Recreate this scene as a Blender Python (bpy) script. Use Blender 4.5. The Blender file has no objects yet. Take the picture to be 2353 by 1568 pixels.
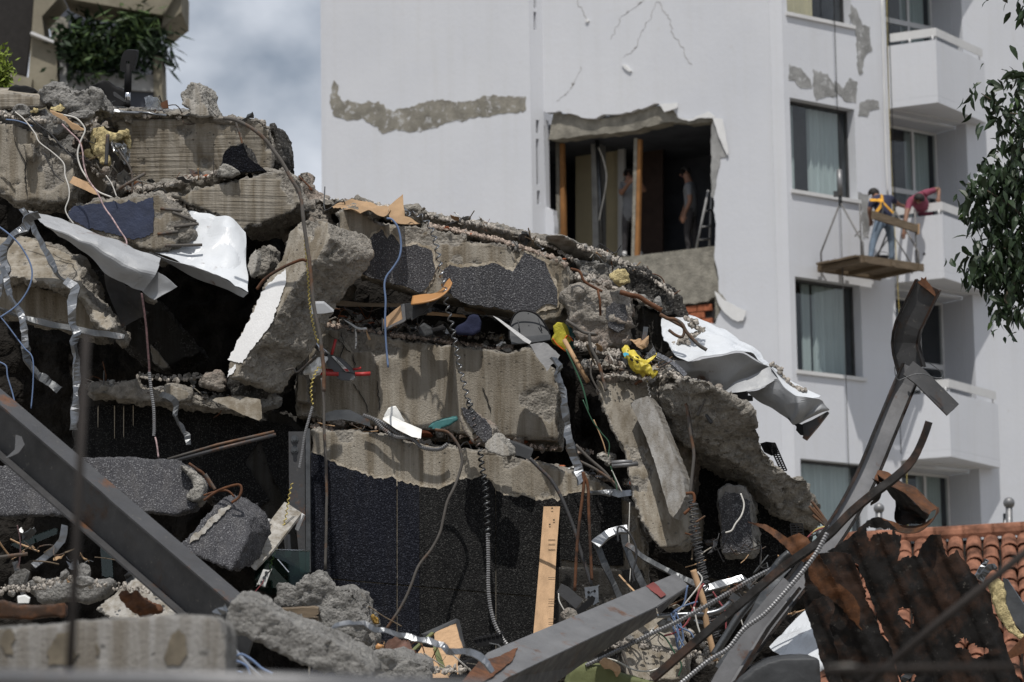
import bpy, bmesh, math, random
import numpy as np
from mathutils import Vector, Matrix, Euler
from mathutils.geometry import tessellate_polygon
R = math.radians
SC = bpy.context.scene
COL = SC.collection
rnd = random.Random(7)

# ------------------------------------------------------------------ camera
F, CX, CY = 7800.0, 1176.5, 784.0            # focal length and centre in photo pixels (photo 2353 wide)
CAM = Vector((0.0, 0.0, 1.7))
PITCH, ROLL = R(9.4), R(-0.9)
cam = bpy.data.objects.new("camera", bpy.data.cameras.new("camera"))
COL.objects.link(cam)
CM = Matrix.Rotation(R(90) + PITCH, 3, 'X') @ Matrix.Rotation(ROLL, 3, 'Z')
cam.matrix_world = Matrix.Translation(CAM) @ CM.to_4x4()
cam.data.sensor_width = 36.0
cam.data.lens = F / 2353.0 * 36.0
cam.data.clip_start = 0.2
cam.data.clip_end = 3000.0
cam.data.dof.use_dof = True
cam.data.dof.focus_distance = 24.3
cam.data.dof.aperture_fstop = 4.5
SC.camera = cam

# ------------------------------------------------------------------ daylight
SUN = Vector((-0.03, -0.45, 0.89)).normalized()       # towards the sun
sun = bpy.data.objects.new("sun", bpy.data.lights.new("sun", 'SUN'))
COL.objects.link(sun)
sun.data.energy = 3.7
sun.data.angle = R(0.53)
sun.data.color = (1.0, 0.96, 0.90)
sun.rotation_euler = (-SUN).to_track_quat('-Z', 'Y').to_euler()
world = bpy.data.worlds.new("World")
SC.world = world
world.use_nodes = True
wn, wl = world.node_tree.nodes, world.node_tree.links
wn.clear()
w_out = wn.new("ShaderNodeOutputWorld"); w_bg = wn.new("ShaderNodeBackground")
w_sky = wn.new("ShaderNodeTexSky"); w_sky.sky_type = 'NISHITA'; w_sky.sun_disc = False
w_sky.sun_elevation = math.asin(SUN.z)
w_sky.sun_rotation = math.atan2(SUN.x, SUN.y)
w_tc = wn.new("ShaderNodeTexCoord"); w_map = wn.new("ShaderNodeMapping")
w_map.inputs["Scale"].default_value = (1, 1, 1.5)
w_map.inputs["Location"].default_value = (0.33, 0.0, 0.41)
w_n = wn.new("ShaderNodeTexNoise"); w_n.inputs["Scale"].default_value = 15.0; w_n.inputs["Detail"].default_value = 5.0
w_n.inputs["Roughness"].default_value = 0.48
w_r = wn.new("ShaderNodeValToRGB")
w_r.color_ramp.elements[0].position = 0.29; w_r.color_ramp.elements[0].color = (0, 0, 0, 1)
w_r.color_ramp.elements[1].position = 0.60; w_r.color_ramp.elements[1].color = (1, 1, 1, 1)
w_mix = wn.new("ShaderNodeMix"); w_mix.data_type = 'RGBA'
w_mix.inputs["B"].default_value = (11.0, 11.7, 12.9, 1)      # cloud, in the sky texture's units
w_mul = wn.new("ShaderNodeMix"); w_mul.data_type = 'RGBA'; w_mul.blend_type = 'MULTIPLY'
w_mul.inputs["Factor"].default_value = 1.0; w_mul.inputs["B"].default_value = (1.05, 0.98, 0.92, 1)
w_bg.inputs["Strength"].default_value = 0.066
wl.new(w_tc.outputs["Generated"], w_map.inputs["Vector"]); wl.new(w_map.outputs[0], w_n.inputs["Vector"])
wl.new(w_n.outputs["Fac"], w_r.inputs[0]); wl.new(w_r.outputs[0], w_mix.inputs["Factor"])
wl.new(w_sky.outputs[0], w_mul.inputs["A"]); wl.new(w_mul.outputs["Result"], w_mix.inputs["A"])
wl.new(w_mix.outputs["Result"], w_bg.inputs["Color"]); wl.new(w_bg.outputs[0], w_out.inputs[0])
SC.view_settings.view_transform = 'Standard'
SC.view_settings.look = 'None'
SC.view_settings.gamma = 1.0
SC.view_settings.use_curve_mapping = False
SC.view_settings.exposure = -0.12
SC.render.engine = 'CYCLES'
SC.cycles.use_denoising = True
SC.cycles.max_bounces = 6
SC.cycles.caustics_reflective = False
SC.cycles.caustics_refractive = False

# ------------------------------------------------------------------ photo space -> world
def W(x, y, d):
    """World point seen at photo pixel (x, y) on the upright plane d metres ahead of the camera."""
    r = CM @ Vector(((x - CX) / F, -(y - CY) / F, -1.0))
    return CAM + r * (d / r.y)
ZOOM = {'P': (1, 0, 0), 'A': (.348, 0, 0), 'B': (.348, 0, 430.8), 'C': (.3774, 0, 976.6), 'D': (.348, 660.6, 402.1),
        'E': (.4139, 660.6, 919.1), 'F': (.348, 1321.3, 402.1), 'G': (.4139, 1321.3, 919.1), 'H': (.4150, 689.4, 0),
        'I': (.3664, 1665.9, 0), 'J': (.4030, 1665.9, 459.6), 'K': (.3408, 1665.9, 1034.0), 'L': (.3003, 1194.9, 218.3),
        'M': (.1832, 1838.3, 402.1), 'N': (.1953, 0, 0),
        'Q': (.2563, 488.3, 1350.0), 'R': (.2015, 1522.3, 718.1), 'S': (.1099, 1390.2, 746.8), 'T': (.09525, 689.4, 735.3),
        'V': (.12207, 1005.3, 919.1), 'X': (.14655, 1350.0, 919.1), 'Y': (.1649, 574.5, 1120.2)}
def Z(s):
    """'D 490,520 620,360,23.5' -> photo pixels [(x, y[, d])]; the letter is the enlarged crop the numbers were read from."""
    t = s.split()
    k, ox, oy = ZOOM[t[0]]
    out = []
    for q in t[1:]:
        v = [float(a) for a in q.split(',')]
        out.append((v[0] * k + ox, v[1] * k + oy) + tuple(v[2:]))
    return out
def pts3(s, d):
    return [W(q[0], q[1], q[2] if len(q) > 2 else d) for q in (Z(s) if isinstance(s, str) else s)]

# ------------------------------------------------------------------ noise
def _h(i, j, k, seed):
    n = (i.astype(np.uint32) * np.uint32(374761393) + j.astype(np.uint32) * np.uint32(668265263)
         + k.astype(np.uint32) * np.uint32(2147483647) + np.uint32((seed * 974711) & 0xffffffff))
    n = (n ^ (n >> np.uint32(13))) * np.uint32(1274126177)
    n = n ^ (n >> np.uint32(16))
    n = n * np.uint32(2246822519)
    n = n ^ (n >> np.uint32(15))
    return n.astype(np.float64) / 4294967295.0 * 2 - 1
def vnoise(p, seed=0):
    f = np.floor(p).astype(np.int64); t = p - f
    t = t * t * (3 - 2 * t)
    i, j, k = f[:, 0], f[:, 1], f[:, 2]
    out = 0
    for a in (0, 1):
        wa = t[:, 0] if a else 1 - t[:, 0]
        for b in (0, 1):
            wb = t[:, 1] if b else 1 - t[:, 1]
            for c in (0, 1):
                wc = t[:, 2] if c else 1 - t[:, 2]
                out = out + wa * wb * wc * _h(i + a, j + b, k + c, seed)
    return out
def fbm(p, freq, octv=4, seed=0, gain=0.5):
    p = np.asarray(p, float)
    o, a, s = 0, 1.0, 0.0
    for q in range(octv):
        o = o + a * vnoise(p * freq + 17.3 * q, seed + q); s += a
        a *= gain; freq *= 2.03
    return o / s

def facets(p, freq, seed):
    """Fracture relief: every cell of a jittered grid gets its own tilted plane."""
    q = np.asarray(p, float) * freq
    f = np.floor(q).astype(np.int64); best = np.full(len(q), 1e9); out = np.zeros(len(q))
    for a in (-1, 0, 1):
        for b in (-1, 0, 1):
            for c in (-1, 0, 1):
                i, j, k = f[:, 0] + a, f[:, 1] + b, f[:, 2] + c
                d = [q[:, n] - (v + .5 + .45 * _h(i, j, k, seed + n)) for n, v in enumerate((i, j, k))]
                r = d[0] ** 2 + d[1] ** 2 + d[2] ** 2
                m = r < best
                h = .55 * _h(i, j, k, seed + 5) + sum(_h(i, j, k, seed + 7 + n) * d[n] for n in range(3)) * .9
                best = np.where(m, r, best); out = np.where(m, h, out)
    return out

def scoops(p, freq, seed):
    """Conchoidal fracture relief: shallow hollows meeting in sharp ridges."""
    q = np.asarray(p, float) * freq
    f = np.floor(q).astype(np.int64); best = np.full(len(q), 1e9)
    for a in (-1, 0, 1):
        for b in (-1, 0, 1):
            for c in (-1, 0, 1):
                i, j, k = f[:, 0] + a, f[:, 1] + b, f[:, 2] + c
                r = sum((q[:, n] - (v + .5 + .45 * _h(i, j, k, seed + n))) ** 2 for n, v in enumerate((i, j, k))) + .35 * _h(i, j, k, seed + 9)
                best = np.minimum(best, r)
    return best - .15

# ------------------------------------------------------------------ objects
def tag(o, label=None, cat=None, group=None, kind=None):
    if label: o['label'] = label
    if cat: o['category'] = cat
    if group: o['group'] = group
    if kind: o['kind'] = kind
    return o
def thing(name, label, cat, loc, group=None):
    o = bpy.data.objects.new(name, None)
    o.empty_display_size = 0.1
    COL.objects.link(o); o.location = loc
    return tag(o, label, cat, group, 'thing')
def setp(o, parent):
    o.parent = parent
    # a top-level parent is only translated and a part's own world matrix is the identity: undo just that
    o.matrix_parent_inverse = Matrix.Translation(-parent.location) if parent.parent is None else Matrix.Identity(4)
    return o
def link(name, me, mats, parent=None, smooth=None):
    o = bpy.data.objects.new(name, me)
    for m in (mats if isinstance(mats, (list, tuple)) else [mats]):
        me.materials.append(m)
    COL.objects.link(o)
    if smooth is not None:
        me.polygons.foreach_set('use_smooth', [smooth] * len(me.polygons))
    if parent is not None:
        setp(o, parent)
    else:
        co = np.empty(len(me.vertices) * 3); me.vertices.foreach_get('co', co); co = co.reshape(-1, 3)
        c = np.array([(co[:, 0].min() + co[:, 0].max()) / 2, (co[:, 1].min() + co[:, 1].max()) / 2, co[:, 2].min()])
        me.vertices.foreach_set('co', (co - c).ravel()); o.location = c
    me.update()
    return o
def from_bm(name, bm, mats, parent=None, smooth=None):
    bmesh.ops.recalc_face_normals(bm, faces=bm.faces[:])
    me = bpy.data.meshes.new(name); bm.to_mesh(me); bm.free()
    return link(name, me, mats, parent, smooth)
def from_np(name, v, f, mats, parent=None, smooth=None):
    me = bpy.data.meshes.new(name); me.from_pydata([tuple(q) for q in v], [], [tuple(q) for q in f])
    return link(name, me, mats, parent, smooth)

def densify(pl, step, jag=0.0, seed=0, wl=14.0):
    out = []
    n = len(pl)
    for i in range(n):
        a, b = pl[i], pl[(i + 1) % n]
        L = math.hypot(b[0] - a[0], b[1] - a[1]); m = max(1, int(L / step))
        for q in range(m):
            t = q / m
            out.append((a[0] + (b[0] - a[0]) * t, a[1] + (b[1] - a[1]) * t))
    if jag:
        p = np.array([(x / wl, y / wl, seed * 3.7) for x, y in out])
        nx, ny = fbm(p, 1.0, 3, seed), fbm(p + 55.5, 1.0, 3, seed + 9)
        out = [(x + jag * a * 2, y + jag * b * 2) for (x, y), a, b in zip(out, nx, ny)]
    return out
def dplane(pl, d, gx=0.0, gy=0.0):
    cx = sum(q[0] for q in pl) / len(pl); cy = sum(q[1] for q in pl) / len(pl)
    return lambda x, y: d + gx * (x - cx) + gy * (y - cy)
def area2(pl):
    return sum(pl[i][0] * pl[(i + 1) % len(pl)][1] - pl[(i + 1) % len(pl)][0] * pl[i][1] for i in range(len(pl)))

def prism_bm(front, back, bm=None):
    """Closed prism between a planar front loop (world points) and the same loop moved by back."""
    bm = bm or bmesh.new()
    a = [bm.verts.new(p) for p in front]; b = [bm.verts.new(p + back) for p in front]
    n = len(a)
    tris = tessellate_polygon([front])
    for t in tris:
        try:
            bm.faces.new([a[i] for i in t]); bm.faces.new([b[i] for i in reversed(t)])
        except ValueError:
            pass
    for i in range(n):
        bm.faces.new((a[i], a[(i + 1) % n], b[(i + 1) % n], b[i]))
    return bm
def remesh(bm, vox):
    bmesh.ops.recalc_face_normals(bm, faces=bm.faces[:])
    me = bpy.data.meshes.new("tmp"); bm.to_mesh(me); bm.free()
    o = bpy.data.objects.new("tmp", me); TMP.objects.link(o)
    md = o.modifiers.new("r", 'REMESH'); md.mode = 'VOXEL'; md.voxel_size = vox; md.use_smooth_shade = True
    dg = bpy.context.evaluated_depsgraph_get(); dg.update()
    m2 = bpy.data.meshes.new_from_object(o.evaluated_get(dg))
    bpy.data.objects.remove(o); bpy.data.meshes.remove(me)
    return m2
TMP = bpy.data.collections.new("tmp"); COL.children.link(TMP)
def get_co(me):
    co = np.empty(len(me.vertices) * 3); me.vertices.foreach_get('co', co)
    no = np.empty(len(me.vertices) * 3); me.vertex_normals.foreach_get('vector', no)
    return co.reshape(-1, 3), no.reshape(-1, 3)
def add_attr(me, name, val):
    at = me.attributes.new(name, 'FLOAT', 'POINT'); at.data.foreach_set('value', np.asarray(val, np.float32))
SEED = [100]
def slab(name, outline, d, back, mat, label=None, cat=None, group=None, parent=None, gx=0.0, gy=0.0, vox=0.022, rough=0.035, formed='f',
         jag=1.5, chip=0.03, famp=0.004, kind='thing', lumps=0.0, corr=None):
    """Broken concrete body: photo outline of its face, its distance and slope, and the vector to its far side; faces in `formed` stay cast-smooth."""
    SEED[0] += 1; sd = SEED[0]
    pl = Z(outline) if isinstance(outline, str) else outline
    dp = dplane(pl, d, gx, gy)
    pl = densify(pl, 12.0, jag, sd)
    front = [W(x, y, dp(x, y)) for x, y in pl]
    back = Vector(back)
    nf = Vector((0, 0, 0))
    for i in range(len(front)):
        nf += front[i].cross(front[(i + 1) % len(front)])
    nf.normalize()
    if nf.dot(back) > 0: nf = -nf
    me = remesh(prism_bm(front, back), vox)
    co, no = get_co(me)
    fm = np.zeros(len(co))
    dirs = []
    if 'f' in formed: dirs.append(np.array(nf))
    if 'b' in formed: dirs.append(np.array((0, 0.1, -1.0)))
    if 't' in formed: dirs.append(np.array((0, -0.1, 1.0)))
    if 'r' in formed: dirs.append(np.array((1.0, -0.2, 0.0)))
    for v in dirs:
        fm = np.maximum(fm, np.clip((no @ (v / np.linalg.norm(v)) - 0.75) / 0.2, 0, 1))
    big = fbm(co, 2.6, 3, sd); mid = fbm(co, 9.0, 4, sd + 3, .55)
    wp = co + .03 * np.stack([mid, big, -mid], 1)
    fc1 = scoops(wp * np.array((1, 1, 1.25)), 3.6, sd + 31); fc2 = facets(wp, 8.0, sd + 47); fc3 = facets(co, 22.0, sd + 53)
    disp_b = rough * (.4 * big + .3 * mid + .9 * fc1 + .62 * fc2 + .34 * fc3 - .15) + lumps * big
    pit = np.clip((fbm(co, 4.2, 4, sd + 11, .6) - 0.20) * 5.0, 0, 1)
    disp_f = famp * mid - chip * pit * (0.45 + 0.55 * np.abs(mid) * 2)
    disp = disp_b * (1 - fm) + disp_f * fm
    co2 = co + no * disp[:, None]
    if rough > 0.012:      # aggregate relief on broken faces
        co2 = co2 + no * ((1 - fm * (1 - pit)) * (rough * .1 + .005) * fbm(co, 38.0, 2, sd + 21))[:, None]
    if corr:
        ang, wl, am = corr
        ph = (co[:, 0] * math.cos(ang) + co[:, 2] * math.sin(ang)) / wl + .55 * fbm(co, 1.6, 3, sd + 61)
        co2 = co2 + np.array(nf)[None, :] * (am * np.tanh(2.2 * np.sin(2 * math.pi * ph)))[:, None]
    me.vertices.foreach_set('co', co2.ravel())
    add_attr(me, 'rough', np.clip(1 - fm + pit * 1.2, 0, 1))
    o = link(name, me, mat, parent, True)
    if label or cat: tag(o, label, cat, group, kind)
    o['_'] = 0; del o['_']
    return o
def coat(name, outline, base, off, mat, parent, jag=2.2, thick=0.02, wl=9.0, label=None, step=2.5, seed=None):
    """A ragged-edged sheet of render or paint lying on a slab's face. base = (d function)."""
    SEED[0] += 1
    pl = Z(outline) if isinstance(outline, str) else outline
    pl = densify(pl, step, jag, SEED[0] if seed is None else seed, wl)
    front = [W(x, y, base(x, y) - off) for x, y in pl]
    o = from_bm(name, prism_bm(front, Vector((0, thick, 0))), mat, parent, False)
    if label: o['label'] = label
    return o
def plate(name, outline, d, back, mat, parent=None, label=None, cat=None, group=None, gx=0.0, gy=0.0, bevel=0.0, jag=0.0, kind='thing'):
    """Clean prism from a photo outline (points may carry their own distance)."""
    SEED[0] += 1
    pl = Z(outline) if isinstance(outline, str) else outline
    dp = dplane(pl, d, gx, gy)
    if jag and len(pl[0]) > 2:
        A_ = np.array([(q[0], q[1], 1.0) for q in pl]); k_ = np.linalg.lstsq(A_, np.array([q[2] for q in pl]), rcond=None)[0]
        dp = lambda x, y: k_[0] * x + k_[1] * y + k_[2]
    if jag: pl = densify(pl, 3.0, jag, SEED[0], 8.0)
    fr = [W(q[0], q[1], q[2] if len(q) > 2 else dp(q[0], q[1])) for q in pl]
    bm = prism_bm(fr, Vector(back))
    if bevel:
        bmesh.ops.dissolve_limit(bm, angle_limit=0.02, verts=bm.verts[:], edges=bm.edges[:])
        bmesh.ops.bevel(bm, geom=bm.edges[:], offset=bevel, segments=2, affect='EDGES', clamp_overlap=True)
    o = from_bm(name, bm, mat, parent, False)
    if label or cat: tag(o, label, cat, group, kind)
    return o
def spline(p, n=8):
    """Catmull-Rom through points."""
    p = [Vector(q) for q in p]
    if len(p) < 3: 
        return [p[0].lerp(p[-1], i / n) for i in range(n + 1)]
    out = []
    q = [p[0] * 2 - p[1]] + p + [p[-1] * 2 - p[-2]]
    for i in range(1, len(q) - 2):
        a, b, c, e = q[i - 1], q[i], q[i + 1], q[i + 2]
        for k in range(n):
            t = k / n
            out.append(0.5 * ((2 * b) + (c - a) * t + (2 * a - 5 * b + 4 * c - e) * t * t + (3 * b - a - 3 * c + e) * t ** 3))
    out.append(p[-1])
    return out
def resample(p, step):
    out = [p[0]]; acc = 0.0
    for a, b in zip(p, p[1:]):
        L = (b - a).length
        if L < 1e-9: continue
        t = step - acc
        while t <= L:
            out.append(a.lerp(b, t / L)); t += step
        acc = L - (t - step)
    if (out[-1] - p[-1]).length > step * .3: out.append(p[-1])
    return out
def frames(p, up=None):
    T = [(p[min(i + 1, len(p) - 1)] - p[max(i - 1, 0)]).normalized() for i in range(len(p))]
    out = []
    n = Vector(up) if up else Vector((0, -1, 0.2))
    for t in T:
        if up: n = Vector(up)
        n = n - t * n.dot(t)
        if n.length < 1e-4: n = t.orthogonal()
        n = n.normalized()
        out.append((n.copy(), t.cross(n).normalized()))
    return out
def sweep_np(p, prof, up=None, twist=None, scale=None, closed=True):
    """Profile points (a along up, b sideways) swept along path -> verts, faces."""
    fr = frames(p, up); v = []; f = []; m = len(prof)
    for i, (q, (n, b)) in enumerate(zip(p, fr)):
        tw = twist(i / (len(p) - 1)) if twist else 0.0
        s = scale(i) if scale else 1.0
        c, sn = math.cos(tw), math.sin(tw)
        for (x, y) in prof:
            x2, y2 = (x * c - y * sn) * s, (x * sn + y * c) * s
            v.append(q + n * x2 + b * y2)
    for i in range(len(p) - 1):
        for k in range(m if closed else m - 1):
            k2 = (k + 1) % m
            f.append((i * m + k, i * m + k2, (i + 1) * m + k2, (i + 1) * m + k))
    if closed:
        f.append(tuple(range(m))[::-1]); f.append(tuple(range((len(p) - 1) * m, len(p) * m)))
    return v, f
def circ(r, n=7):
    return [(r * math.cos(2 * math.pi * k / n), r * math.sin(2 * math.pi * k / n)) for k in range(n)]
def tube(name, path, d, r, mat, parent=None, label=None, cat=None, group=None, n=7, seg=8, wob=0.0, ribs=None, step=None, kind='thing', straight=False):
    p = pts3(path, d) if isinstance(path, (str, list)) and not isinstance(path[0], Vector) else list(path)
    if not straight: p = spline(p, seg)
    if ribs:
        p = resample(p, ribs / 2)
        sc = lambda i: 1.0 if i % 2 else 0.74
    else:
        sc = None
        if step: p = resample(p, step)
    if wob:
        SEED[0] += 1
        a = np.array([tuple(q) for q in p]); 
        p = [q + Vector((fx, fy, fz)) * wob for q, fx, fy, fz in zip(p, fbm(a, 5, 3, SEED[0]), fbm(a, 5, 3, SEED[0] + 50), fbm(a, 5, 3, SEED[0] + 90))]
    v, f = sweep_np(p, circ(r, n), None, None, sc)
    o = from_np(name, v, f, mat, parent, not ribs)
    if label or cat: tag(o, label, cat, group, kind)
    return o
def helix(name, path, d, rad, r, pitch, mat, parent=None, label=None, cat=None, group=None, flat=None, per=10):
    p = resample(spline(pts3(path, d), 10), pitch / per)
    fr = frames(p); q = []
    for i, (c, (n, b)) in enumerate(zip(p, fr)):
        a = 2 * math.pi * i / per
        q.append(c + n * rad * math.cos(a) + b * rad * math.sin(a))
    prof = circ(r, 5) if not flat else [(-r, -flat), (r, -flat), (r, flat), (-r, flat)]
    v, f = sweep_np(q, prof)
    o = from_np(name, v, f, mat, parent, True)
    if label or cat: tag(o, label, cat, group, 'thing')
    return o
def sweep(name, path, d, prof, mat, up=(0, -1, 0.3), parent=None, label=None, cat=None, group=None, seg=6, twist=None, crumple=0.0, step=0.05, straight=False, freq=7.0):
    p = pts3(path, d) if not isinstance(path[0], Vector) else list(path)
    if not straight: p = spline(p, seg)
    p = resample(p, step) if step else p
    v, f = sweep_np(p, prof, up, twist)
    if crumple:
        SEED[0] += 1
        a = np.array([tuple(q) for q in v])
        dv = np.stack([fbm(a, freq, 2, SEED[0] + 31 * k) for k in range(3)], 1) * crumple
        v = [Vector(q) + Vector(e) for q, e in zip(v, dv)]
    o = from_np(name, v, f, mat, parent, False)
    if label or cat: tag(o, label, cat, group, 'thing')
    return o
def U_(w, h, t):   # channel section: web w wide, legs h deep, thickness t (open towards -up)
    a = w / 2
    return [(0, -a), (0, a), (-h, a), (-h, a - t), (-t, a - t), (-t, -a + t), (-h, -a + t), (-h, -a)]
def I_(h, b, tw, tf):   # I section; web in the (b) direction facing up
    a = h / 2; c = b / 2
    return [(-c, -a), (c, -a), (c, -a + tf), (tw / 2, -a + tf), (tw / 2, a - tf), (c, a - tf), (c, a), (-c, a), (-c, a - tf), (-tw / 2, a - tf), (-tw / 2, -a + tf), (-c, -a + tf)]
def L_(w, h, t):
    return [(0, 0), (0, w), (-t, w), (-t, t), (-h, t), (-h, 0)]
def BOXP(w, h):
    return [(-h / 2, -w / 2), (h / 2, -w / 2), (h / 2, w / 2), (-h / 2, w / 2)]
def solid(bm, t):
    """Give an open surface a plain thickness along its vertex normals."""
    bm.normal_update()
    vs = bm.verts[:]; fs = bm.faces[:]; es = [e for e in bm.edges if len(e.link_faces) == 1]
    nv = {v: bm.verts.new(v.co - v.normal * t) for v in vs}
    for e in es:
        a, b = e.verts
        try: bm.faces.new((a, b, nv[b], nv[a]))
        except ValueError: pass
    for f in fs: bm.faces.new([nv[v] for v in reversed(f.verts)])
def sheet(name, rows, d, mat, parent=None, label=None, cat=None, group=None, nu=24, nv=14, crumple=0.02, freq=4.0, thick=0.003, smooth=False, straight=False, ragged=0.0):
    """Crumpled sheet through a grid of photo control points (each row a string; points may carry a distance)."""
    SEED[0] += 1; sd = SEED[0]
    G = [pts3(r, d) for r in rows]
    sp = (lambda p, n: [p[0].lerp(p[-1], i / n) for i in range(n + 1)]) if straight else None
    def through(p, n):
        if straight or len(p) == 2:
            out = []
            for i in range(n + 1):
                t = i / n * (len(p) - 1); k = min(int(t), len(p) - 2)
                out.append(p[k].lerp(p[k + 1], t - k))
            return out
        q = spline(p, max(2, int(math.ceil(n / (len(p) - 1)))))
        return [q[round(i * (len(q) - 1) / n)] for i in range(n + 1)]
    G = [through(g, nu) for g in G]
    cols = [through([g[i] for g in G], nv) for i in range(nu + 1)]
    V = np.array([[tuple(cols[i][j]) for i in range(nu + 1)] for j in range(nv + 1)])
    P0 = V.reshape(-1, 3)
    a = np.abs(fbm(P0, freq, 2, sd)) - .25; b = np.abs(fbm(P0, freq, 2, sd + 40)) - .25
    P1 = P0 + np.stack([b * .5, a, b], 1) * crumple
    if ragged:
        e = fbm(P0, 14.0, 3, sd + 70); e2 = fbm(P0, 14.0, 3, sd + 80)
        idx = np.arange(len(P0)); i, j = idx % (nu + 1), idx // (nu + 1)
        edge = (i == 0) | (i == nu) | (j == 0) | (j == nv)
        P1[edge] += np.stack([e, e * 0, e2], 1)[edge] * ragged
    f = []
    for j in range(nv):
        for i in range(nu):
            k = j * (nu + 1) + i
            f.append((k, k + 1, k + nu + 2, k + nu + 1))
    me = bpy.data.meshes.new(name); me.from_pydata([tuple(q) for q in P1], [], f)
    bm = bmesh.new(); bm.from_mesh(me); bpy.data.meshes.remove(me)
    solid(bm, thick)
    o = from_bm(name, bm, mat, parent, smooth)
    if label or cat: tag(o, label, cat, group, 'thing')
    return o
def ragsheet(name, outline, d, gx, gy, mat, label, cat, step=5.0, jag=3.0, corr=(.42, .16, .010), crumple=.03, holes=.0, thick=.004, parent=None):
    """Thin torn sheet: ragged outline, ridges, dents and rust holes."""
    from mathutils.geometry import delaunay_2d_cdt
    SEED[0] += 1; sd = SEED[0]
    pl = Z(outline); dp = dplane(pl, d, gx, gy)
    pl = densify(densify(pl, 6.0, jag, sd, 22.0), 2.5, jag * .45, sd + 3, 5.0)
    xs = [q[0] for q in pl]; ys = [q[1] for q in pl]; n = len(pl)
    pts = [Vector(q) for q in pl]
    y = min(ys)
    while y < max(ys):
        x = min(xs)
        while x < max(xs):
            pts.append(Vector((x + rnd.uniform(-1, 1), y + rnd.uniform(-1, 1)))); x += step
        y += step
    r = delaunay_2d_cdt(pts, [(i, (i + 1) % n) for i in range(n)], [list(range(n))], 2, 1e-4)
    co = np.array([tuple(W(q.x, q.y, dp(q.x, q.y))) for q in r[0]])
    ang, wl, am = corr
    ph = (co[:, 0] * math.cos(ang) + co[:, 2] * math.sin(ang)) / wl + .25 * fbm(co, 1.2, 2, sd + 61)
    co[:, 1] += am * np.tanh(2.0 * np.sin(2 * math.pi * ph)) + crumple * (np.abs(fbm(co, 3.0, 3, sd + 5)) - .2) + crumple * .4 * fbm(co, 11, 2, sd + 9)
    f = [t for t in r[2]]
    if holes:
        c = np.array([co[list(t)].mean(0) for t in f]); h = fbm(c, 5.0, 3, sd + 77)
        f = [t for t, q in zip(f, h) if q < holes]
    me = bpy.data.meshes.new(name); me.from_pydata([tuple(q) for q in co], [], f)
    bm = bmesh.new(); bm.from_mesh(me); bpy.data.meshes.remove(me)
    bmesh.ops.delete(bm, geom=[v for v in bm.verts if not v.link_faces], context='VERTS')
    bmesh.ops.recalc_face_normals(bm, faces=bm.faces[:]); solid(bm, thick)
    return tag(from_bm(name, bm, mat, parent, False), label, cat, None, 'thing')
def box_bm(bm, c, sx, sy, sz, rot=None):
    M = Matrix.Translation(c) @ (rot.to_4x4() if rot is not None else Matrix.Identity(4)) @ Matrix.Diagonal((sx, sy, sz, 1))
    bmesh.ops.create_cube(bm, size=1.0, matrix=M)

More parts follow.
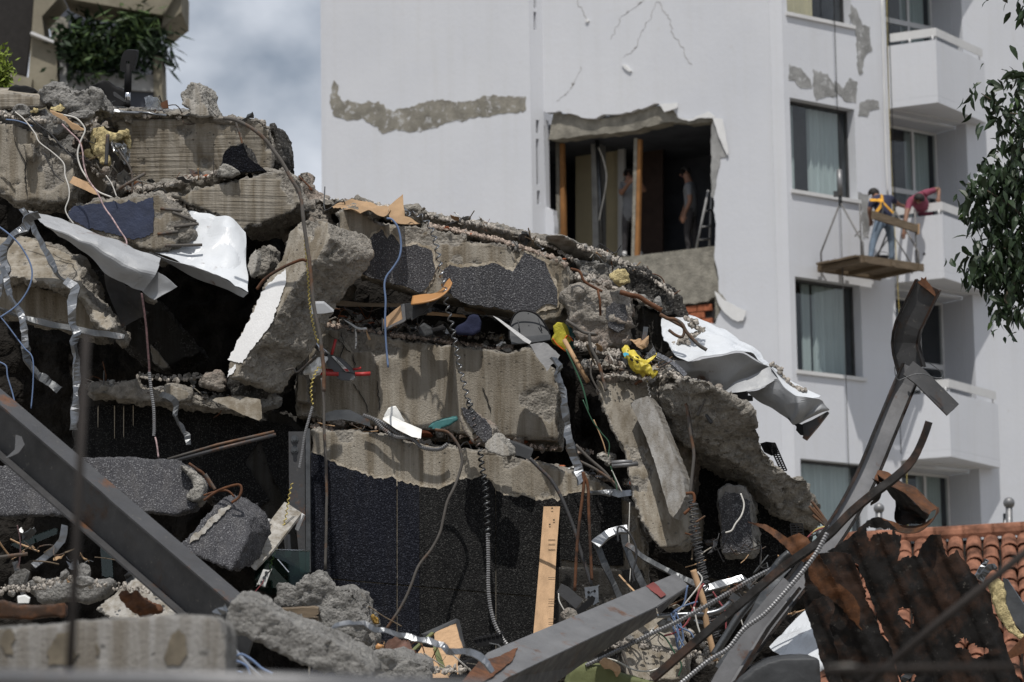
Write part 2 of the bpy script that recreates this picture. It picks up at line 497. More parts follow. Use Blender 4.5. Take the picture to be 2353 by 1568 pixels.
# ------------------------------------------------------------------ materials
class NT:
    def __init__(s, name):
        s.m = bpy.data.materials.new(name); s.m.use_nodes = True
        s.t = s.m.node_tree; s.n = s.t.nodes; s.l = s.t.links
        s.b = s.n["Principled BSDF"]; s.pos = s.n.new("ShaderNodeNewGeometry").outputs["Position"]
    def link(s, a, b): s.l.new(a, b)
    def vec(s, scale):
        m = s.n.new("ShaderNodeMapping"); m.inputs["Scale"].default_value = scale; s.link(s.pos, m.inputs[0]); return m.outputs[0]
    def noise(s, sc, det=4.0, ro=0.55, stretch=None, dist=0.0):
        t = s.n.new("ShaderNodeTexNoise"); t.inputs["Scale"].default_value = sc; t.inputs["Detail"].default_value = det
        t.inputs["Roughness"].default_value = ro; t.inputs["Distortion"].default_value = dist
        s.link(s.vec(stretch) if stretch else s.pos, t.inputs["Vector"]); return t.outputs["Fac"]
    def voro(s, sc, feat='F1'):
        t = s.n.new("ShaderNodeTexVoronoi"); t.feature = feat; t.inputs["Scale"].default_value = sc; s.link(s.pos, t.inputs["Vector"]); return t.outputs["Distance"]
    def ramp(s, fac, *st):
        r = s.n.new("ShaderNodeValToRGB"); e = r.color_ramp.elements
        while len(e) < len(st): e.new(0.5)
        for q, (p, c) in zip(e, st):
            q.position = p; q.color = (*c, 1) if isinstance(c, tuple) else (c, c, c, 1)
        s.link(fac, r.inputs[0]); return r.outputs[0]
    def mix(s, fac, a, b, mode='MIX'):
        m = s.n.new("ShaderNodeMix"); m.data_type = 'RGBA'; m.blend_type = mode
        for k, q in (("Factor", fac), ("A", a), ("B", b)):
            if isinstance(q, (int, float)): m.inputs[k].default_value = q if k == "Factor" else (q, q, q, 1)
            elif isinstance(q, tuple): m.inputs[k].default_value = (*q, 1)
            else: s.link(q, m.inputs[k])
        return m.outputs["Result"]
    def math(s, op, a, b):
        m = s.n.new("ShaderNodeMath"); m.operation = op
        for k, q in ((0, a), (1, b)):
            if isinstance(q, (int, float)): m.inputs[k].default_value = q
            else: s.link(q, m.inputs[k])
        return m.outputs[0]
    def attr(s, name):
        a = s.n.new("ShaderNodeAttribute"); a.attribute_name = name; return a.outputs["Fac"]
    def bump(s, h, dist, strength=1.0, prev=None):
        b = s.n.new("ShaderNodeBump"); b.inputs["Strength"].default_value = strength; b.inputs["Distance"].default_value = dist
        s.link(h, b.inputs["Height"])
        if prev is not None: s.link(prev, b.inputs["Normal"])
        return b.outputs[0]
    def done(s, col, rough=0.9, metal=0.0, normal=None, spec=0.3):
        for k, q in (("Base Color", col), ("Roughness", rough), ("Metallic", metal), ("Specular IOR Level", spec)):
            if isinstance(q, (int, float)): s.b.inputs[k].default_value = q
            elif isinstance(q, tuple): s.b.inputs[k].default_value = (*q, 1)
            else: s.link(q, s.b.inputs[k])
        if normal is not None: s.link(normal, s.b.inputs["Normal"])
        return s.m
def plain(name, c, rough=0.6, metal=0.0, var=0.25, sc=6.0, bump=0.0, bsc=60.0, spec=0.4, stretch=None):
    t = NT(name)
    n = t.noise(sc, 5, .6, stretch)
    lo, hi = tuple(q * (1 - var) for q in c), tuple(min(1, q * (1 + var)) for q in c)
    col = t.ramp(n, (.3, lo), (.7, hi))
    nb = t.bump(t.noise(bsc, 3, .6, stretch), bump) if bump else None
    return t.done(col, rough, metal, nb, spec)
def concrete(name, formed=(.35, .318, .268), broken=(.40, .37, .325), boards=True, pink=0.0, dark=1.0):
    t = NT(name)
    a = t.attr('rough')
    n1 = t.noise(1.6, 6, .6); n2 = t.noise(14, 6, .65); n3 = t.noise(75, 3, .7)
    cf = t.ramp(n1, (.25, tuple(q * .58 for q in formed)), (.52, tuple(q * .94 for q in formed)), (.8, tuple(q * 1.22 for q in formed)))
    st = t.noise(3.0, 5, .6, (5, 5, .35))          # run-down stains
    cf = t.mix(t.ramp(st, (.38, 0.0), (.6, 1.0)), t.mix(1.0, cf, (.58, .54, .48), 'MULTIPLY'), cf)
    if boards:
        bd = t.noise(2.0, 4, .6, (.55, .55, 26))
        cf = t.mix(t.ramp(bd, (.35, .35), (.5, 0.0)), cf, tuple(q * .55 for q in formed))
    holes = t.math('MULTIPLY', t.ramp(t.voro(17), (.10, 1.0), (.16, 0.0)), t.ramp(t.noise(2.2, 4), (.42, .2), (.6, 1.0)))
    cf = t.mix(holes, cf, tuple(q * .35 for q in formed))
    cb = t.ramp(n2, (.3, tuple(q * .62 for q in broken)), (.52, broken), (.75, tuple(min(.7, q * 1.3) for q in broken)))
    if pink: cb = t.mix(t.ramp(t.noise(3.5, 4), (.45, 0.0), (.6, pink)), cb, (.42, .31, .25))
    pits = t.ramp(t.noise(30, 5, .7), (.34, 1.0), (.44, 0.0))
    cb = t.mix(t.math('MULTIPLY', pits, .75), cb, tuple(q * .30 for q in broken))
    cb = t.mix(t.ramp(t.noise(5.0, 4, .6), (.40, .45), (.55, 0.0)), cb, tuple(q * .55 for q in broken))
    agg = t.ramp(t.voro(48), (.18, 1.0), (.36, 0.0))
    cb = t.mix(t.math('MULTIPLY', agg, .35), cb, (.40, .39, .37))
    col = t.mix(t.ramp(a, (.25, 0.0), (.6, 1.0)), cf, cb)
    if dark != 1.0: col = t.mix(1.0, col, (dark, dark, dark), 'MULTIPLY')
    hf = t.noise(62, 5, .72)
    if boards: hf = t.math('ADD', t.math('MULTIPLY', hf, .6), t.math('MULTIPLY', t.noise(2.0, 4, .6, (.55, .55, 26)), 1.4))
    nf = t.bump(t.math('SUBTRACT', hf, t.math('MULTIPLY', holes, .6)), .012, .9)
    nb = t.bump(t.math('ADD', t.noise(34, 8, .76), t.math('MULTIPLY', t.voro(46), -.5)), .045, .95)
    mx = t.n.new("ShaderNodeMix"); mx.data_type = 'VECTOR'
    t.link(t.ramp(a, (.25, 0.0), (.6, 1.0)), mx.inputs["Factor"]); t.link(nf, mx.inputs["A"]); t.link(nb, mx.inputs["B"])
    return t.done(col, .93, 0.0, mx.outputs["Result"], .2)
def stipple(name, c, spk=(.12, .12, .13), sc=95.0, dusty=.25, hues=None):
    """Coarse sprayed coating: dark grains with pale dust on some of them."""
    t = NT(name)
    g = t.noise(sc, 2, .5); n1 = t.noise(1.8, 5, .6)
    base = t.ramp(n1, (.3, tuple(q * .7 for q in c)), (.7, tuple(q * 1.25 for q in c)))
    if hues: base = t.mix(t.ramp(t.noise(1.1, 3), (.42, 0.0), (.58, 1.0)), base, hues)
    col = t.mix(t.ramp(t.noise(sc * 1.15, 2, .6), (.55, 0.0), (.66, .85)), base, spk)
    col = t.mix(t.math('MULTIPLY', t.ramp(t.noise(2.4, 6, .7, (4, 4, .4)), (.5, 0.0), (.75, 1.0)), dusty), col, (.2, .19, .18))
    nb = t.bump(t.math('ADD', g, t.math('MULTIPLY', t.noise(sc * 2.1, 2), .4)), .014, 1.0)
    return t.done(col, .85, 0.0, nb, .2)
def metal(name, c, rough=.45, met=.6, rust=0.0, dirt=.3, rc=(.16, .07, .03)):
    t = NT(name)
    n = t.noise(4, 6, .62); col = t.ramp(n, (.3, tuple(q * (1 - dirt) for q in c)), (.68, c))
    col = t.mix(t.math('MULTIPLY', t.ramp(t.noise(30, 4, .7), (.62, 0.0), (.72, 1.0)), dirt), col, (.22, .2, .17))
    if rust:
        rf = t.ramp(t.noise(3.2, 8, .7), (.62 - rust * .35, 0.0), (.72 - rust * .35, 1.0))
        col = t.mix(rf, col, t.ramp(t.noise(18, 5, .7), (.35, tuple(q * .45 for q in rc)), (.7, rc)))
        met_ = t.math('MULTIPLY', t.math('SUBTRACT', 1.0, rf), met)
    else: met_ = met
    return t.done(col, t.ramp(t.noise(12, 4), (.3, rough * .75), (.7, min(1, rough * 1.25))), met_, t.bump(t.noise(9, 5, .6), .008, .5), .4)

M = {}
M['conc'] = concrete('board marked concrete')
M['conc_plain'] = concrete('cast concrete', boards=False)
M['conc_pale'] = concrete('pale concrete', (.46, .44, .405), (.47, .45, .41), boards=False)
M['conc_grey'] = concrete('grey broken concrete', (.33, .32, .305), (.35, .34, .322), boards=False)
M['conc_pink'] = concrete('broken concrete with pink aggregate', (.35, .318, .27), (.41, .375, .33), boards=False, pink=.5)
M['conc_dark'] = concrete('dark concrete with painted shade', (.055, .053, .05), (.075, .071, .066), boards=False)  # shade of the recesses is put into this concrete colour
M['mortar'] = concrete('fresh mortar edge', (.56, .50, .41), (.56, .50, .41), boards=False)
M['coat_grey'] = stipple('grey sprayed coating', (.062, .062, .068), (.26, .26, .27), dusty=.35)
M['coat_blue'] = stipple('dark blue sprayed coating', (.006, .007, .0125), (.055, .06, .078), dusty=.06)
M['coat_black'] = stipple('black sprayed coating', (.0075, .0075, .008), (.07, .07, .067), dusty=.05)
M['paint_blue'] = plain('navy blue wall paint', (.026, .034, .066), .5, 0, .3, 9, .004, 40)
M['plaster_white'] = plain('white wall plaster', (.70, .70, .70), .7, 0, .06, 4, .003, 60)
M['dirt'] = plain('grey brown dust and grit', (.24, .222, .195), 1.0, 0, .45, 18, .02, 70, .1)
M['core'] = plain('rubble core with painted shade', (.022, .020, .018), 1.0, 0, .5, 6, .05, 14, .1)  # deep shade between the slabs put into a near-black colour
M['brick'] = plain('broken red brick', (.33, .115, .060), .95, 0, .4, 16, .006, 60, .15)
M['steel'] = metal('grey painted steel', (.17, .17, .174), .5, .15, .18, .3)
M['steel_dk'] = metal('dark grey steel', (.062, .062, .065), .55, .1, .22, .3)
M['bar_fg'] = plain('dark rusted bar', (.015, .011, .009), .8, 0, .4, 20)
M['steel_shade'] = metal('grey steel with painted shade', (.060, .060, .062), .55, .0, .22, .45, (.075, .045, .03))  # dark copy of the steel; shade on the webs put into its colour
M['galv'] = metal('galvanised steel strip', (.30, .31, .325), .34, .95, 0, .5)
M['galv_dull'] = metal('dull galvanised steel', (.13, .135, .14), .45, .8, .12, .5)
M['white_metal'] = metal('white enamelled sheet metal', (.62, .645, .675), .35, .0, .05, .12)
M['grey_shaded_metal'] = metal('grey sheet metal with painted shade', (.36, .37, .385), .5, .0, .05, .2)  # white sheet metal's shaded faces; the shade is put into the grey
M['rust'] = metal('deep rusted steel', (.07, .038, .025), .85, .1, .7, .5, (.15, .06, .025))
M['rust_dk'] = metal('black brown rusted sheet', (.011, .009, .008), .75, .15, .40, .5, (.045, .020, .010))
M['rust_orange'] = metal('orange rusted sheet', (.045, .022, .011), .8, .05, .6, .5, (.13, .05, .017))
M['rebar'] = metal('dusty rebar', (.12, .11, .10), .8, .2, .35, .3, (.17, .09, .05))
M['conduit'] = metal('grey flexible conduit', (.24, .24, .245), .45, .5, .05, .3)
M['wire_white'] = plain('white cable', (.62, .60, .56), .5)
M['wire_blue'] = plain('blue cable', (.12, .175, .30), .5)
M['wire_red'] = plain('red cable', (.30, .07, .08), .5)
M['wire_pink'] = plain('red and white twisted cable', (.46, .33, .33), .5, 0, .6, 45)
M['wire_dkred'] = plain('red and black twisted cable', (.085, .045, .045), .5, 0, .7, 50)
M['wire_green'] = plain('green cable', (.03, .09, .05), .5)
M['wire_black'] = plain('black cable', (.03, .03, .032), .55)
M['wire_yellow'] = plain('yellow and white cable', (.50, .40, .12), .5)
M['wood'] = plain('raw tan timber', (.46, .30, .175), .75, 0, .18, 3, .003, 20, .25, (6, 6, .7))
M['wood_old'] = plain('weathered timber', (.15, .115, .08), .85, 0, .3, 4, .004, 20, .2, (1, 1, 8))
M['ply'] = plain('orange varnished plywood', (.46, .23, .085), .4, 0, .15, 3, 0, 20, .5)
M['card'] = plain('brown wrapping paper', (.34, .225, .13), .8, 0, .22, 5, .002, 30, .2)
M['insul'] = plain('yellow mineral wool', (.60, .50, .27), 1.0, 0, .4, 45, .02, 110, .05)
M['black_plastic'] = plain('black plastic', (.009, .009, .010), .7, 0, .3, 5, 0, 20, .2)
M['grey_plastic'] = plain('dark grey plastic', (.045, .047, .05), .6, 0, .3, 5, .002, 30, .3)
M['navy_cloth'] = plain('navy padded cloth', (.022, .026, .055), .9, 0, .3, 8, .003, 80, .2)
M['yellow_cloth'] = plain('yellow work glove cloth', (.40, .36, .045), .9, 0, .25, 12, .006, 90, .2)
M['yellow_bag'] = plain('yellow plastic bag', (.60, .48, .06), .4, 0, .2, 6, .004, 20, .5)
M['red'] = plain('red handle grip', (.40, .035, .035), .45)
M['chrome'] = metal('bright steel tube', (.62, .63, .65), .22, .95, 0, .1)
M['teal'] = plain('teal plastic', (.045, .16, .16), .5)
M['olive'] = plain('olive green tarpaulin', (.13, .145, .06), .7, 0, .25, 4, .003, 30)
M['paper'] = plain('crumpled white film', (.72, .72, .70), .6)
M['orange'] = plain('orange bottle cap', (.75, .12, .02), .4)
M['tile'] = plain('clay roof tile', (.20, .092, .058), .9, 0, .7, 4, .006, 40, .15)
M['bark'] = plain('grey brown bark', (.09, .075, .055), .9, 0, .3, 9, .01, 30, .1)
def glassy(name, tint=(.75, .85, .83), k=.18, rough=.02):
    t = NT(name); n = t.n
    tr = n.new("ShaderNodeBsdfTransparent"); tr.inputs[0].default_value = (*tint, 1)
    gl = n.new("ShaderNodeBsdfGlossy"); gl.inputs["Roughness"].default_value = rough
    fr = n.new("ShaderNodeLayerWeight"); fr.inputs[0].default_value = 0.5
    ad = t.math('ADD', t.math('MULTIPLY', t.math('POWER', fr.outputs["Facing"], 4.0), .6), k)
    mx = n.new("ShaderNodeMixShader"); t.link(ad, mx.inputs[0]); t.link(tr.outputs[0], mx.inputs[1]); t.link(gl.outputs[0], mx.inputs[2])
    t.link(mx.outputs[0], n["Material Output"].inputs[0]); return t.m
M['glass'] = glassy('window glass', (.93, .95, .95), .045)
M['glass_green'] = glassy('thick green glass', (.35, .55, .50), .05)
M['film'] = glassy('clear plastic', (.85, .86, .86), .14, .15)
# ================================================================== SETTING
UP = Vector((0, 0, 1))
class Pl:
    """Upright wall plane: origin, horizontal direction u; n points to the street."""
    def __init__(s, o, u):
        s.o = Vector(o); s.u = Vector((u[0], u[1], 0)).normalized(); s.n = Vector((s.u.y, -s.u.x, 0))
        if s.n.y > 0: s.n = -s.n
    def uv(s, x, y, off=0.0):
        r = CM @ Vector(((x - CX) / F, -(y - CY) / F, -1.0))
        o = s.o + s.n * off
        t = s.n.dot(o - CAM) / s.n.dot(r); p = CAM + r * t - o
        return (p.dot(s.u), p.z)
    def pt(s, u, z, off=0.0): return s.o + s.u * u + UP * z + s.n * off
    def path(s, st, off=0.0): return [s.uv(q[0], q[1], off) for q in Z(st)]
def wall_mesh(bm, pl, outer, holes=(), off=0.0, thick=0.2):
    loops = [list(outer)] + [list(h) for h in holes]
    flat = [q for L in loops for q in L]
    tris = tessellate_polygon([[Vector((q[0], q[1], 0)) for q in L] for L in loops])
    fr = [bm.verts.new(pl.pt(q[0], q[1], off)) for q in flat]; bk = [bm.verts.new(pl.pt(q[0], q[1], off - thick)) for q in flat]
    for t in tris:
        try:
            bm.faces.new([fr[i] for i in t]); bm.faces.new([bk[i] for i in reversed(t)])
        except ValueError: pass
    k = 0
    for L in loops:
        n = len(L)
        for i in range(n):
            bm.faces.new((fr[k + i], fr[k + (i + 1) % n], bk[k + (i + 1) % n], bk[k + i]))
        k += n
    return bm
def jag_uv(p, step, amp, seed, wl=.12):
    out = []
    for i in range(len(p)):
        a, b = p[i], p[(i + 1) % len(p)]
        L = math.hypot(b[0] - a[0], b[1] - a[1]); m = max(1, int(L / step))
        for q in range(m): out.append((a[0] + (b[0] - a[0]) * q / m, a[1] + (b[1] - a[1]) * q / m))
    P = np.array([(x / wl, y / wl, seed) for x, y in out])
    return [(x + amp * a, y + amp * b) for (x, y), a, b in zip(out, fbm(P, 1, 3, seed), fbm(P + 31, 1, 3, seed))]
def jag2(p, a, b, seed): return jag_uv(jag_uv(p, .05, a, seed, .3), .02, b, seed + 50, .06)
def rect(u0, z0, u1, z1): return [(u0, z0), (u1, z0), (u1, z1), (u0, z1)]
def wplate(name, pl, poly, mat, parent, off=0.0, thick=.02, label=None):
    o = from_bm(name, wall_mesh(bmesh.new(), pl, poly, (), off, thick), mat, parent, False)
    if label: o['label'] = label
    return o
def wbox(name, pl, u0, z0, u1, z1, mat, parent, off=0.0, thick=.05, bm=None):
    bm = bm or bmesh.new()
    wall_mesh(bm, pl, rect(u0, z0, u1, z1), (), off, thick)
    return from_bm(name, bm, mat, parent, False) if name else bm

# wall materials
def wall_mat():
    t = NT('white painted render')
    n = t.noise(.35, 6, .6); st = t.noise(1.2, 6, .65, (3.2, 3.2, .22))
    c = t.ramp(n, (.3, (.575, .59, .63)), (.7, (.635, .648, .682)))
    c = t.mix(t.ramp(st, (.28, .20), (.50, 0.0)), c, (.50, .50, .49))
    c = t.mix(t.ramp(t.noise(3.5, 4, .6), (.68, 0.0), (.78, .3)), c, (.40, .37, .32))
    c = t.mix(t.ramp(t.noise(2.0, 5, .65, (6, 6, .12)), (.58, 0.0), (.74, .13)), c, (.50, .485, .45))
    c = t.mix(t.ramp(t.noise(1.0, 4, .6, (.5, .5, 9)), (.5, 0.0), (.8, .18)), c, (.60, .60, .60))
    nb = t.bump(t.noise(14, 4, .6), .006, .5, t.bump(t.noise(1.3, 3), .02, .3))
    return t.done(c, .85, 0, nb, .25)
M['wall'] = wall_mat()
M['reveal'] = plain('white window surround', (.60, .60, .60), .8, 0, .06, 3)
M['cement'] = plain('raw grey cement render', (.25, .235, .20), .95, 0, .35, 5, .02, 30, .15)
M['crack'] = plain('hairline crack in render', (.34, .33, .32), .95, 0, .2, 6)
def patch_mat(name, c):
    t = NT(name); n = t.noise(3, 6, .65)
    col = t.ramp(n, (.3, tuple(q * .62 for q in c)), (.7, tuple(q * 1.3 for q in c)))
    col = t.mix(t.ramp(t.noise(6.5, 7, .75), (.56, 0.0), (.62, .85)), col, (.58, .585, .60))
    return t.done(col, .95, 0, t.bump(t.noise(26, 5, .7), .02), .15)
M['patch'] = patch_mat('hacked off render with paint remains', (.26, .245, .21))
M['patch_pale'] = patch_mat('grey filler with paint remains', (.31, .31, .305))
M['cement_pale'] = plain('grey cement patch', (.30, .30, .295), .95, 0, .3, 3, .01, 30, .15)
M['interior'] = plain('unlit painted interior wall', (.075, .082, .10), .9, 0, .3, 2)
M['beige_wall'] = plain('beige interior wall', (.62, .54, .36), .9, 0, .1, 2)
M['brown_door'] = plain('dark brown wood', (.05, .03, .024), .7, 0, .3, 4)
M['prop_orange'] = plain('orange timber prop', (.27, .125, .04), .8, 0, .25, 4, .003, 20)
M['curtain'] = plain('grey green curtain', (.50, .56, .56), .9, 0, .12, 6, 0, 10, .1, (6, 6, .2))
M['frame_dk'] = plain('dark window frame', (.05, .05, .052), .5)
M['bar_fg2'] = plain('dull pale ladder paint', (.30, .30, .30), .8)
M['frame_al'] = plain('pale aluminium frame', (.42, .42, .43), .4, .3)
M['beige'] = plain('beige exposed concrete', (.21, .19, .145), .9, 0, .25, 1.2, .01, 12, .15)
M['opening_shade'] = plain('dark opening with painted shade', (.02, .018, .017), .9)  # near-black colour stands for the shade inside openings and gaps
M['leaf'] = plain('dark green leaf', (.019, .036, .013), .45, 0, .45, 7, 0, 10, .4)
M['leaf_lt'] = plain('light green leaf', (.05, .085, .024), .5, 0, .35, 7, 0, 10, .4)
M['fern'] = plain('balcony greenery', (.013, .029, .010), .6, 0, .6, 3, 0, 10, .3)
M['shrub'] = plain('yellow green shrub leaf', (.16, .21, .03), .6, 0, .3, 9, 0, 10, .3)
M['ground'] = plain('dusty bare ground', (.20, .18, .15), 1.0, 0, .4, 2, .03, 8, .1)

# ground to the horizon, and the slope of rubble the pieces lie on
bm = bmesh.new(); bmesh.ops.create_grid(bm, x_segments=4, y_segments=4, size=1500.0, matrix=Matrix.Translation((0, 600, 0)))
tag(from_bm('ground', bm, M['ground'], None, False), kind='structure')
nx, ny = 150, 90
xs = np.linspace(-7, 9, nx); ys = np.linspace(2.5, 40, ny)
Xg, Yg = np.meshgrid(xs, ys)
sight = 1.7 + Yg * ((2074 - 1600) / F)                                   # just under the lower edge of the view
Zg = np.minimum(sight - .22 - .02 * Yg, 1.62 + .03 * Yg + np.clip(Yg - 14, 0, 9) * .16)
Zg = np.where(Yg > 30, Zg - (Yg - 30) * .28, Zg)
pp = np.stack([Xg.ravel(), Yg.ravel(), Zg.ravel() * 0], 1)
Zg = np.maximum(.02, (Zg.ravel() + .13 * fbm(pp, .9, 4, 3) * np.clip(pp[:, 1] / 12, .2, 1) + .05 * fbm(pp, 5, 3, 4)))
edge = np.minimum.reduce([np.clip((pp[:, 0] + 7) / 1.5, 0, 1), np.clip((9 - pp[:, 0]) / 1.5, 0, 1), np.clip((pp[:, 1] - 2.5) / 3, 0, 1), np.clip((40 - pp[:, 1]) / 3, 0, 1)])
Zg = .02 + (Zg - .02) * edge
vs = np.stack([pp[:, 0], pp[:, 1], Zg], 1)
fs = [(j * nx + i, j * nx + i + 1, (j + 1) * nx + i + 1, (j + 1) * nx + i) for j in range(ny - 1) for i in range(nx - 1)]
tag(from_np('rubble_mound', vs, fs, M['dirt'], None, True), kind='structure')

# ------------------------------------------------------------------ white apartment building
DB = 64.0
PA = Pl(W(1222, 400, DB), (.866, -.5))
PR = Pl(PA.pt(0, 0, 0), (.75, .66))
cornerB = PR.pt(.34, 0)
PB = Pl(cornerB, (.866, -.5))
uBR = PB.uv(1783, 600)[0]
cB = PB.pt(uBR, 0, 0)
PK = Pl(cB, (.97, .17))
uKR = PK.uv(1810, 500)[0]
PC = Pl(PK.pt(uKR, 0, 0), (.777, .629))
z_g = -PA.o.z
z_t = 13.0
bld = thing('apartment_building', 'white rendered apartment building with a torn open room and corner balconies', 'building', PA.pt(0, z_g))
uAL = PA.uv(748, 250)[0]
from_bm('front_wall', wall_mesh(bmesh.new(), PA, rect(uAL, z_g, 0, z_t), (), 0, .3), M['wall'], bld, False)
# far side wall so the block is closed
PS = Pl(PA.pt(uAL, 0, -.3), (.5, .866))
wplate('side_wall', PS, rect(0, z_g, 9, z_t), M['wall'], bld, 0, .3)
# narrow return with slit windows
slits = [Z('P 1226,-40 1233,20')[0:2], Z('P 1226,27 1233,70'), Z('L 122,190 148,295'), Z('L 122,335 150,690'), Z('L 130,730 155,840')]
hs = []
for a, b in slits:
    u0, z0 = PR.uv(*a[:2]); u1, z1 = PR.uv(*b[:2]); u0 = max(u0, .05)
    hs.append(rect(u0, z1, min(u1, .30), z0))
from_bm('return_wall', wall_mesh(bmesh.new(), PR, rect(.012, z_g, .34, z_t), hs, 0, .12), M['wall'], bld, False)
for h in hs:
    wbox('slit_window', PR, h[0][0] - .01, h[0][1] - .01, h[2][0] + .01, h[2][1] + .01, M['frame_dk'], bld, -.06, .03)
# wall with the torn hole
hp = PB.path('L 128,138 240,128 300,118 440,160 570,182 640,155 780,140 960,95 1065,70 1110,130 1170,105 1210,182 1300,188 1390,160 1470,165 1482,180 1520,330 1590,470 1535,475 1500,640 1478,780 1500,1050 1485,1180 1505,1300 1520,1500 1540,1560 1500,1750 1300,1780 300,1500 262,1060 255,880 185,868')
hpj = jag_uv(hp, .08, .05, 5)
hpj = [(max(q[0], .012), q[1]) for q in hpj[:len(hpj) - 1]]
zh0, zh1 = hp[0][1], hp[-1][1]
outer = [(0.0, z_g), (0.0, zh1)] + [(max(q[0], .01), q[1]) for q in reversed(hpj)] + [(0.0, zh0), (0.0, z_t), (uBR, z_t), (uBR, z_g)]
from_bm('torn_wall', wall_mesh(bmesh.new(), PB, outer, (), 0, .16), M['wall'], bld, False)
wplate('corner_facet', PK, rect(0.004, z_g, uKR, z_t), M['wall'], bld, 0, .3)
# room behind the hole
uz = lambda s, off=0.0: PB.path(s, off)
zf = PB.uv(*Z('L 900,1265')[0], -.6)[1]; zc = PB.uv(*Z('L 700,290')[0], -.3)[1]
bmr = bmesh.new()
U1 = PB.uv(*Z('L 1500,600')[0])[0]
uR = U1 + .15
wall_mesh(bmr, PB, rect(-1.2, zf - .25, uR, zc + .35), (), -3.4, .15)                       # back
PX = lambda u: Pl(PB.pt(u, 0, 0), (.5, .866))
for u, sg in ((-1.2, 1), (uR, -1)):
    q = PX(u); q.n = PB.u * sg
    wall_mesh(bmr, q, rect(.2, zf - .25, 3.4, zc + .35), (), 0, .15)
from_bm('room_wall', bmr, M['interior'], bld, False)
def hslab(name, z0, z1, u0, u1, o0, o1, mat):
    bm = bmesh.new()
    vs = [bm.verts.new(PB.pt(u, z, o)) for z in (z0, z1) for (u, o) in ((u0, o0), (u1, o0), (u1, o1), (u0, o1))]
    for f in ((3, 2, 1, 0), (4, 5, 6, 7), (0, 1, 5, 4), (1, 2, 6, 5), (2, 3, 7, 6), (3, 0, 4, 7)): bm.faces.new([vs[i] for i in f])
    return from_bm(name, bm, mat, bld, False)
hslab('room_floor', zf - .22, zf, -1.19, uR - .01, -.17, -3.39, M['cement'])
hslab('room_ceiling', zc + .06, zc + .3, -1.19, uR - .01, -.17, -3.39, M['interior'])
wplate('exposed_beam', PB, jag_uv(uz('L 200,338 236,124 350,135 480,160 570,180 780,140 1065,72 1095,205 820,268'), .1, .03, 8), M['cement'], bld, -.10, .34)
wplate('upper_rubble_edge', PB, jag_uv(uz('L 1085,205 1070,75 1180,110 1215,185 1390,170 1480,180 1478,200 1300,215'), .05, .04, 9), M['cement'], bld, -.06, .25)
wplate('parapet', PB, jag_uv(uz('L 880,1300 1060,1262 1300,1215 1480,1178 1530,1500 1420,1580 900,1620 700,1600 720,1320'), .08, .04, 10), M['cement'], bld, -.07, .25)
wplate('jamb_edge', PB, jag_uv(uz('L 1463,240 1482,190 1525,330 1592,470 1540,478 1505,650 1482,790 1466,780'), .05, .03, 11), M['cement_pale'], bld, .015, .17)
wplate('plaster_flap', PB, jag_uv(uz('L 1484,178 1560,185 1605,452 1594,468 1528,330'), .05, .015, 12), M['plaster_white'], bld, .05, .012)
wplate('plaster_flap', PB, jag_uv(uz('L 1072,70 1218,62 1212,98 1115,135'), .04, .02, 13), M['plaster_white'], bld, .05, .012)
wplate('plaster_flap', PB, jag_uv(uz('L 1200,172 1300,192 1390,158 1450,130 1502,165 1490,182 1400,178 1300,205'), .03, .02, 14), M['plaster_white'], bld, .05, .012)
wplate('plaster_flap', PB, jag_uv(uz('F 930,770 1000,830 1135,900 1120,960 1080,975 1000,920 960,860'), .04, .02, 15), M['plaster_white'], bld, .06, .012)
wplate('plaster_scar', PB, jag_uv(uz('F 925,765 975,790 1000,830 960,900 925,960'), .04, .02, 16), M['cement'], bld, .012, .012)
# brick infill under the parapet
a = uz('F 690,868'); b = uz('F 930,975'); k = 0
bw, bh = .30, .115
for r in range(3):
    for c in range(4):
        u0 = a[0][0] + c * (bw + .018) - (r % 2) * .16; z1 = a[0][1] - r * (bh + .018) + .0
        if u0 + bw > b[0][0] + .02: continue
        wbox('brick', PB, u0, z1 - bh, u0 + bw, z1, M['brick'], bld, -.10 + rnd.uniform(-.015, .015), .1)
wbox('brick_backing', PB, a[0][0] - .3, a[0][1] - .5, b[0][0] + .1, a[0][1] + .05, M['opening_shade'], bld, -.16, .08)
wplate('partition', PB, uz('L 425,400 790,385 790,1230 425,1230', -2.0), M['beige_wall'], bld, -2.0, .1)
wplate('partition_edge', PB, uz('L 748,390 796,388 796,1230 748,1230', -1.9), M['reveal'], bld, -1.9, .08)
wplate('dark_door', PB, uz('L 905,330 1092,330 1092,1250 905,1250', -2.4), M['brown_door'], bld, -2.4, .06)
# columns and loose things in the room
def post(name, s, off, mat, th, label, cat, group=None):
    p = PB.path(s, off)
    o = from_bm(name, wall_mesh(bmesh.new(), PB, p, (), off, th), mat, None, False)
    return tag(o, label, cat, group, 'thing')
wplate('room_column', PB, uz('L 543,340 600,335 604,1180 556,1180', -1.2), M['cement_pale'], bld, -1.2, .3)
p1 = [PB.pt(*PB.uv(*q[:2], -.95), -.95) for q in Z('L 590,350 612,760 622,1175')]
tube('drain_pipe', p1, 0, .045, M['galv_dull'], None, 'pale grey pipe running up beside the column inside the torn room', 'pipe', straight=True)
p1 = [PB.pt(*PB.uv(*q[:2], -.9), -.9) for q in Z('L 600,400 640,500 662,620 650,740 625,860 606,960')]
tube('hanging_cable', p1, 0, .014, M['wire_white'], None, 'thin white cable looping down beside the pipe inside the torn room', 'cable')
post('timber_prop', 'L 272,360 300,360 305,1100 280,1100', -.55, M['cement'], .09, 'grey timber prop at the left end of the torn room opening', 'prop', 'props holding up the ceiling of the torn room')
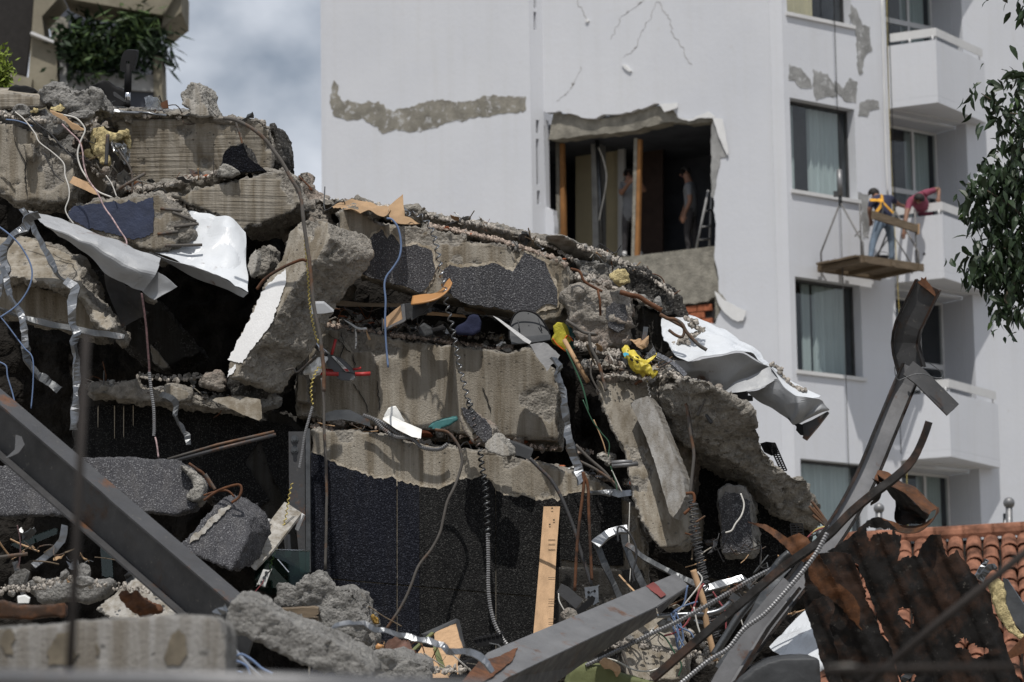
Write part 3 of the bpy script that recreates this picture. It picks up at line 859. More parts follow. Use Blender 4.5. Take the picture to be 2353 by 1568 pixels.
post('timber_prop', 'L 303,370 330,370 345,1100 310,1100', -.5, M['prop_orange'], .08, 'orange timber prop beside the grey one at the left end of the torn room', 'prop', 'props holding up the ceiling of the torn room')
post('timber_prop', 'L 872,330 898,330 872,1300 850,1300', -.42, M['cement'], .09, 'grey timber prop that a worker holds in the middle of the torn room', 'prop', 'props holding up the ceiling of the torn room')
post('timber_prop', 'L 900,340 926,340 904,1300 876,1300', -.42, M['prop_orange'], .08, 'orange timber prop strapped to the grey one in front of the worker', 'prop', 'props holding up the ceiling of the torn room')
lad = thing('step_ladder', 'pale metal step ladder at the right edge of the torn room', 'ladder', PB.pt(U1 - .3, zf, -.7))
def lp(s, off): return [PB.pt(*PB.uv(*q[:2], off), off) for q in Z(s)]
for s, off in (('L 1442,730 1340,1215', -.6), ('L 1468,730 1448,1200', -1.0)):
    tube('rail', lp(s, off), 0, .024, M['bar_fg2'], lad, straight=True)
for s in ('L 1436,738 1472,735', 'L 1392,1010 1470,1003', 'L 1365,1110 1458,1100', 'L 1414,890 1462,880'):
    p = lp(s, -.6); q = lp(s, -1.0)
    tube('rung', [p[0], q[1]], 0, .02, M['bar_fg2'], lad, straight=True)
# cement repair along the crack, spalled plaster, cracks
wplate('cement_patch', PA, jag2(PA.path('H 175,452 200,490 240,560 330,572 430,565 520,615 640,580 700,560 800,545 960,560 1010,535 1160,540 1258,535 1262,630 1180,640 1040,650 940,660 800,690 740,715 600,730 490,722 450,732 420,690 340,660 270,672 200,650 172,560'), .09, .035, 21), M['patch'], bld, .008, .01)
cr = lambda pl, s, w, off=.004: [wplate('crack', pl, [(a[0], a[1]) for a in L] + [(a[0] + w * .8, a[1] + w * .6) for a in reversed(L)], M['crack'], bld, off, .006) for L in [jag_uv2(pl.path(s))]]
def jag_uv2(p):
    out = []
    for i in range(len(p) - 1):
        for t in np.linspace(0, 1, 9)[:-1]:
            out.append((p[i][0] + (p[i + 1][0] - p[i][0]) * t + rnd.uniform(-.03, .03), p[i][1] + (p[i + 1][1] - p[i][1]) * t + rnd.uniform(-.03, .03)))
    return out + [p[-1]]
for s in ('H 1980,10 1930,110 1890,180 1850,280 1790,320', 'H 1982,15 2040,90 2060,180 2120,280 2170,360', 'H 1560,375 1515,460 1480,520 1420,560', 'H 1905,0 1780,95 1720,220', 'H 1500,-60 1560,60 1590,110'):
    cr(PB, s, .013)
for s in ('H 1785,358 1810,362 1838,394 1828,400 1798,378', 'H 1592,108 1604,118 1595,126 1582,118'):
    wplate('plaster_flap', PB, jag_uv(PB.path(s), .03, .015, 30), M['plaster_white'], bld, .035, .03)
for s in ('I 395,400 470,430 530,510 545,560 480,562 440,510 400,512', 'I 560,450 640,470 680,520 705,600 640,600 575,632 550,540', 'I 690,510 740,550 780,490 825,520 822,650 750,632 680,560', 'I 780,20 820,60 850,150 910,160 920,310 880,350 870,470 845,480 830,340 810,180 780,90', 'I 840,650 900,630 960,640 970,680 900,690 890,722 830,730', 'M 740,210 790,240 860,215 870,800 780,790 760,500'):
    wplate('cement_patch', PC, jag2(PC.path(s), .07, .035, 33), M['patch_pale'], bld, .008, .01)
# windowed facade: one storey repeated
dzs = PC.uv(1815, 230)[1] - PC.uv(1826, 641)[1]
u0, zt = PC.uv(*Z('I 405,612')[0]); u1 = PC.uv(*Z('I 812,690')[0])[0]; zb = PC.uv(*Z('I 415,1195')[0])[1]
uD0, zD1 = PC.uv(2043, 272); uD1 = PC.uv(2228, 500)[0]
zrail = PC.uv(*Z('I 1012,205')[0])[1]      # top of rail, balcony of the storey above
zfl = PC.uv(*Z('I 1025,680')[0])[1]        # soffit line of that balcony
zD0 = zfl - dzs + .12
uE = uD1 + 9.0
holes = []
for k in (-1, 0, 1, 2, 3):
    s = -k * dzs
    holes.append(rect(u0, zb + s, u1, zt + s))
    holes.append(rect(uD0, zD0 + s + .0, uD1, zfl + s - .02))
holes = [h for h in holes if h[2][1] < z_t and h[0][1] > z_g]
from_bm('window_wall', wall_mesh(bmesh.new(), PC, rect(.004, z_g, uE, z_t), holes, 0, .28), M['wall'], bld, False)
def window(uA, z0, uB, z1, off, mull=None, split=None, frame='frame_dk', curt=((0, 1),), fw=.05):
    f = bmesh.new()
    wall_mesh(f, PC, rect(uA, z0, uB, z1), [rect(uA + fw, z0 + fw, uB - fw, z1 - fw)], off, .07)
    for m in (mull or []):
        u = uA + (uB - uA) * m; wall_mesh(f, PC, rect(u - fw * .6, z0 + fw, u + fw * .6, z1 - fw), (), off - .002, .06)
    if split:
        z = z0 + (z1 - z0) * split; wall_mesh(f, PC, rect(uA + fw, z - fw, uB - fw, z + fw), (), off - .004, .055)
    w = from_bm('window', f, M[frame], bld, False)
    wbox('pane', PC, uA + fw, z0 + fw, uB - fw, z1 - fw, M['glass'], w, off - .03, .006)
    for (a, b, mt) in curt:
        n = 40; p = []
        for i in range(n + 1):
            u = uA + fw + (uB - uA - 2 * fw) * (a + (b - a) * i / n)
            p.append((u, off - .22 + .035 * math.sin(i * 1.9 + a * 9) + .02 * math.sin(i * .7)))
        v = [PC.pt(u, z, o) for u, o in p for z in (z0 + .02, z1 - .02)]
        from_np('curtain', v, [(2 * i, 2 * i + 1, 2 * i + 3, 2 * i + 2) for i in range(n)], M[mt], w, True)
    bx = bmesh.new()
    e = .0
    q = [PC.pt(u, z, o) for o in (off - .06, off - 1.1) for (u, z) in rect(uA - e, z0 - e, uB + e, z1 + e)]
    vv = [bx.verts.new(x) for x in q]
    for fc in ((4, 5, 6, 7), (0, 1, 5, 4), (1, 2, 6, 5), (2, 3, 7, 6), (3, 0, 4, 7)): bx.faces.new([vv[i] for i in fc])
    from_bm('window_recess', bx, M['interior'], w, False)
    return w
cset = {-1: ((0, .62, 'beige_wall'),), 0: ((0, .25, 'curtain'), (.5, 1, 'curtain')), 1: ((.30, .42, 'curtain'), (.5, 1, 'curtain')), 2: ((0, 1, 'curtain'),), 3: ((0, 1, 'curtain'),)}
PB1 = None
for k in (-1, 0, 1, 2, 3):
    s = -k * dzs
    if zt + s < z_t and zb + s > z_g:
        window(u0 + .004, zb + s + .03, u1 - .004, zt + s - .004, -.20, None, None, 'frame_dk', cset[k], .035)
        wbox('window_sill', PC, u0 - .04, zb + s - .05, u1 + .06, zb + s + .02, M['reveal'], bld, .05, .2)
    if zfl + s < z_t and zD0 + s > z_g:
        zz0, zz1 = zD0 + s + .01, zfl + s - .07
        window(uD0 + .01, zz0, uD1 - .02, zz1, -.78, (.33, .68), .60, 'reveal', ((.68, 1, 'curtain'),) if k != 1 else ((0, .2, 'interior'),), .05)
        bm = bmesh.new(); wall_mesh(bm, PC, rect(uD0 + .002, zz1 + .002, uD1 - .002, zfl + s - .022), (), -.283, .55); from_bm('opening_head', bm, M['wall'], bld, False)
        q = Pl(PC.pt(uD1 - .002, 0, 0), (PC.n.x, PC.n.y)); q.n = -PC.u
        bm = bmesh.new(); wall_mesh(bm, q, rect(*sorted((q.u.dot(-PC.n) * .285, q.u.dot(-PC.n) * .9))[0:1], zz0, sorted((q.u.dot(-PC.n) * .285, q.u.dot(-PC.n) * .9))[1], zz1), (), 0, .012)
        from_bm('opening_side', bm, M['wall'], bld, False)
# balconies: pointed boxes on the corner
cc = W(2150, 500, 1.0)
uBa = PC.uv(*Z('I 1018,290')[0])[0]
def bal_corner():
    # the point straight out from the wall whose image lies at photo x 2153
    best = None
    for i in range(60):
        for j in range(60):
            p = PC.pt(uBa + i * .05, zfl + .3, j * .05)
            l = (CM.transposed() @ (p - CAM)); x = CX + F * l.x / -l.z
            dirp = (p - PC.pt(uBa, zfl + .3)); 
            if dirp.length < .3: continue
            ang = abs(dirp.normalized().dot(Vector((.90, -.436, 0))) - 1)
            sc = abs(x - 2153) / 20 + ang * 60
            if best is None or sc < best[0]: best = (sc, i * .05, j * .05)
    return best[1], best[2]
ci, cj = bal_corner()
uBe = PC.uv(*Z('I 1625,330')[0], .22)[0]
def prism_h(loop, z0, z1):
    bm = bmesh.new()
    a = [bm.verts.new(PC.pt(u, z0, o)) for u, o in loop]; b = [bm.verts.new(PC.pt(u, z1, o)) for u, o in loop]
    bm.faces.new(a); bm.faces.new(list(reversed(b)))
    for i in range(len(loop)): bm.faces.new((a[i], a[(i + 1) % len(loop)], b[(i + 1) % len(loop)], b[i]))
    return bm
zbt = PC.uv(*Z('I 1015,290')[0])[1]
outl = [(uBa, .003), (uBa + ci, cj), (uBe, .22), (uBe, .003)]
def inset(L, t):
    c = Vector((sum(q[0] for q in L) / 4, sum(q[1] for q in L) / 4)); return [(q[0] + (c.x - q[0]) * t, max(.004, q[1] + (c.y - q[1]) * t)) for q in L]
for k in (-1, 0, 1, 2):
    s = -k * dzs
    if zfl + s < z_g + 1: continue
    b = from_bm('balcony', prism_h(outl, zfl + s, zfl + s + .14), M['wall'], bld, False)
    inn = inset(outl, .10)
    for i in range(3):
        (ua, oa), (ub, ob) = outl[i], outl[i + 1]; (va, pa), (vb, pb) = inn[i], inn[i + 1]
        from_bm('parapet_panel', prism_h([(ua, oa), (ub, ob), (vb, pb), (va, pa)], zfl + s + .142, zbt + s), M['wall'], b, False)
    rz = zrail + s - .02
    for i in range(2):
        (ua, oa), (ub, ob) = inset(outl, .04)[i], inset(outl, .04)[i + 1]; (va, pa), (vb, pb) = inn[i], inn[i + 1]
        from_bm('rail', prism_h([(ua, oa), (ub, ob), (vb, pb), (va, pa)], rz - .16, rz), M['reveal'], b, False)
        for t in (.02, .5, .97) if i else (.45, .96):
            p = PC.pt(ua + (ub - ua) * t * .98, zbt + s, (oa + (ob - oa) * t) * .96); q = p + UP * (rz - .16 - zbt - s)
            tube('baluster', [p, q], 0, .022, M['reveal'], b, straight=True)
# yellow cable and down pipe at the inner corner
p = [PC.pt(*PC.uv(x, y, .05), .05) for x, y in ((2037, -20), (2045, 300), (2062, 640), (2080, 960), (2086, 1240))]
tube('yellow_cable', p, 0, .006, M['wire_yellow'], None, 'yellow cable hanging down the white wall beside the balconies', 'cable')
p = [PC.pt(*PC.uv(x, y, .06), .06) for x, y in ((2026, -20), (2034, 300), (2040, 450))]
tube('drain_pipe', p, 0, .022, M['reveal'], None, 'white down pipe between the big windows and the balconies', 'pipe')

# ------------------------------------------------------------------ beige building, far left
D2 = 78.0
lb = thing('concrete_building', 'beige concrete building with deep planted terrace behind the rubble', 'building', W(200, 260, D2) * 1.0)
lb.location.z = 0
def lpart(name, s, d, th, mat): return plate(name, s, d, (0, th, 0), M[mat], lb)
lpart('pier', 'N 405,-80 720,-60 492,195 522,430 660,492 692,1400 300,1400 372,380', D2, 1.2, 'beige')
lpart('beam', 'N 722,-75 2140,-200 1922,180 880,0', D2 - .3, 1.6, 'beige')
lpart('beam_end', 'N 1924,180 2140,-200 2135,140 1900,320', D2 - .1, 1.8, 'beige')
lpart('opening_shade', 'N -200,-80 400,-80 365,380 305,885 60,842 -200,800', D2 + .5, .2, 'opening_shade')  # flat plate; the opening's shade is put into its colour
lpart('parapet', 'N -200,830 60,846 380,925 320,1400 -200,1400', D2 - .2, .5, 'beige')
lpart('ledge', 'N 350,395 375,370 640,480 625,505', D2 - .25, .24, 'reveal')
lpart('planter', 'N 700,860 1250,865 1810,880 1815,1080 1500,1060 700,1060', D2 + .2, .6, 'cement_pale')
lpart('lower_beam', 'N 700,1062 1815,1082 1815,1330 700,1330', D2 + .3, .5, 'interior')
lpart('right_pier', 'N 1800,640 1905,680 1925,1400 1815,1400', D2 + .1, .9, 'beige')
lpart('planter_end', 'N 690,660 760,670 790,860 800,1000 705,1000', D2 + .1, .3, 'cement_pale')
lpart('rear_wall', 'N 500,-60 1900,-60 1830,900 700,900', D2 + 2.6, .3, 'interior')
lpart('inner_panel', 'N 600,200 800,200 790,480 600,460', D2 + 2.0, .2, 'cement')
lb.children[-1]['label'] = 'grey panel behind the plants'
# terrace plants
def leaf_mesh(name, L, w, droop=.25, mat=None, seg=3):
    v, f = [], []
    for i in range(seg + 1):
        t = i / seg; ww = w * math.sin(math.pi * min(1, .08 + t * .92)) * (1.0 if t < .6 else 1.15 * (1 - t) / .46 if t < 1 else 0)
        z = -droop * L * t * t
        v += [(-ww, L * t, z + ww * .35), (0, L * t, z), (ww, L * t, z + ww * .35)]
    for i in range(seg):
        a = i * 3
        f += [(a, a + 1, a + 4, a + 3), (a + 1, a + 2, a + 5, a + 4)]
    me = bpy.data.meshes.new(name); me.from_pydata(v, [], f); me.materials.append(mat); me.update()
    return me
def leaf_cloud(name, pts, Lr, w, mat, parent, seed, down=.3):
    r = random.Random(seed); v, f = [], []
    for p in pts:
        L = r.uniform(*Lr); d = Vector((r.gauss(0, 1), r.gauss(0, 1), r.gauss(-down, .8))).normalized()
        s = d.orthogonal().normalized() if r.random() < .5 else d.cross(Vector((r.gauss(0, 1), r.gauss(0, 1), r.gauss(0, 1)))).normalized()
        k = len(v); w2 = L * w
        v += [p, p + d * L * .5 + s * w2, p + d * L, p + d * L * .5 - s * w2]
        f.append((k, k + 1, k + 2, k + 3))
    return from_np(name, v, f, mat, parent, False)
rp = random.Random(4)
def blob_pts(s, d, rad, n, dd=.5):
    out = []
    for q in Z(s):
        c = W(q[0], q[1], d); m = q[2] if len(q) > 2 else 1.0
        for _ in range(int(n * m)):
            out.append(c + Vector((rp.gauss(0, rad), rp.gauss(0, dd), rp.gauss(0, rad))) * m)
    return out
pl1 = thing('terrace_plant', 'mass of trailing green plants in the beige terrace planter', 'plants', W(200, 170, D2 + .3), None)
leaf_cloud('foliage', blob_pts('N 800,560 900,450 1000,620 900,720 1100,500 1150,650 1250,560 1050,780 950,850 1200,800 1350,700 1400,560 1000,400', D2 + .3, .27, 120, .3), (.14, .36), .2, M['fern'], pl1, 1)
leaf_cloud('pale_foliage', blob_pts('N 1000,450 1320,480 1100,740 960,460', D2 - .1, .25, 50, .2), (.14, .3), .2, M['leaf_lt'], pl1, 2)
pl2 = thing('terrace_plant', 'palm like plant with long drooping fronds at the terrace corner', 'plant', W(320, 150, D2 + .2), None)
leaf_cloud('frond', blob_pts('N 1500,330 1480,450 1560,220 1650,300 1600,400 1700,500 1780,420 1800,560 1650,620 1860,520', D2 + .2, .24, 85, .3), (.25, .6), .07, M['fern'], pl2, 3, .8)
leaf_cloud('sun_toned_frond', blob_pts('N 1600,200 1750,240 1480,280 1560,330', D2 - .2, .22, 40, .2), (.25, .5), .08, M['leaf_lt'], pl2, 4, .6)  # paler leaf colour puts the sunlight into these fronds
sh = thing('shrub', 'bright yellow green shrub at the left edge above the rubble', 'shrub', W(4, 215, 30.0))
leaf_cloud('foliage', blob_pts('N 0,700 5,800 10,900 30,960 0,1000 45,1040 -40,850', 30.0, .05, 90, .06), (.03, .09), .25, M['shrub'], sh, 5, -.4)
tube('stem', 'N 0,1150 5,900 0,720', 30.0, .01, M['bark'], sh)

# ------------------------------------------------------------------ clay tile roof and flag poles
roof = thing('tiled_roof', 'low clay barrel tile roof behind the rusty sheets', 'roof', W(2100, 1500, 41.0))
RA, RB = W(1880, 1262, 42.5), W(2460, 1228, 42.2)
RC = W(1850, 1640, 39.0)
ru = (RB - RA).normalized(); rv = (RC - RA); LV = rv.length; rv = rv.normalized(); rnm = ru.cross(rv).normalized()
if rnm.z < 0: rnm = -rnm
def tile_me():
    v, f = [], []; n = 7; L = .44
    for j, (y, r) in enumerate(((0, .088), (L, .105))):
        for t in (1.0, .86):
            for i in range(n):
                a = math.pi * i / (n - 1); v.append((-r * t * math.cos(a), y, r * t * math.sin(a) * .85))
    for i in range(n - 1):
        f += [(i, i + 1, 2 * n + i + 1, 2 * n + i), (n + i + 1, n + i, 3 * n + i, 3 * n + i + 1), (2 * n + i, 2 * n + i + 1, 3 * n + i + 1, 3 * n + i)]
    me = bpy.data.meshes.new('roof_tile'); me.from_pydata(v, [], f); me.materials.append(M['tile']); me.update(); return me
tme = tile_me()
nc, nr = int((RB - RA).length / .215), int(LV / .31) + 1
for c in range(nc):
    for r in range(nr):
        o = bpy.data.objects.new('roof_tile', tme); COL.objects.link(o)
        p = RA + ru * (c * .215 + rnd.uniform(-.01, .01)) + rv * (r * .31 + rnd.uniform(-.012, .012)) + rnm * (.02 + rnd.uniform(0, .012))
        m = Matrix((ru, rv, rnm)).transposed() @ Matrix.Rotation(rnd.uniform(-.05, .05), 3, 'Z') @ Matrix.Rotation(.07, 3, 'X')
        o.parent = roof; o.matrix_parent_inverse = Matrix.Identity(4)
        o.matrix_basis = Matrix.Translation(p - roof.location) @ m.to_4x4()
bm = bmesh.new()
vs = [bm.verts.new(q) for q in (RA - ru * .2, RB + ru * .2, RB + ru * .2 + rv * LV, RA - ru * .2 + rv * LV)]
vs += [bm.verts.new(v.co - rnm * .12) for v in vs]
for fc in ((0, 1, 2, 3), (7, 6, 5, 4), (0, 4, 5, 1), (1, 5, 6, 2), (2, 6, 7, 3), (3, 7, 4, 0)): bm.faces.new([vs[i] for i in fc])
from_bm('roof_deck', bm, M['core'], roof, False)
for c in range(int((RB - RA).length / .36)):
    pp0 = RA + ru * c * .36 - rv * .02 + rnm * .1
    v, f = sweep_np([pp0, pp0 + ru * .40], [(.11 * math.sin(a) - .02, .12 * math.cos(a)) for a in np.linspace(0, math.pi, 7)], rnm)
    from_np('ridge_tile', v, f, M['tile'], roof, False)
def hwall(name, x0, x1, d0, d1, zz): pass
bm = bmesh.new(); box_bm(bm, Vector(((RA.x + RB.x) / 2, 42.4 + .4, (RA.z - .3) / 2)), (RB - RA).length, .3, RA.z - .3)
from_bm('house_wall', bm, M['beige'], roof, False)
fp = thing('flag_pole', 'silver flag pole with ball top and white flag above the tiled roof', 'flag pole', W(2320, 1245, 46))
tube('pole', 'K 1922,900 1916,370', 46, .05, M['conduit'], fp, straight=True)
bm = bmesh.new(); bmesh.ops.create_uvsphere(bm, u_segments=12, v_segments=8, radius=.08, matrix=Matrix.Translation(W(*Z('K 1915,358')[0], 46))); from_bm('finial', bm, M['conduit'], fp, True)
sheet('flag', ['K 1893,455 1900,470', 'K 1865,560 1898,570', 'K 1840,650 1896,650'], 45.9, M['plaster_white'], fp, nu=8, nv=12, crumple=.1)
tube('halyard_pole', 'K 1889,900 1889,430', 46.1, .03, M['galv_dull'], fp, straight=True)
fp = thing('flag_pole', 'short silver pole seen behind the bent steel beam', 'flag pole', W(2018, 1200, 46))
tube('pole', 'K 1040,640 1038,400', 46, .05, M['conduit'], fp, straight=True)
bm = bmesh.new(); bmesh.ops.create_uvsphere(bm, u_segments=12, v_segments=8, radius=.075, matrix=Matrix.Translation(W(*Z('K 1038,395')[0], 46))); from_bm('finial', bm, M['conduit'], fp, True)

# ------------------------------------------------------------------ tree at the right edge
tr = thing('tree', 'leafy dark green tree branch reaching in at the right edge', 'tree', Vector((5.0, 21.5, 0)))
T0 = W(2500, 1500, 21.6)
tube('trunk', [Vector((T0.x + .2, 21.6, 0)), T0, W(2470, 900, 21.6), W(2450, 400, 21.7), W(2430, -100, 21.7)], 0, .09, M['bark'], tr, n=9, wob=.02)
limbs = ['P 2455,700 2400,560 2330,480 2270,440 2225,420', 'P 2400,560 2350,520 2300,500 2245,500', 'P 2455,620 2400,640 2330,650 2280,620 2240,610',
         'P 2450,420 2400,330 2340,290 2290,240 2255,215', 'P 2400,330 2360,270 2320,260', 'P 2330,480 2290,460 2235,460', 'P 2330,650 2310,690 2335,715', 'P 2400,560 2360,440 2310,400 2275,390',
         'P 2460,60 2400,20 2350,5', 'P 2400,640 2350,590 2300,570 2255,575', 'P 2440,420 2380,400 2320,430 2290,470', 'P 2440,520 2380,560 2330,600 2290,640', 'P 2440,300 2380,330 2330,360 2300,420', 'P 2440,600 2370,620 2320,690', 'P 2440,450 2390,480 2340,540', 'P 2350,520 2330,560 2300,600', 'P 2400,200 2365,170 2352,190']
lp3 = []
for k, s in enumerate(limbs):
    p = spline(pts3(s, 21.5 + rnd.uniform(-.12, .12)), 8)
    v, f = sweep_np(p, circ(.011, 5), None, None, lambda i, n=len(p): 1.25 - i / n)
    from_np('limb', v, f, M['bark'], tr, True)
    lp3 += [(q, i / len(p), k) for i, q in enumerate(p) if i / len(p) > .3]
lm = [leaf_mesh('leaf', L, L * .23, dr, M[mt]) for L, dr, mt in ((.095, .3, 'leaf'), (.11, .5, 'leaf'), (.08, .2, 'leaf'), (.09, .4, 'leaf'), (.085, .3, 'leaf_lt'))]
rl = random.Random(12)
stuffv, stufff = [], []
for n in range(1700):
    q, t, k = rl.choice(lp3)
    c = q + Vector((rl.gauss(0, .07), rl.gauss(0, .13), rl.gauss(-.01, .075)))
    a = rl.uniform(0, 2 * math.pi); pitch = rl.gauss(-.95, .45)
    rot = Euler((pitch, rl.gauss(0, .5), a)).to_matrix()
    sc = rl.uniform(.7, 1.15)
    if n < 300:
        o = bpy.data.objects.new('leaf', lm[rl.choice((0, 1, 2, 3, 3, 4))]); COL.objects.link(o)
        o.parent = tr; o.matrix_parent_inverse = Matrix.Identity(4)
        o.matrix_basis = Matrix.Translation(c - tr.location) @ rot.to_4x4() @ Matrix.Scale(sc, 4)
    else:
        me = lm[n % 4]; b0 = len(stuffv)
        stuffv += [c + rot @ (v.co * sc) for v in me.vertices]; stufff += [tuple(b0 + i for i in p.vertices) for p in me.polygons]
o = from_np('foliage', stuffv, stufff, M['leaf'], tr, False); o['kind'] = 'stuff'
# ================================================================== RUBBLE PILE: large broken members
G_SLAB = None
core = slab('rubble_core', 'P -80,330 200,300 560,330 640,420 720,520 1000,590 1280,660 1480,720 1560,790 1600,930 1740,1100 1830,1240 1860,1340 1800,1420 1780,1800 -80,1800', 25.7, (0, 2.6, -.2), M['core'], vox=.07, rough=.12, formed='', jag=6, kind='structure', label=None)  # backing mass whose painted dark makes the gaps read as shade
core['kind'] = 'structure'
slab('rubble_mass', 'A -60,745 200,735 480,740 720,745 860,860 820,1000 600,1080 300,1000 -60,960', 24.95, (0, .6, .05), M['conc_grey'], 'mass of crumbled rubble behind the top left boulders', 'rubble', rough=.06, formed='', vox=.03)
# upper left heap
slab('concrete_slab', 'N -60,1095 120,1090 340,1125 530,1150 545,1265 300,1285 -60,1300', 24.2, (-.1, .75, .22), M['conc'], 'thin flat slab end lying at the very top left of the rubble', 'slab', rough=.015, formed='ft', vox=.018, chip=.012)
slab('concrete_boulder', 'N 478,1110 530,990 660,985 800,1020 890,1050 1030,1040 1190,1055 1240,1160 1285,1240 1275,1330 1100,1345 800,1300 620,1265 500,1200', 24.1, (0, .38, .05), M['conc_grey'], 'large rough grey boulder of broken concrete at the top left beside the black chair', 'boulder', rough=.05, formed='', vox=.017, lumps=.02)
slab('concrete_chunk', 'N 790,1345 880,1290 1060,1290 1080,1340 1000,1410 850,1400', 23.95, (0, .2, .04), M['conc_grey'], 'angular grey stone lying below the large top boulder', 'rubble chunk', rough=.03, formed='', vox=.014)
slab('concrete_chunk', 'N 160,1260 240,1225 330,1280 335,1340 260,1370 170,1320', 23.95, (0, .18, .03), M['conc_grey'], 'small pale cube of concrete under the top left slab edge', 'rubble chunk', rough=.015, formed='f', vox=.014)
slab('concrete_beam', 'A 740,790 1000,770 1400,770 1700,798 1780,850 1800,940 1797,1040 1790,1148 1650,1165 1400,1172 1000,1245 870,1250 845,1100 800,930', 24.45, (.02, 1.0, .10), M['conc'], 'long board marked concrete beam across the top of the heap at upper left', 'beam', rough=.045, formed='f', gy=.0006, chip=.05, jag=2.2, vox=.019, lumps=.03)
slab('dirt_heap', 'A 690,760 780,720 1000,730 1250,755 1400,770 1560,790 1720,800 1775,850 1500,822 1300,835 1000,840 780,860', 24.40, (0, .9, .12), M['dirt'], 'layer of loose grit on the top beam at upper left', 'rubble grit', rough=.045, formed='', kind='stuff', gy=.0035, vox=.018)
slab('concrete_chunk', 'A 1768,815 1800,812 1850,920 1880,1060 1870,1100 1800,1132 1790,1140 1800,950', 24.6, (.05, .5, .05), M['conc_dark'], 'dark broken end of the top beam standing out against the sky', 'rubble chunk', rough=.03, formed='', vox=.017)
slab('concrete_chunk', 'A 1190,630 1210,572 1250,545 1295,540 1325,585 1345,670 1390,762 1330,768 1258,758 1250,720 1198,690', 24.3, (.1, .22, 0), M['conc_pale'], 'pale upright fragment standing alone on the top beam', 'rubble chunk', rough=.022, formed='f', vox=.013, chip=.02)
slab('concrete_slab', 'A 720,715 900,712 1200,712 1255,722 1240,755 1100,748 900,735 725,730', 24.55, (0, .5, .03), M['conc_grey'], 'low flat slab lying behind the grit on the top beam', 'slab', rough=.02, formed='', vox=.018)
lb1 = slab('concrete_block', 'A -60,800 120,815 205,855 300,905 330,960 430,985 480,1040 512,1180 470,1300 430,1325 300,1345 120,1330 -60,1262', 24.05, (.05, .75, .06), M['conc_plain'], 'big cracked grey brown block at the left edge under the top slab', 'block', rough=.04, formed='f', chip=.055, jag=2.5, vox=.018)
slab('concrete_chunk', 'A 140,940 215,930 235,1000 220,1060 175,1055 150,1000', 23.93, (0, .2, .0), M['conc_plain'], 'loose wedge splitting away from the face of the cracked left block', 'rubble chunk', rough=.02, formed='f', vox=.014)
slab('concrete_chunk', 'A 270,790 330,755 420,790 440,850 380,900 300,880', 24.0, (0, .3, .06), M['conc_grey'], 'rounded lump between the yellow wool and the cracked left block', 'rubble chunk', rough=.03, formed='', vox=.015)
slab('broken_core', 'A 440,830 700,800 860,850 900,950 870,1100 960,1200 1000,1310 860,1320 680,1310 500,1330 470,1200 500,1000', 24.62, (0, .7, .05), M['conc_pink'], 'hollow torn mass of crumbled concrete behind the yellow wool', 'rubble chunk', rough=.09, formed='', vox=.022, lumps=.07)
slab('concrete_chunk', 'A 520,1045 600,1030 680,1120 720,1230 690,1290 600,1270 540,1180', 24.35, (0, .3, .02), M['conc_plain'], 'flat faced shard leaning inside the hollow near the red and white wire', 'rubble chunk', rough=.02, formed='f', vox=.016)
slab('concrete_beam', 'A 1140,1290 1420,1206 1660,1165 1890,1123 1935,1170 1965,1260 1992,1352 1930,1390 1840,1440 1700,1490 1590,1512 1530,1470 1440,1420 1260,1370', 23.95, (.04, .85, .06), M['conc'], 'tilted board marked beam below the top beam at upper left', 'beam', rough=.045, formed='f', gx=.0006, chip=.03, jag=2.0, vox=.018)
slab('dirt_heap', 'A 900,1240 1010,1225 1400,1150 1560,1140 1800,1130 1885,1122 1650,1172 1420,1212 1150,1300 1080,1290 1000,1260', 24.15, (0, .5, .08), M['dirt'], 'grit in the seam between the two board marked beams at upper left', 'rubble grit', rough=.05, formed='', kind='stuff', gy=.002, vox=.018)
slab('dirt_heap', 'A 1060,1290 1160,1290 1300,1360 1440,1420 1530,1480 1500,1500 1350,1430 1200,1400 1100,1360', 24.0, (0, .5, .05), M['dirt'], 'grit spilling down below the tilted board marked beam', 'rubble grit', rough=.05, formed='', kind='stuff', vox=.018)
bt = 'A 1450,1100 1470,1010 1520,972 1605,945 1650,1045 1772,1135 1750,1150 1550,1140'
cd = slab('coated_chunk', bt, 23.95, (.05, .25, 0), M['conc_dark'], 'dark coated triangular fragment lying against the top beam end', 'rubble chunk', rough=.015, formed='f', vox=.014, gy=.0012)
coat('coating', 'A 1465,1095 1475,1015 1520,978 1602,952 1645,1045 1765,1132 1560,1134', dplane(Z(bt), 23.95, 0, .0012), .012, M['coat_blue'], cd)
slab('concrete_chunk', 'A 1428,1128 1470,1088 1535,1098 1575,1140 1530,1165 1450,1160', 23.85, (0, .18, .02), M['conc_pale'], 'pale whitish stone in front of the dark triangular fragment', 'rubble chunk', rough=.015, formed='', vox=.012)
ob = 'B 440,160 480,115 620,85 900,60 1050,55 1110,110 1180,150 1245,215 1252,325 1170,345 1165,400 970,425 860,380 740,330 560,285 440,210'
bb = slab('painted_block', ob, 23.55, (.05, .8, .05), M['conc_plain'], 'broken concrete block with a navy blue painted face at left', 'block', rough=.05, formed='f', chip=.02, vox=.017)
coat('blue_paint', 'B 450,155 480,125 620,108 760,92 800,112 850,80 900,110 960,75 1012,68 1016,200 1010,305 960,325 870,345 780,312 650,285 560,262 450,198', dplane(Z(ob), 23.55), .012, M['paint_blue'], bb, wl=5)
for s, l in (('B 1060,140 1205,155', 'a'), ('B 1140,165 1295,225', 'b'), ('B 1150,262 1312,242', 'c'), ('B 1090,385 1335,380', 'd'), ('B 1040,310 1175,292', 'e')):
    tube('rebar', s, 23.55, .011, M['rebar'], bb)
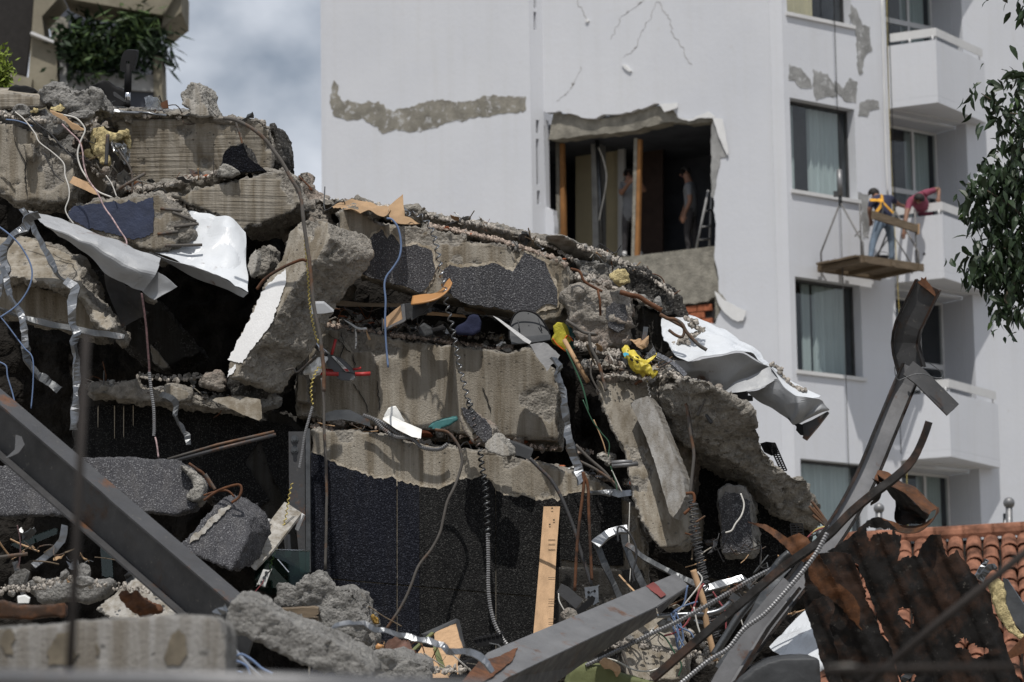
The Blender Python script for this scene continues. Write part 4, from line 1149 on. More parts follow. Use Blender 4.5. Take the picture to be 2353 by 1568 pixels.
slab('concrete_block', 'B -60,330 100,318 190,325 380,392 500,475 560,640 600,720 740,905 720,960 640,900 500,700 300,640 60,588 -60,575', 23.5, (.05, .8, .03), M['conc'], 'slanting slab end at the left edge with its lit upper face', 'slab', rough=.05, formed='f', gy=-.0040, chip=.03, vox=.02)
slab('concrete_slab', 'B -60,600 60,600 430,695 570,740 740,910 700,980 420,900 150,840 -60,800', 23.95, (0, .5, 0), M['conc_plain'], 'grey underside slab in the shade at the left edge', 'slab', rough=.03, formed='f', vox=.024)
slab('coated_slab', 'B 560,640 640,560 820,640 940,720 1050,760 1180,900 1340,1080 1120,1200 980,1170 800,1000 740,900', 24.7, (0, .4, 0), M['conc_dark'], 'slab face with dark painted shade in the deep hollow under the white sheets', 'slab', rough=.04, formed='f', chip=.05, vox=.026)  # shade of the hollow put into the slab colour
slab('concrete_chunk', 'B 940,690 990,668 1030,740 1000,760 950,740', 23.3, (0, .15, 0), M['conc_plain'], 'small stone hanging at the torn corner of the grey sheet', 'rubble chunk', rough=.015, formed='', vox=.012)
slab('concrete_chunk', 'B 985,1020 1040,1080 1120,1190 1080,1195 1010,1160', 24.4, (0, .1, 0), M['conc_plain'], 'thin light sliver standing in the dark hollow', 'rubble chunk', rough=.01, formed='f', vox=.014)
slab('concrete_chunk', 'B 1085,1310 1150,1300 1250,1345 1250,1400 1150,1420 1090,1380', 23.7, (0, .25, .03), M['conc_plain'], 'shaded square lump on the dark ledge left of the leaning slab', 'rubble chunk', rough=.02, formed='f', vox=.016)
slab('concrete_chunk', 'B 1310,1300 1350,1240 1440,1215 1490,1270 1480,1330 1400,1340', 23.7, (0, .3, .03), M['conc_pink'], 'crumbled lump on the dark ledge at the foot of the leaning slab', 'rubble chunk', rough=.03, formed='', vox=.016)
# leaning slab with white plaster
ot = 'B 1498,1258 1512,1140 1570,1010 1630,890 1720,700 1800,560 1850,480 1880,380 1900,300 1980,218 2100,200 2165,225 2182,330 2090,485 1940,640 1900,720 1810,880 1750,985 1650,1080 1610,1160 1565,1250'
ts = slab('leaning_slab', ot, 23.35, (.30, .28, -.08), M['conc_plain'], 'leaning slab with one white plastered face tilted against the heap', 'slab', gx=-.0026, gy=-.0016, rough=.026, formed='fr', chip=.03, vox=.017)
dts = dplane(Z(ot), 23.35, -.0026, -.0016)
coat('white_plaster', 'B 1505,1140 1570,1010 1638,890 1722,702 1800,610 1885,542 1888,640 1840,760 1800,880 1760,945 1705,1020 1650,1080 1602,1160 1530,1145', dts, .014, M['plaster_white'], ts, wl=6)
coat('white_plaster', 'B 1500,1250 1510,1215 1530,1190 1560,1165 1555,1190 1530,1235', dts, .014, M['plaster_white'], ts, wl=6)
slab('concrete_chunk', 'B 1500,1262 1620,1180 1720,1060 1850,1000 1880,1180 1800,1290 1700,1430 1560,1420', 23.55, (.1, .4, 0), M['conc_dark'], 'shaded broken foot under the leaning slab', 'rubble chunk', rough=.05, formed='', vox=.022)
slab('concrete_chunk', 'B 1690,420 1740,370 1790,400 1800,480 1760,570 1690,600 1660,540', 23.6, (.05, .2, 0), M['conc_plain'], 'small grey wedge between the white panel and the leaning slab', 'rubble chunk', rough=.02, formed='', vox=.014)
slab('concrete_chunk', 'B 1635,520 1650,450 1690,405 1700,470 1680,560 1650,600', 23.45, (.03, .06, 0), M['conc_pale'], 'thin pale plaster shard leaning on the grey wedge', 'rubble chunk', rough=.006, formed='f', vox=.011)
slab('concrete_chunk', 'B 1540,1390 1620,1260 1760,1300 1850,1390 1830,1450 1700,1470', 23.6, (0, .3, .03), M['conc_grey'], 'crumbling lump at the base of the leaning slab by the post', 'rubble chunk', rough=.04, formed='', vox=.018)
plate('plaster_board', 'B 1400,1405 1560,1390 1700,1415 1708,1540 1600,1500 1480,1440', 23.3, (.02, .03, .02), M['conc_plain'], None, 'thin grey board fragment on the ledge below the leaning slab', 'board', gy=-.003, jag=.8)
slab('concrete_mass', 'A 1990,1130 2080,1240 2170,1390 2200,1568 2150,1568 1900,1568 1830,1480 1940,1390 1995,1350', 24.6, (0, .6, .05), M['conc_pink'], 'crumbled pinkish concrete mass behind the top of the leaning slab', 'rubble chunk', rough=.07, formed='', vox=.02, lumps=.04)
slab('concrete_mass', 'D 180,180 300,240 340,420 300,620 420,740 330,800 230,700 250,480 160,400 120,300 100,200', 24.5, (0, .6, .05), M['conc_pink'], 'broken knuckle of concrete between the leaning slab and the coated beam', 'rubble chunk', rough=.07, formed='', vox=.02, lumps=.04)
# central beams
oc = 'D 290,440 330,330 330,240 430,205 560,290 640,320 730,328 940,350 1190,430 1400,470 1520,492 1640,520 1740,560 1830,600 1885,690 1865,760 1850,840 1795,970 1640,962 1490,905 1340,872 1190,862 1130,820 940,792 860,782 750,735 490,655 360,600 290,560'
cbm = slab('coated_beam', oc, 23.85, (.08, 1.0, .10), M['conc_plain'], 'long concrete beam with torn grey sprayed coating, across the middle top', 'beam', gx=.0004, rough=.05, formed='fb', chip=.022, jag=1.6, vox=.018)
dc = dplane(Z(oc), 23.85, .0004)
coat('grey_coating', 'D 495,545 505,490 522,440 570,395 622,362 665,420 688,385 725,440 750,480 850,455 900,482 955,500 960,560 978,600 962,680 900,762 870,782 800,742 640,702 570,682 490,648', dc, .02, M['coat_grey'], cbm, thick=.022, seed=3)
coat('mortar_edge', 'D 482,550 492,485 512,430 565,385 622,346 668,402 690,370 730,425 755,466 850,440 905,465 968,490 975,560 990,600 970,690 905,775 800,750 490,660', dc, .012, M['mortar'], cbm, jag=3, thick=.016)
coat('grey_coating', 'D 1035,620 1070,592 1150,612 1250,602 1370,582 1450,622 1490,637 1520,590 1540,560 1562,512 1640,545 1702,572 1722,640 1780,750 1784,868 1700,855 1635,902 1490,902 1360,872 1190,852 1100,812 1060,762 1020,735', dc, .02, M['coat_grey'], cbm, thick=.022, seed=8)
coat('mortar_edge', 'D 1022,628 1068,574 1150,596 1250,586 1370,564 1450,604 1486,618 1510,580 1530,545 1556,494 1640,530 1720,560 1740,640 1790,750 1792,880 1640,910 1490,908', dc, .012, M['mortar'], cbm, jag=3, thick=.016)
slab('dirt_heap', 'D 200,175 330,160 520,170 560,230 760,240 780,215 900,240 1080,290 1200,310 1400,345 1560,390 1720,440 1800,500 1890,560 1830,605 1640,525 1500,490 1200,435 1000,370 900,345 640,330 430,240 330,240', 24.3, (0, .8, .10), M['dirt'], 'ridge of crumbled rubble along the top of the coated beam', 'rubble grit', rough=.055, formed='', kind='stuff', gy=.004, vox=.018)
slab('concrete_slab', 'D 1705,405 1760,392 1815,395 2000,480 2240,595 2225,620 2050,570 1890,550', 24.3, (.02, .8, .12), M['conc_pale'], 'pale flat slab lying on top at the right of the coated beam', 'slab', rough=.02, formed='ft', gy=.008, vox=.017, chip=.01)
slab('concrete_chunk', 'D 1880,550 2050,572 2235,615 2270,660 2200,700 2050,690 1930,655', 24.15, (0, .6, .05), M['conc_grey'], 'rough broken edge under the pale flat slab', 'rubble chunk', rough=.045, formed='', vox=.017)
slab('concrete_boulder', 'F 330,625 440,605 520,650 600,720 690,790 735,880 738,935 690,945 600,918 500,850 420,800 320,760 350,690', 23.95, (0, .7, .05), M['conc_dark'], 'dark rough nose of concrete jutting out at the right end of the heap top', 'boulder', rough=.05, formed='', vox=.018, lumps=.03)
slab('dirt_heap', 'F 0,640 100,650 240,690 340,760 500,850 570,900 480,880 330,790 160,760 60,740 -30,690', 24.05, (0, .5, .05), M['dirt'], 'crumbled rubble band below the dark nose at the right end', 'rubble grit', rough=.06, formed='', kind='stuff', vox=.018)
orc = 'F -60,800 20,740 70,745 200,765 310,805 340,880 332,1030 350,1105 130,1112 10,1080 -50,980'
rc = slab('concrete_boulder', orc, 23.6, (.05, .5, .04), M['conc_pink'], 'big rough boulder with a small patch of grey coating near the yellow glove', 'boulder', rough=.05, formed='', vox=.018, lumps=.03)
coat('grey_coating', 'F 205,870 258,842 330,860 342,935 325,1015 280,1040 232,1010 205,940', dplane(Z(orc), 23.6), .05, M['coat_grey'], rc, thick=.07)
slab('concrete_beam', 'F 330,795 480,880 590,915 640,1000 660,1120 560,1200 450,1180 345,1110 330,960', 24.0, (0, .6, .04), M['conc_dark'], 'dark shaded beam stub behind the rough boulder', 'beam', rough=.04, formed='f', chip=.05, vox=.02)
slab('concrete_chunk', 'F 560,960 620,950 700,990 715,1060 660,1150 580,1160 540,1080', 24.0, (0, .4, .03), M['conc_grey'], 'crumbly lump with loops of rebar beside the white roof sheet', 'rubble chunk', rough=.05, formed='', vox=.018)
# dark slot between the beams: soffit slab behind
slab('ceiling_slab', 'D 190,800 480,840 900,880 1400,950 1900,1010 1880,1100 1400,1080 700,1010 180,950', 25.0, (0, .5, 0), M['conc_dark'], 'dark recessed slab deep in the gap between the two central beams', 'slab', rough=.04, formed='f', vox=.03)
om = 'D 55,1000 120,985 290,1012 620,1052 700,1072 1000,1112 1240,1152 1480,1165 1600,1130 1680,1220 1760,1270 1790,1400 1800,1760 1420,1742 1000,1690 600,1660 60,1600 50,1200'
mb = slab('concrete_beam', om, 24.0, (.05, 1.0, .05), M['conc_plain'], 'deep beige concrete beam streaked with stains, below the coated beam', 'beam', rough=.03, formed='fb', chip=.025, jag=1.2, vox=.019)
slab('concrete_chunk', 'P 678,775 700,770 705,860 708,925 682,920', 23.85, (.02, .3, 0), M['conc_plain'], 'narrow upright pillar stub at the left end of the beige beam', 'pillar stub', rough=.015, formed='f', vox=.015)
ow = 'P 715,988 800,985 900,1003 1000,1022 1100,1036 1250,1062 1340,1090 1400,1120 1470,1165 1485,1300 1490,1560 712,1560'
dwf = dplane(Z(ow), 23.70, .0)
lw = slab('coated_wall', ow, 23.70, (.04, .8, .04), M['conc_plain'], 'wide wall panel with dark blue and black sprayed coating, at lower centre', 'wall panel', rough=.03, formed='f', chip=.022, jag=1.0, vox=.02)
top = 'E 124,285 200,312 300,372 400,402 480,432 530,440 580,426 620,452 700,470 780,492 850,492 920,466 960,441 1010,441 1080,420 1120,440 1160,502 1200,532 1300,532 1400,562 1470,542 1500,562 1560,522 1640,507 1720,520 1850,545'
# coating split into panels by open grooves
tp = Z(top)
def top_between(x0, x1):
    pts = []
    for i in range(len(tp) - 1):
        for t in np.linspace(0, 1, 6)[:-1]: pts.append((tp[i][0] + (tp[i + 1][0] - tp[i][0]) * t, tp[i][1] + (tp[i + 1][1] - tp[i][1]) * t))
    pts = [q for q in pts if x0 <= q[0] <= x1]
    P_ = np.array([(q[0] / 7, 0, 3.0) for q in pts]); n = fbm(P_, 1, 3, 77)
    return [(q[0], q[1] + 6 * a) for q, a in zip(pts, n)]
def groove(x): return 1331 + (x - 766) * .0875         # the long horizontal joint
cols = [(713, 911, 'coat_blue'), (913.2, 964, 'coat_blue'), (965, 1138, 'coat_black'), (1140, 1428, 'coat_black')]
for i, (x0, x1, mt) in enumerate(cols):
    t = top_between(x0, x1)
    if i < 3:
        pl = [(x0, t[0][1])] + t + [(x1, t[-1][1]), (x1, groove(x1) - 1.6), (x0, groove(x0) - 1.6)]
        low = [(x0, groove(x0) + 1.8), (x1, groove(x1) + 1.8), (x1, 1556), (x0, 1556)]
        coat('coating_panel', low, dwf, .024, M[mt], lw, jag=.25, thick=.03)
    else:
        pl = [(x0, t[0][1])] + t + [(x1, t[-1][1]), (x1 + 5, 1300), (1380, 1300), (1290, 1285), (1282, groove(1282) - 1.6), (x0, groove(x0) - 1.6)]
        low = [(x0, groove(x0) + 1.8), (1240, groove(1240) + 1.8), (1236, 1556), (x0, 1556)]
        coat('coating_panel', low, dwf, .024, M[mt], lw, jag=.25, thick=.03)
    coat('coating_panel', pl, dwf, .024, M[mt], lw, jag=.25, thick=.03)
coat('mortar_edge', [(q[0], q[1] - 5) for q in top_between(716, 1420)] + [(q[0], q[1] + 12) for q in reversed(top_between(716, 1420))], dwf, .012, M['mortar'], lw, jag=2.5, wl=6, thick=.016)
slab('dark_wall', 'P 1236,1300 1480,1310 1490,1560 1232,1560', 23.63, (0, .04, 0), M['conc_dark'], 'lower wall with dark painted shade behind the upright plank', 'wall panel', rough=.006, formed='f', vox=.02)  # thin plate with the recess shade put into its colour
# shaded coated wall, left
olw = 'P 170,905 330,890 420,920 560,925 660,945 705,985 712,1180 700,1330 640,1330 560,1200 400,1110 170,1070'
slw = slab('shaded_wall', olw, 24.1, (0, .7, .05), M['conc_dark'], 'black coated wall in the shade with pale paint runs, left of centre', 'wall panel', rough=.04, formed='f', chip=.06, vox=.022)
coat('black_coating', 'P 185,935 330,925 420,945 560,955 600,1010 560,1060 620,1150 560,1190 420,1100 180,1062', dplane(Z(olw), 24.1), .02, M['coat_black'], slw, thick=.03)
coat('black_coating', 'P 585,965 660,975 700,1000 700,1170 660,1160 620,1080', dplane(Z(olw), 24.1), .02, M['coat_black'], slw, thick=.03)
for x in (262, 283, 305, 224):
    plate('paint_run', [(x, 930 + rnd.uniform(0, 8)), (x + 2.2, 932), (x + 1.5, 975 + (x * 37 % 60)), (x + .5, 972 + (x * 37 % 60))], 24.07, (0, .006, 0), M['mortar'], slw)
slab('dirt_heap', 'B 560,1310 800,1290 1000,1330 1300,1370 1500,1410 1640,1480 1500,1490 1300,1450 900,1400 600,1360', 23.75, (0, .7, .05), M['dirt'], 'grit lying on the dark ledge under the leaning slab', 'rubble grit', rough=.05, formed='', kind='stuff', vox=.02)
# right end: inclined slabs
o1 = 'P 1368,872 1420,868 1482,882 1505,905 1540,1040 1575,1140 1592,1180 1590,1235 1560,1258 1512,1260 1470,1190 1450,1130 1432,1040 1395,960 1378,920'
s1 = slab('inclined_slab', o1, 23.15, (.10, .45, .02), M['conc_plain'], 'thick broken slab leaning down steeply right of the centre', 'slab', gx=.0005, gy=-.0010, rough=.03, formed='fr', chip=.022, vox=.016)
o2 = 'G 312,30 330,0 400,-20 440,30 600,430 615,525 585,600 545,655 520,620 450,370 390,200'
s2 = plate('inclined_slab', densify(Z(o2), 4.0, .9, 77, 6.0), 22.95, (.055, .10, -.01), M['conc_grey'], None, 'smooth pale slab strip leaning on the front of the thick inclined slab', 'slab', gx=-.0004, gy=-.0012)
slab('inclined_slab', 'P 1490,880 1530,868 1572,872 1600,950 1596,1060 1590,1150 1560,1060 1520,930', 23.45, (.06, .4, .03), M['conc_pink'], 'upright broken slab behind the pale strip, right of centre', 'slab', rough=.035, formed='f', chip=.05, vox=.016)
slab('concrete_block', 'F 150,1330 200,1300 330,1290 480,1330 500,1400 430,1480 360,1490 240,1440 160,1420', 23.3, (0, .5, .04), M['conc_pink'], 'rough topped block under the yellow plastic bag', 'block', rough=.04, formed='', vox=.017, gy=.002)
slab('concrete_block', 'F 500,1380 560,1280 640,1290 720,1370 730,1460 700,1568 620,1600 500,1500', 23.35, (0, .5, .04), M['conc_pink'], 'rough block at the head of the upright broken slab', 'block', rough=.045, formed='', vox=.017)
od = 'P 1575,868 1620,872 1690,915 1738,968 1762,1035 1790,1075 1850,1110 1875,1150 1892,1200 1878,1232 1830,1200 1800,1180 1758,1130 1720,1090 1660,1045 1600,1010 1590,950'
slab('diagonal_beam', od, 23.2, (-.15, .60, .02), M['conc_plain'], 'rough diagonal beam falling to the right end, bare rebar at its tip', 'beam', gx=.0006, gy=.0022, rough=.045, formed='', vox=.017, lumps=.02)
ou = 'P 1585,1005 1640,1040 1700,1085 1760,1140 1830,1200 1870,1225 1850,1290 1800,1330 1700,1340 1600,1320 1540,1280 1590,1200 1592,1100'
us = slab('coated_slab', ou, 23.75, (0, .5, 0), M['conc_dark'], 'dark coated slab in the shade under the diagonal beam', 'slab', rough=.02, formed='f', vox=.022)
coat('black_coating', ou.replace('1585,1005', '1600,1022').replace('1870,1225', '1855,1228'), dplane(Z(ou), 23.75), .02, M['coat_black'], us, thick=.03)
op = 'P 1648,1125 1670,1112 1710,1115 1726,1150 1735,1260 1725,1275 1660,1275'
ps = slab('coated_post', op, 23.3, (.05, .3, 0), M['conc_grey'], 'short coated post stub with a crumbled top under the diagonal beam', 'post', rough=.02, formed='f', vox=.015)
coat('grey_coating', 'P 1652,1150 1668,1130 1700,1138 1722,1152 1730,1258 1720,1270 1662,1270', dplane(Z(op), 23.3), .018, M['coat_grey'], ps, thick=.02)
# lower left blocks and foreground
o3 = 'P -60,1075 190,1052 330,1055 400,1058 432,1075 462,1105 462,1140 440,1172 400,1182 330,1178 180,1180 -60,1190'
g3 = slab('coated_beam', o3, 22.2, (0, .5, .05), M['coat_grey'], 'dark grey chamfered beam lying level behind the big steel beam', 'beam', rough=.02, formed='f', chip=.008, gy=-.0012, vox=.02)
slab('concrete_chunk', 'C 1080,235 1120,240 1180,285 1240,350 1238,420 1200,470 1120,440 1190,380 1150,310', 22.12, (0, .3, 0), M['conc_pale'], 'chipped pale end of the dark grey chamfered beam', 'rubble chunk', rough=.02, formed='', vox=.016)
o4 = 'P 395,1262 440,1220 500,1150 516,1138 572,1185 578,1225 530,1312 500,1300 450,1282'
g4 = slab('coated_block', o4, 21.7, (.10, .5, .06), M['coat_grey'], 'tilted dark grey coated block end beside the white board', 'block', rough=.02, formed='f', chip=.008, gx=.0015, gy=-.0018, vox=.018)
coat('pale_stripe', 'C 1150,720 1160,690 1340,520 1400,480 1410,495 1290,610 1200,700', dplane(Z(o4), 21.7, .0015, -.0018), .02, M['conc_pale'], g4, jag=3, thick=.012)  # pale ragged stripe running up the block face
slab('concrete_slab', 'P 212,1402 345,1302 420,1345 500,1408 470,1450 300,1450', 20.8, (.1, .6, .02), M['conc_pale'], 'pale flat slab wedge behind the front steel beam', 'slab', gy=-.003, rough=.015, formed='f', vox=.018)
slab('concrete_block', 'C 175,980 240,945 440,950 640,940 690,955 650,1010 560,1070 230,1080', 21.3, (0, .5, .05), M['conc_grey'], 'low shaded block in the dark gap at lower left', 'block', rough=.03, formed='', vox=.022)
slab('concrete_boulder', 'C 1650,1120 1690,960 1790,990 1900,895 1960,885 2030,990 2131,985 2200,1080 2240,1200 2230,1330 2100,1330 1950,1240 1940,1130', 21.8, (0, .5, .04), M['conc_grey'], 'tall jagged grey boulder in front of the dark coated wall', 'boulder', rough=.045, formed='', vox=.016, lumps=.01)
slab('concrete_boulder', 'E 100,1230 250,1180 330,1030 440,1080 460,1190 490,1310 470,1440 300,1420 200,1300 100,1290', 22.4, (0, .45, .04), M['conc_grey'], 'rough grey boulder with a broad worn face beside the jagged one', 'boulder', rough=.036, formed='f', vox=.016, lumps=.01, chip=.03)
slab('fallen_lump', 'C 1385,1110 1440,1052 1560,1082 1700,1170 1850,1240 2010,1310 2230,1440 2280,1510 2260,1560 2000,1520 1700,1400 1390,1240', 16.2, (0, .5, .08), M['conc_grey'], 'long rough lump of concrete sloping down in the lower left foreground', 'boulder', rough=.024, formed='', vox=.013, lumps=.01)
slab('concrete_boulder', 'E 440,1445 520,1400 700,1430 790,1460 795,1568 480,1568', 18.5, (0, .4, .05), M['conc_grey'], 'low rounded lump at the bottom edge near the copper sheet', 'boulder', rough=.035, formed='', vox=.016)
of = 'P -60,1445 150,1428 260,1420 420,1412 495,1416 514,1432 518,1500 516,1640 -60,1650'
M['damp'] = plain('dark damp stain', (.135, .115, .085), .9, 0, .35, 14)
fb = slab('foreground_block', of, 11.6, (.0, .5, .02), M['conc_grey'], 'blurred concrete block with dark stains across the lower left foreground', 'block', rough=.008, formed='f', chip=.004, famp=.002, vox=.012)
for s in ('C 20,1250 60,1240 95,1290 70,1350 80,1400 30,1390 0,1340', 'C 290,1380 350,1270 440,1250 430,1350 470,1400 450,1460 300,1460', 'C 1000,1420 1040,1290 1090,1240 1130,1300 1140,1400 1090,1470 1010,1460', 'C 580,1340 600,1330 605,1400 590,1400'):
    coat('damp_stain', s, dplane(Z(of), 11.6), .006, M['damp'], fb, jag=3, thick=.004)
slab('concrete_slab', 'G 270,1370 340,1200 420,1150 520,1220 620,1390 600,1560 280,1568', 22.6, (.05, .4, .02), M['conc_plain'], 'smooth grey slab lying low behind the tangle of blue wires', 'slab', gy=-.002, rough=.02, formed='f', vox=.018)
slab('coated_chunk', 'E 960,45 985,45 1100,110 1140,160 1135,210 1085,245 1020,230 985,180 950,110', 23.35, (.05, .15, 0), M['conc_pink'], 'coated fragment standing on the debris ledge behind the twisted strip', 'rubble chunk', rough=.02, formed='f', vox=.013)
coat('grey_coating', 'E 962,48 1010,50 1100,112 1138,162 1132,208 1088,240 1050,190 1000,130', dplane(Z('E 960,45 985,45 1100,110 1140,160 1135,210 1085,245 1020,230 985,180 950,110'), 23.35), .016, M['coat_grey'], bpy.data.objects['coated_chunk.001'], thick=.02)
slab('concrete_chunk', 'E 1090,250 1150,180 1225,260 1235,310 1190,318 1110,290', 23.3, (.05, .1, .02), M['conc_pale'], 'flat pale mortar flake lying beside the coated fragment on the ledge', 'rubble chunk', rough=.01, formed='f', vox=.012)

def crack(parent, d, *lines):
    for L in lines:
        q = densify_open(Z(L)); w = .9
        n = fbm(np.array([(x / 5, y / 5, 1.0) for x, y in q]), 1, 3, 61); m = fbm(np.array([(x / 5, y / 5, 7.0) for x, y in q]), 1, 2, 63)
        a = [(x + 3 * i, y + 1.5 * j) for (x, y), i, j in zip(q, n, m)]
        k = len(a); wd = [w * (.35 + .65 * math.sin(math.pi * (i + .5) / k)) * (1 + .5 * m[i]) for i in range(k)]
        plate('crack', [(x - e, y) for (x, y), e in zip(a, wd)] + [(x + e, y + .4) for (x, y), e in zip(reversed(a), reversed(wd))], d, (0, .012, 0), M['black_plastic'], parent)
def densify_open(p):
    out = []
    for a, b in zip(p, p[1:]):
        m = max(2, int(math.hypot(b[0] - a[0], b[1] - a[1]) / 3))
        out += [(a[0] + (b[0] - a[0]) * i / m, a[1] + (b[1] - a[1]) * i / m) for i in range(m)]
    return out + [p[-1][:2]]
crack(mb, 23.985, 'T 690,320 780,420 900,460 1010,560 1060,620 1010,760 940,930', 'T 1000,300 1010,400 1050,560', 'T 1060,620 1130,720 1240,770', 'T 1270,830 1310,960 1330,1150', 'D 440,1380 480,1450 520,1520 530,1570', 'D 590,1360 600,1450 610,1560', 'D 130,1330 150,1420 170,1480', 'D 1290,1400 1320,1480 1345,1560', 'T 200,1290 250,1450 270,1560')
crack(lb1, 24.035, 'A 90,900 130,1000 170,1070 165,1180 180,1290', 'A 0,1150 60,1200 100,1260', 'A 300,930 330,1000 350,1120')
crack(cbm, 23.835, 'D 970,690 1000,640 1010,560', 'D 1480,420 1520,480 1530,540')
# ================================================================== STEELWORK, SHEETS, CABLES, LOOSE THINGS
def ibeam(root, path, d, h, b, tw, webm, flm, up, seg=8, step=.06, crumple=0.0, straight=False):
    p = pts3(path, d)
    p = p if straight else spline(p, seg)
    p = resample(p, step)
    def part(n, prof, m):
        v, f = sweep_np(p, prof, up)
        if crumple:
            SEED[0] += 1; a = np.array([tuple(q) for q in v])
            dv = np.stack([fbm(a, 5, 3, 500 + 31 * k) for k in range(3)], 1) * crumple
            v = [Vector(q) + Vector(e) for q, e in zip(v, dv)]
        return from_np(n, v, f, m, root, False)
    part('web', BOXP(h - .02, tw), webm)
    for s in (-1, 1):
        part('flange', [(x, y + s * h / 2) for x, y in BOXP(.012, b)], flm)
# front left beam
ib = thing('steel_beam', 'big grey steel I beam slanting down across the lower left', 'steel beam', W(280, 1200, 19.2))
ibeam(ib, 'P -100,888,20.0 250,1190,19.3 580,1475,18.6', 19.3, .285, .13, .014, M['steel_shade'], M['steel_dk'], (-.1, -1, -.6), straight=True)
plate('torn_flap', 'C 95,60 130,70 150,120 110,175 30,205 90,150', 19.5, (0, .01, 0), M['steel'], ib, jag=.6, gx=-.004)
# lower centre beam with the lit top
fbm_ = thing('steel_beam', 'grey steel beam rising right at lower centre, rusty at its low end', 'steel beam', W(1350, 1480, 20.5))
fd = lambda x, y, e=0.0: (x, y, 19.35 + .00253 * (x - 1120) - .008 * (y - 1500) + e)
plate('top_flange', [fd(*q) for q in ((1050, 1580), (1120, 1500), (1552, 1318), (1582, 1346), (1508, 1394), (1168, 1556), (1110, 1600))], 20, (0, .004, -.012), M['steel'], fbm_)
plate('web', [fd(1166, 1559), fd(1507, 1397), fd(1511, 1418, .45), fd(1330, 1532, .75), fd(1200, 1625, .9), fd(1090, 1640, .9), fd(1100, 1606)], 20, (0, .03, .006), M['steel_shade'], fbm_)  # web darker than the flange: its shade is put into the colour
plate('end_web', [fd(1509, 1397), fd(1581, 1349), fd(1576, 1356, .2), fd(1514, 1414, .4)], 21.3, (0, .03, .01), M['steel_shade'], fbm_)
plate('rust_patch', [fd(*q) for q in ((1062, 1570), (1100, 1526), (1150, 1512), (1190, 1492), (1178, 1522), (1130, 1560), (1085, 1585))], 20, (0, .002, -.004), M['rust'], fbm_, jag=1.2)
plate('red_paint_mark', [fd(*q) for q in ((1484, 1352), (1502, 1342), (1512, 1352), (1530, 1372), (1518, 1378), (1500, 1364))], 21, (0, .002, -.004), plain('dark red paint mark', (.16, .04, .035), .6), fbm_, jag=.8)
for o in fbm_.children:
    if o.name.startswith(('rust_patch', 'red_paint')): o.location.y -= .012; o.location.z += .012
# tall bent beam, right
tb = thing('bent_steel_beam', 'tall steel beam bent and twisted, rising out of the rusty sheets at right', 'steel beam', W(1900, 1300, 21.0))
M['steel_lt'] = metal('pale grey steel with painted sunlight', (.22, .22, .228), .5, .05, .15, .4)  # pale copy of the steel; sunlight on the lower web put into its colour
ibeam(tb, 'P 1640,1600,20.3 1745,1452,20.6 1850,1315,20.9 1925,1213,21.1 1985,1108,21.3 2035,990,21.4 2070,905,21.5 2096,845,21.5', 21, .128, .08, .012, M['steel_lt'], M['rust_dk'], (.15, -1, .1))
ibeam(tb, 'P 2094,850,21.5 2080,795,21.5 2086,755,21.45 2132,655,21.35', 21.4, .165, .08, .012, M['steel_shade'], M['rust_dk'], (-.35, -1, -.35), crumple=.006, straight=True)  # upper length darker: its shade is put into the web colour
sweep('torn_flange', 'P 2098,830 2125,850 2205,930', 21.35, L_(.13, .09, .010), M['steel_shade'], (.5, -1, .2), tb, straight=True)
plate('torn_tip', 'J 1098,470 1120,455 1118,440 1135,450 1148,437 1150,460 1170,480 1195,520 1208,560 1190,545', 21.33, (0, .012, 0), M['rust'], tb, jag=.6)
tube('wire_loop', 'J 968,950 972,1000 990,1028 1015,1020 1080,995 1140,995 1200,1015 1240,1010 1225,975 1180,940 1165,930', 21.2, .003, M['galv_dull'], tb)
sweep('bent_angle_bar', 'P 2143,972 2132,1005 2108,1055 2070,1095 2010,1140 1960,1182 1915,1228 1870,1262 1800,1312 1700,1397 1600,1482 1500,1568', 20.1, L_(.045, .045, .008), M['rust_dk'], (.2, -1, .5), None,
      'long bent rusty angle bar crossing in front of the tall bent beam', 'steel bar')
tb2 = thing('steel_channel', 'pale steel channel lying along the bent beam down to the bottom edge', 'steel channel', W(1700, 1480, 19.9))
sweep('web', 'P 1815,1340 1740,1430 1660,1560 1640,1600', 19.9, BOXP(.10, .01), M['steel_lt'], (.1, -1, .1), tb2, straight=True)
sweep('flange', 'P 1838,1352 1765,1445 1690,1570', 19.9, BOXP(.02, .09), M['rust_dk'], (.1, -1, .1), tb2, straight=True)
sweep('steel_strip', 'P 1810,1300 1760,1360 1700,1470 1650,1540', 20.4, BOXP(.055, .006), M['galv_dull'], (-.2, -1, .3), None, 'flat dull grey steel strip slanting behind the grey conduit', 'steel strip', crumple=.01)
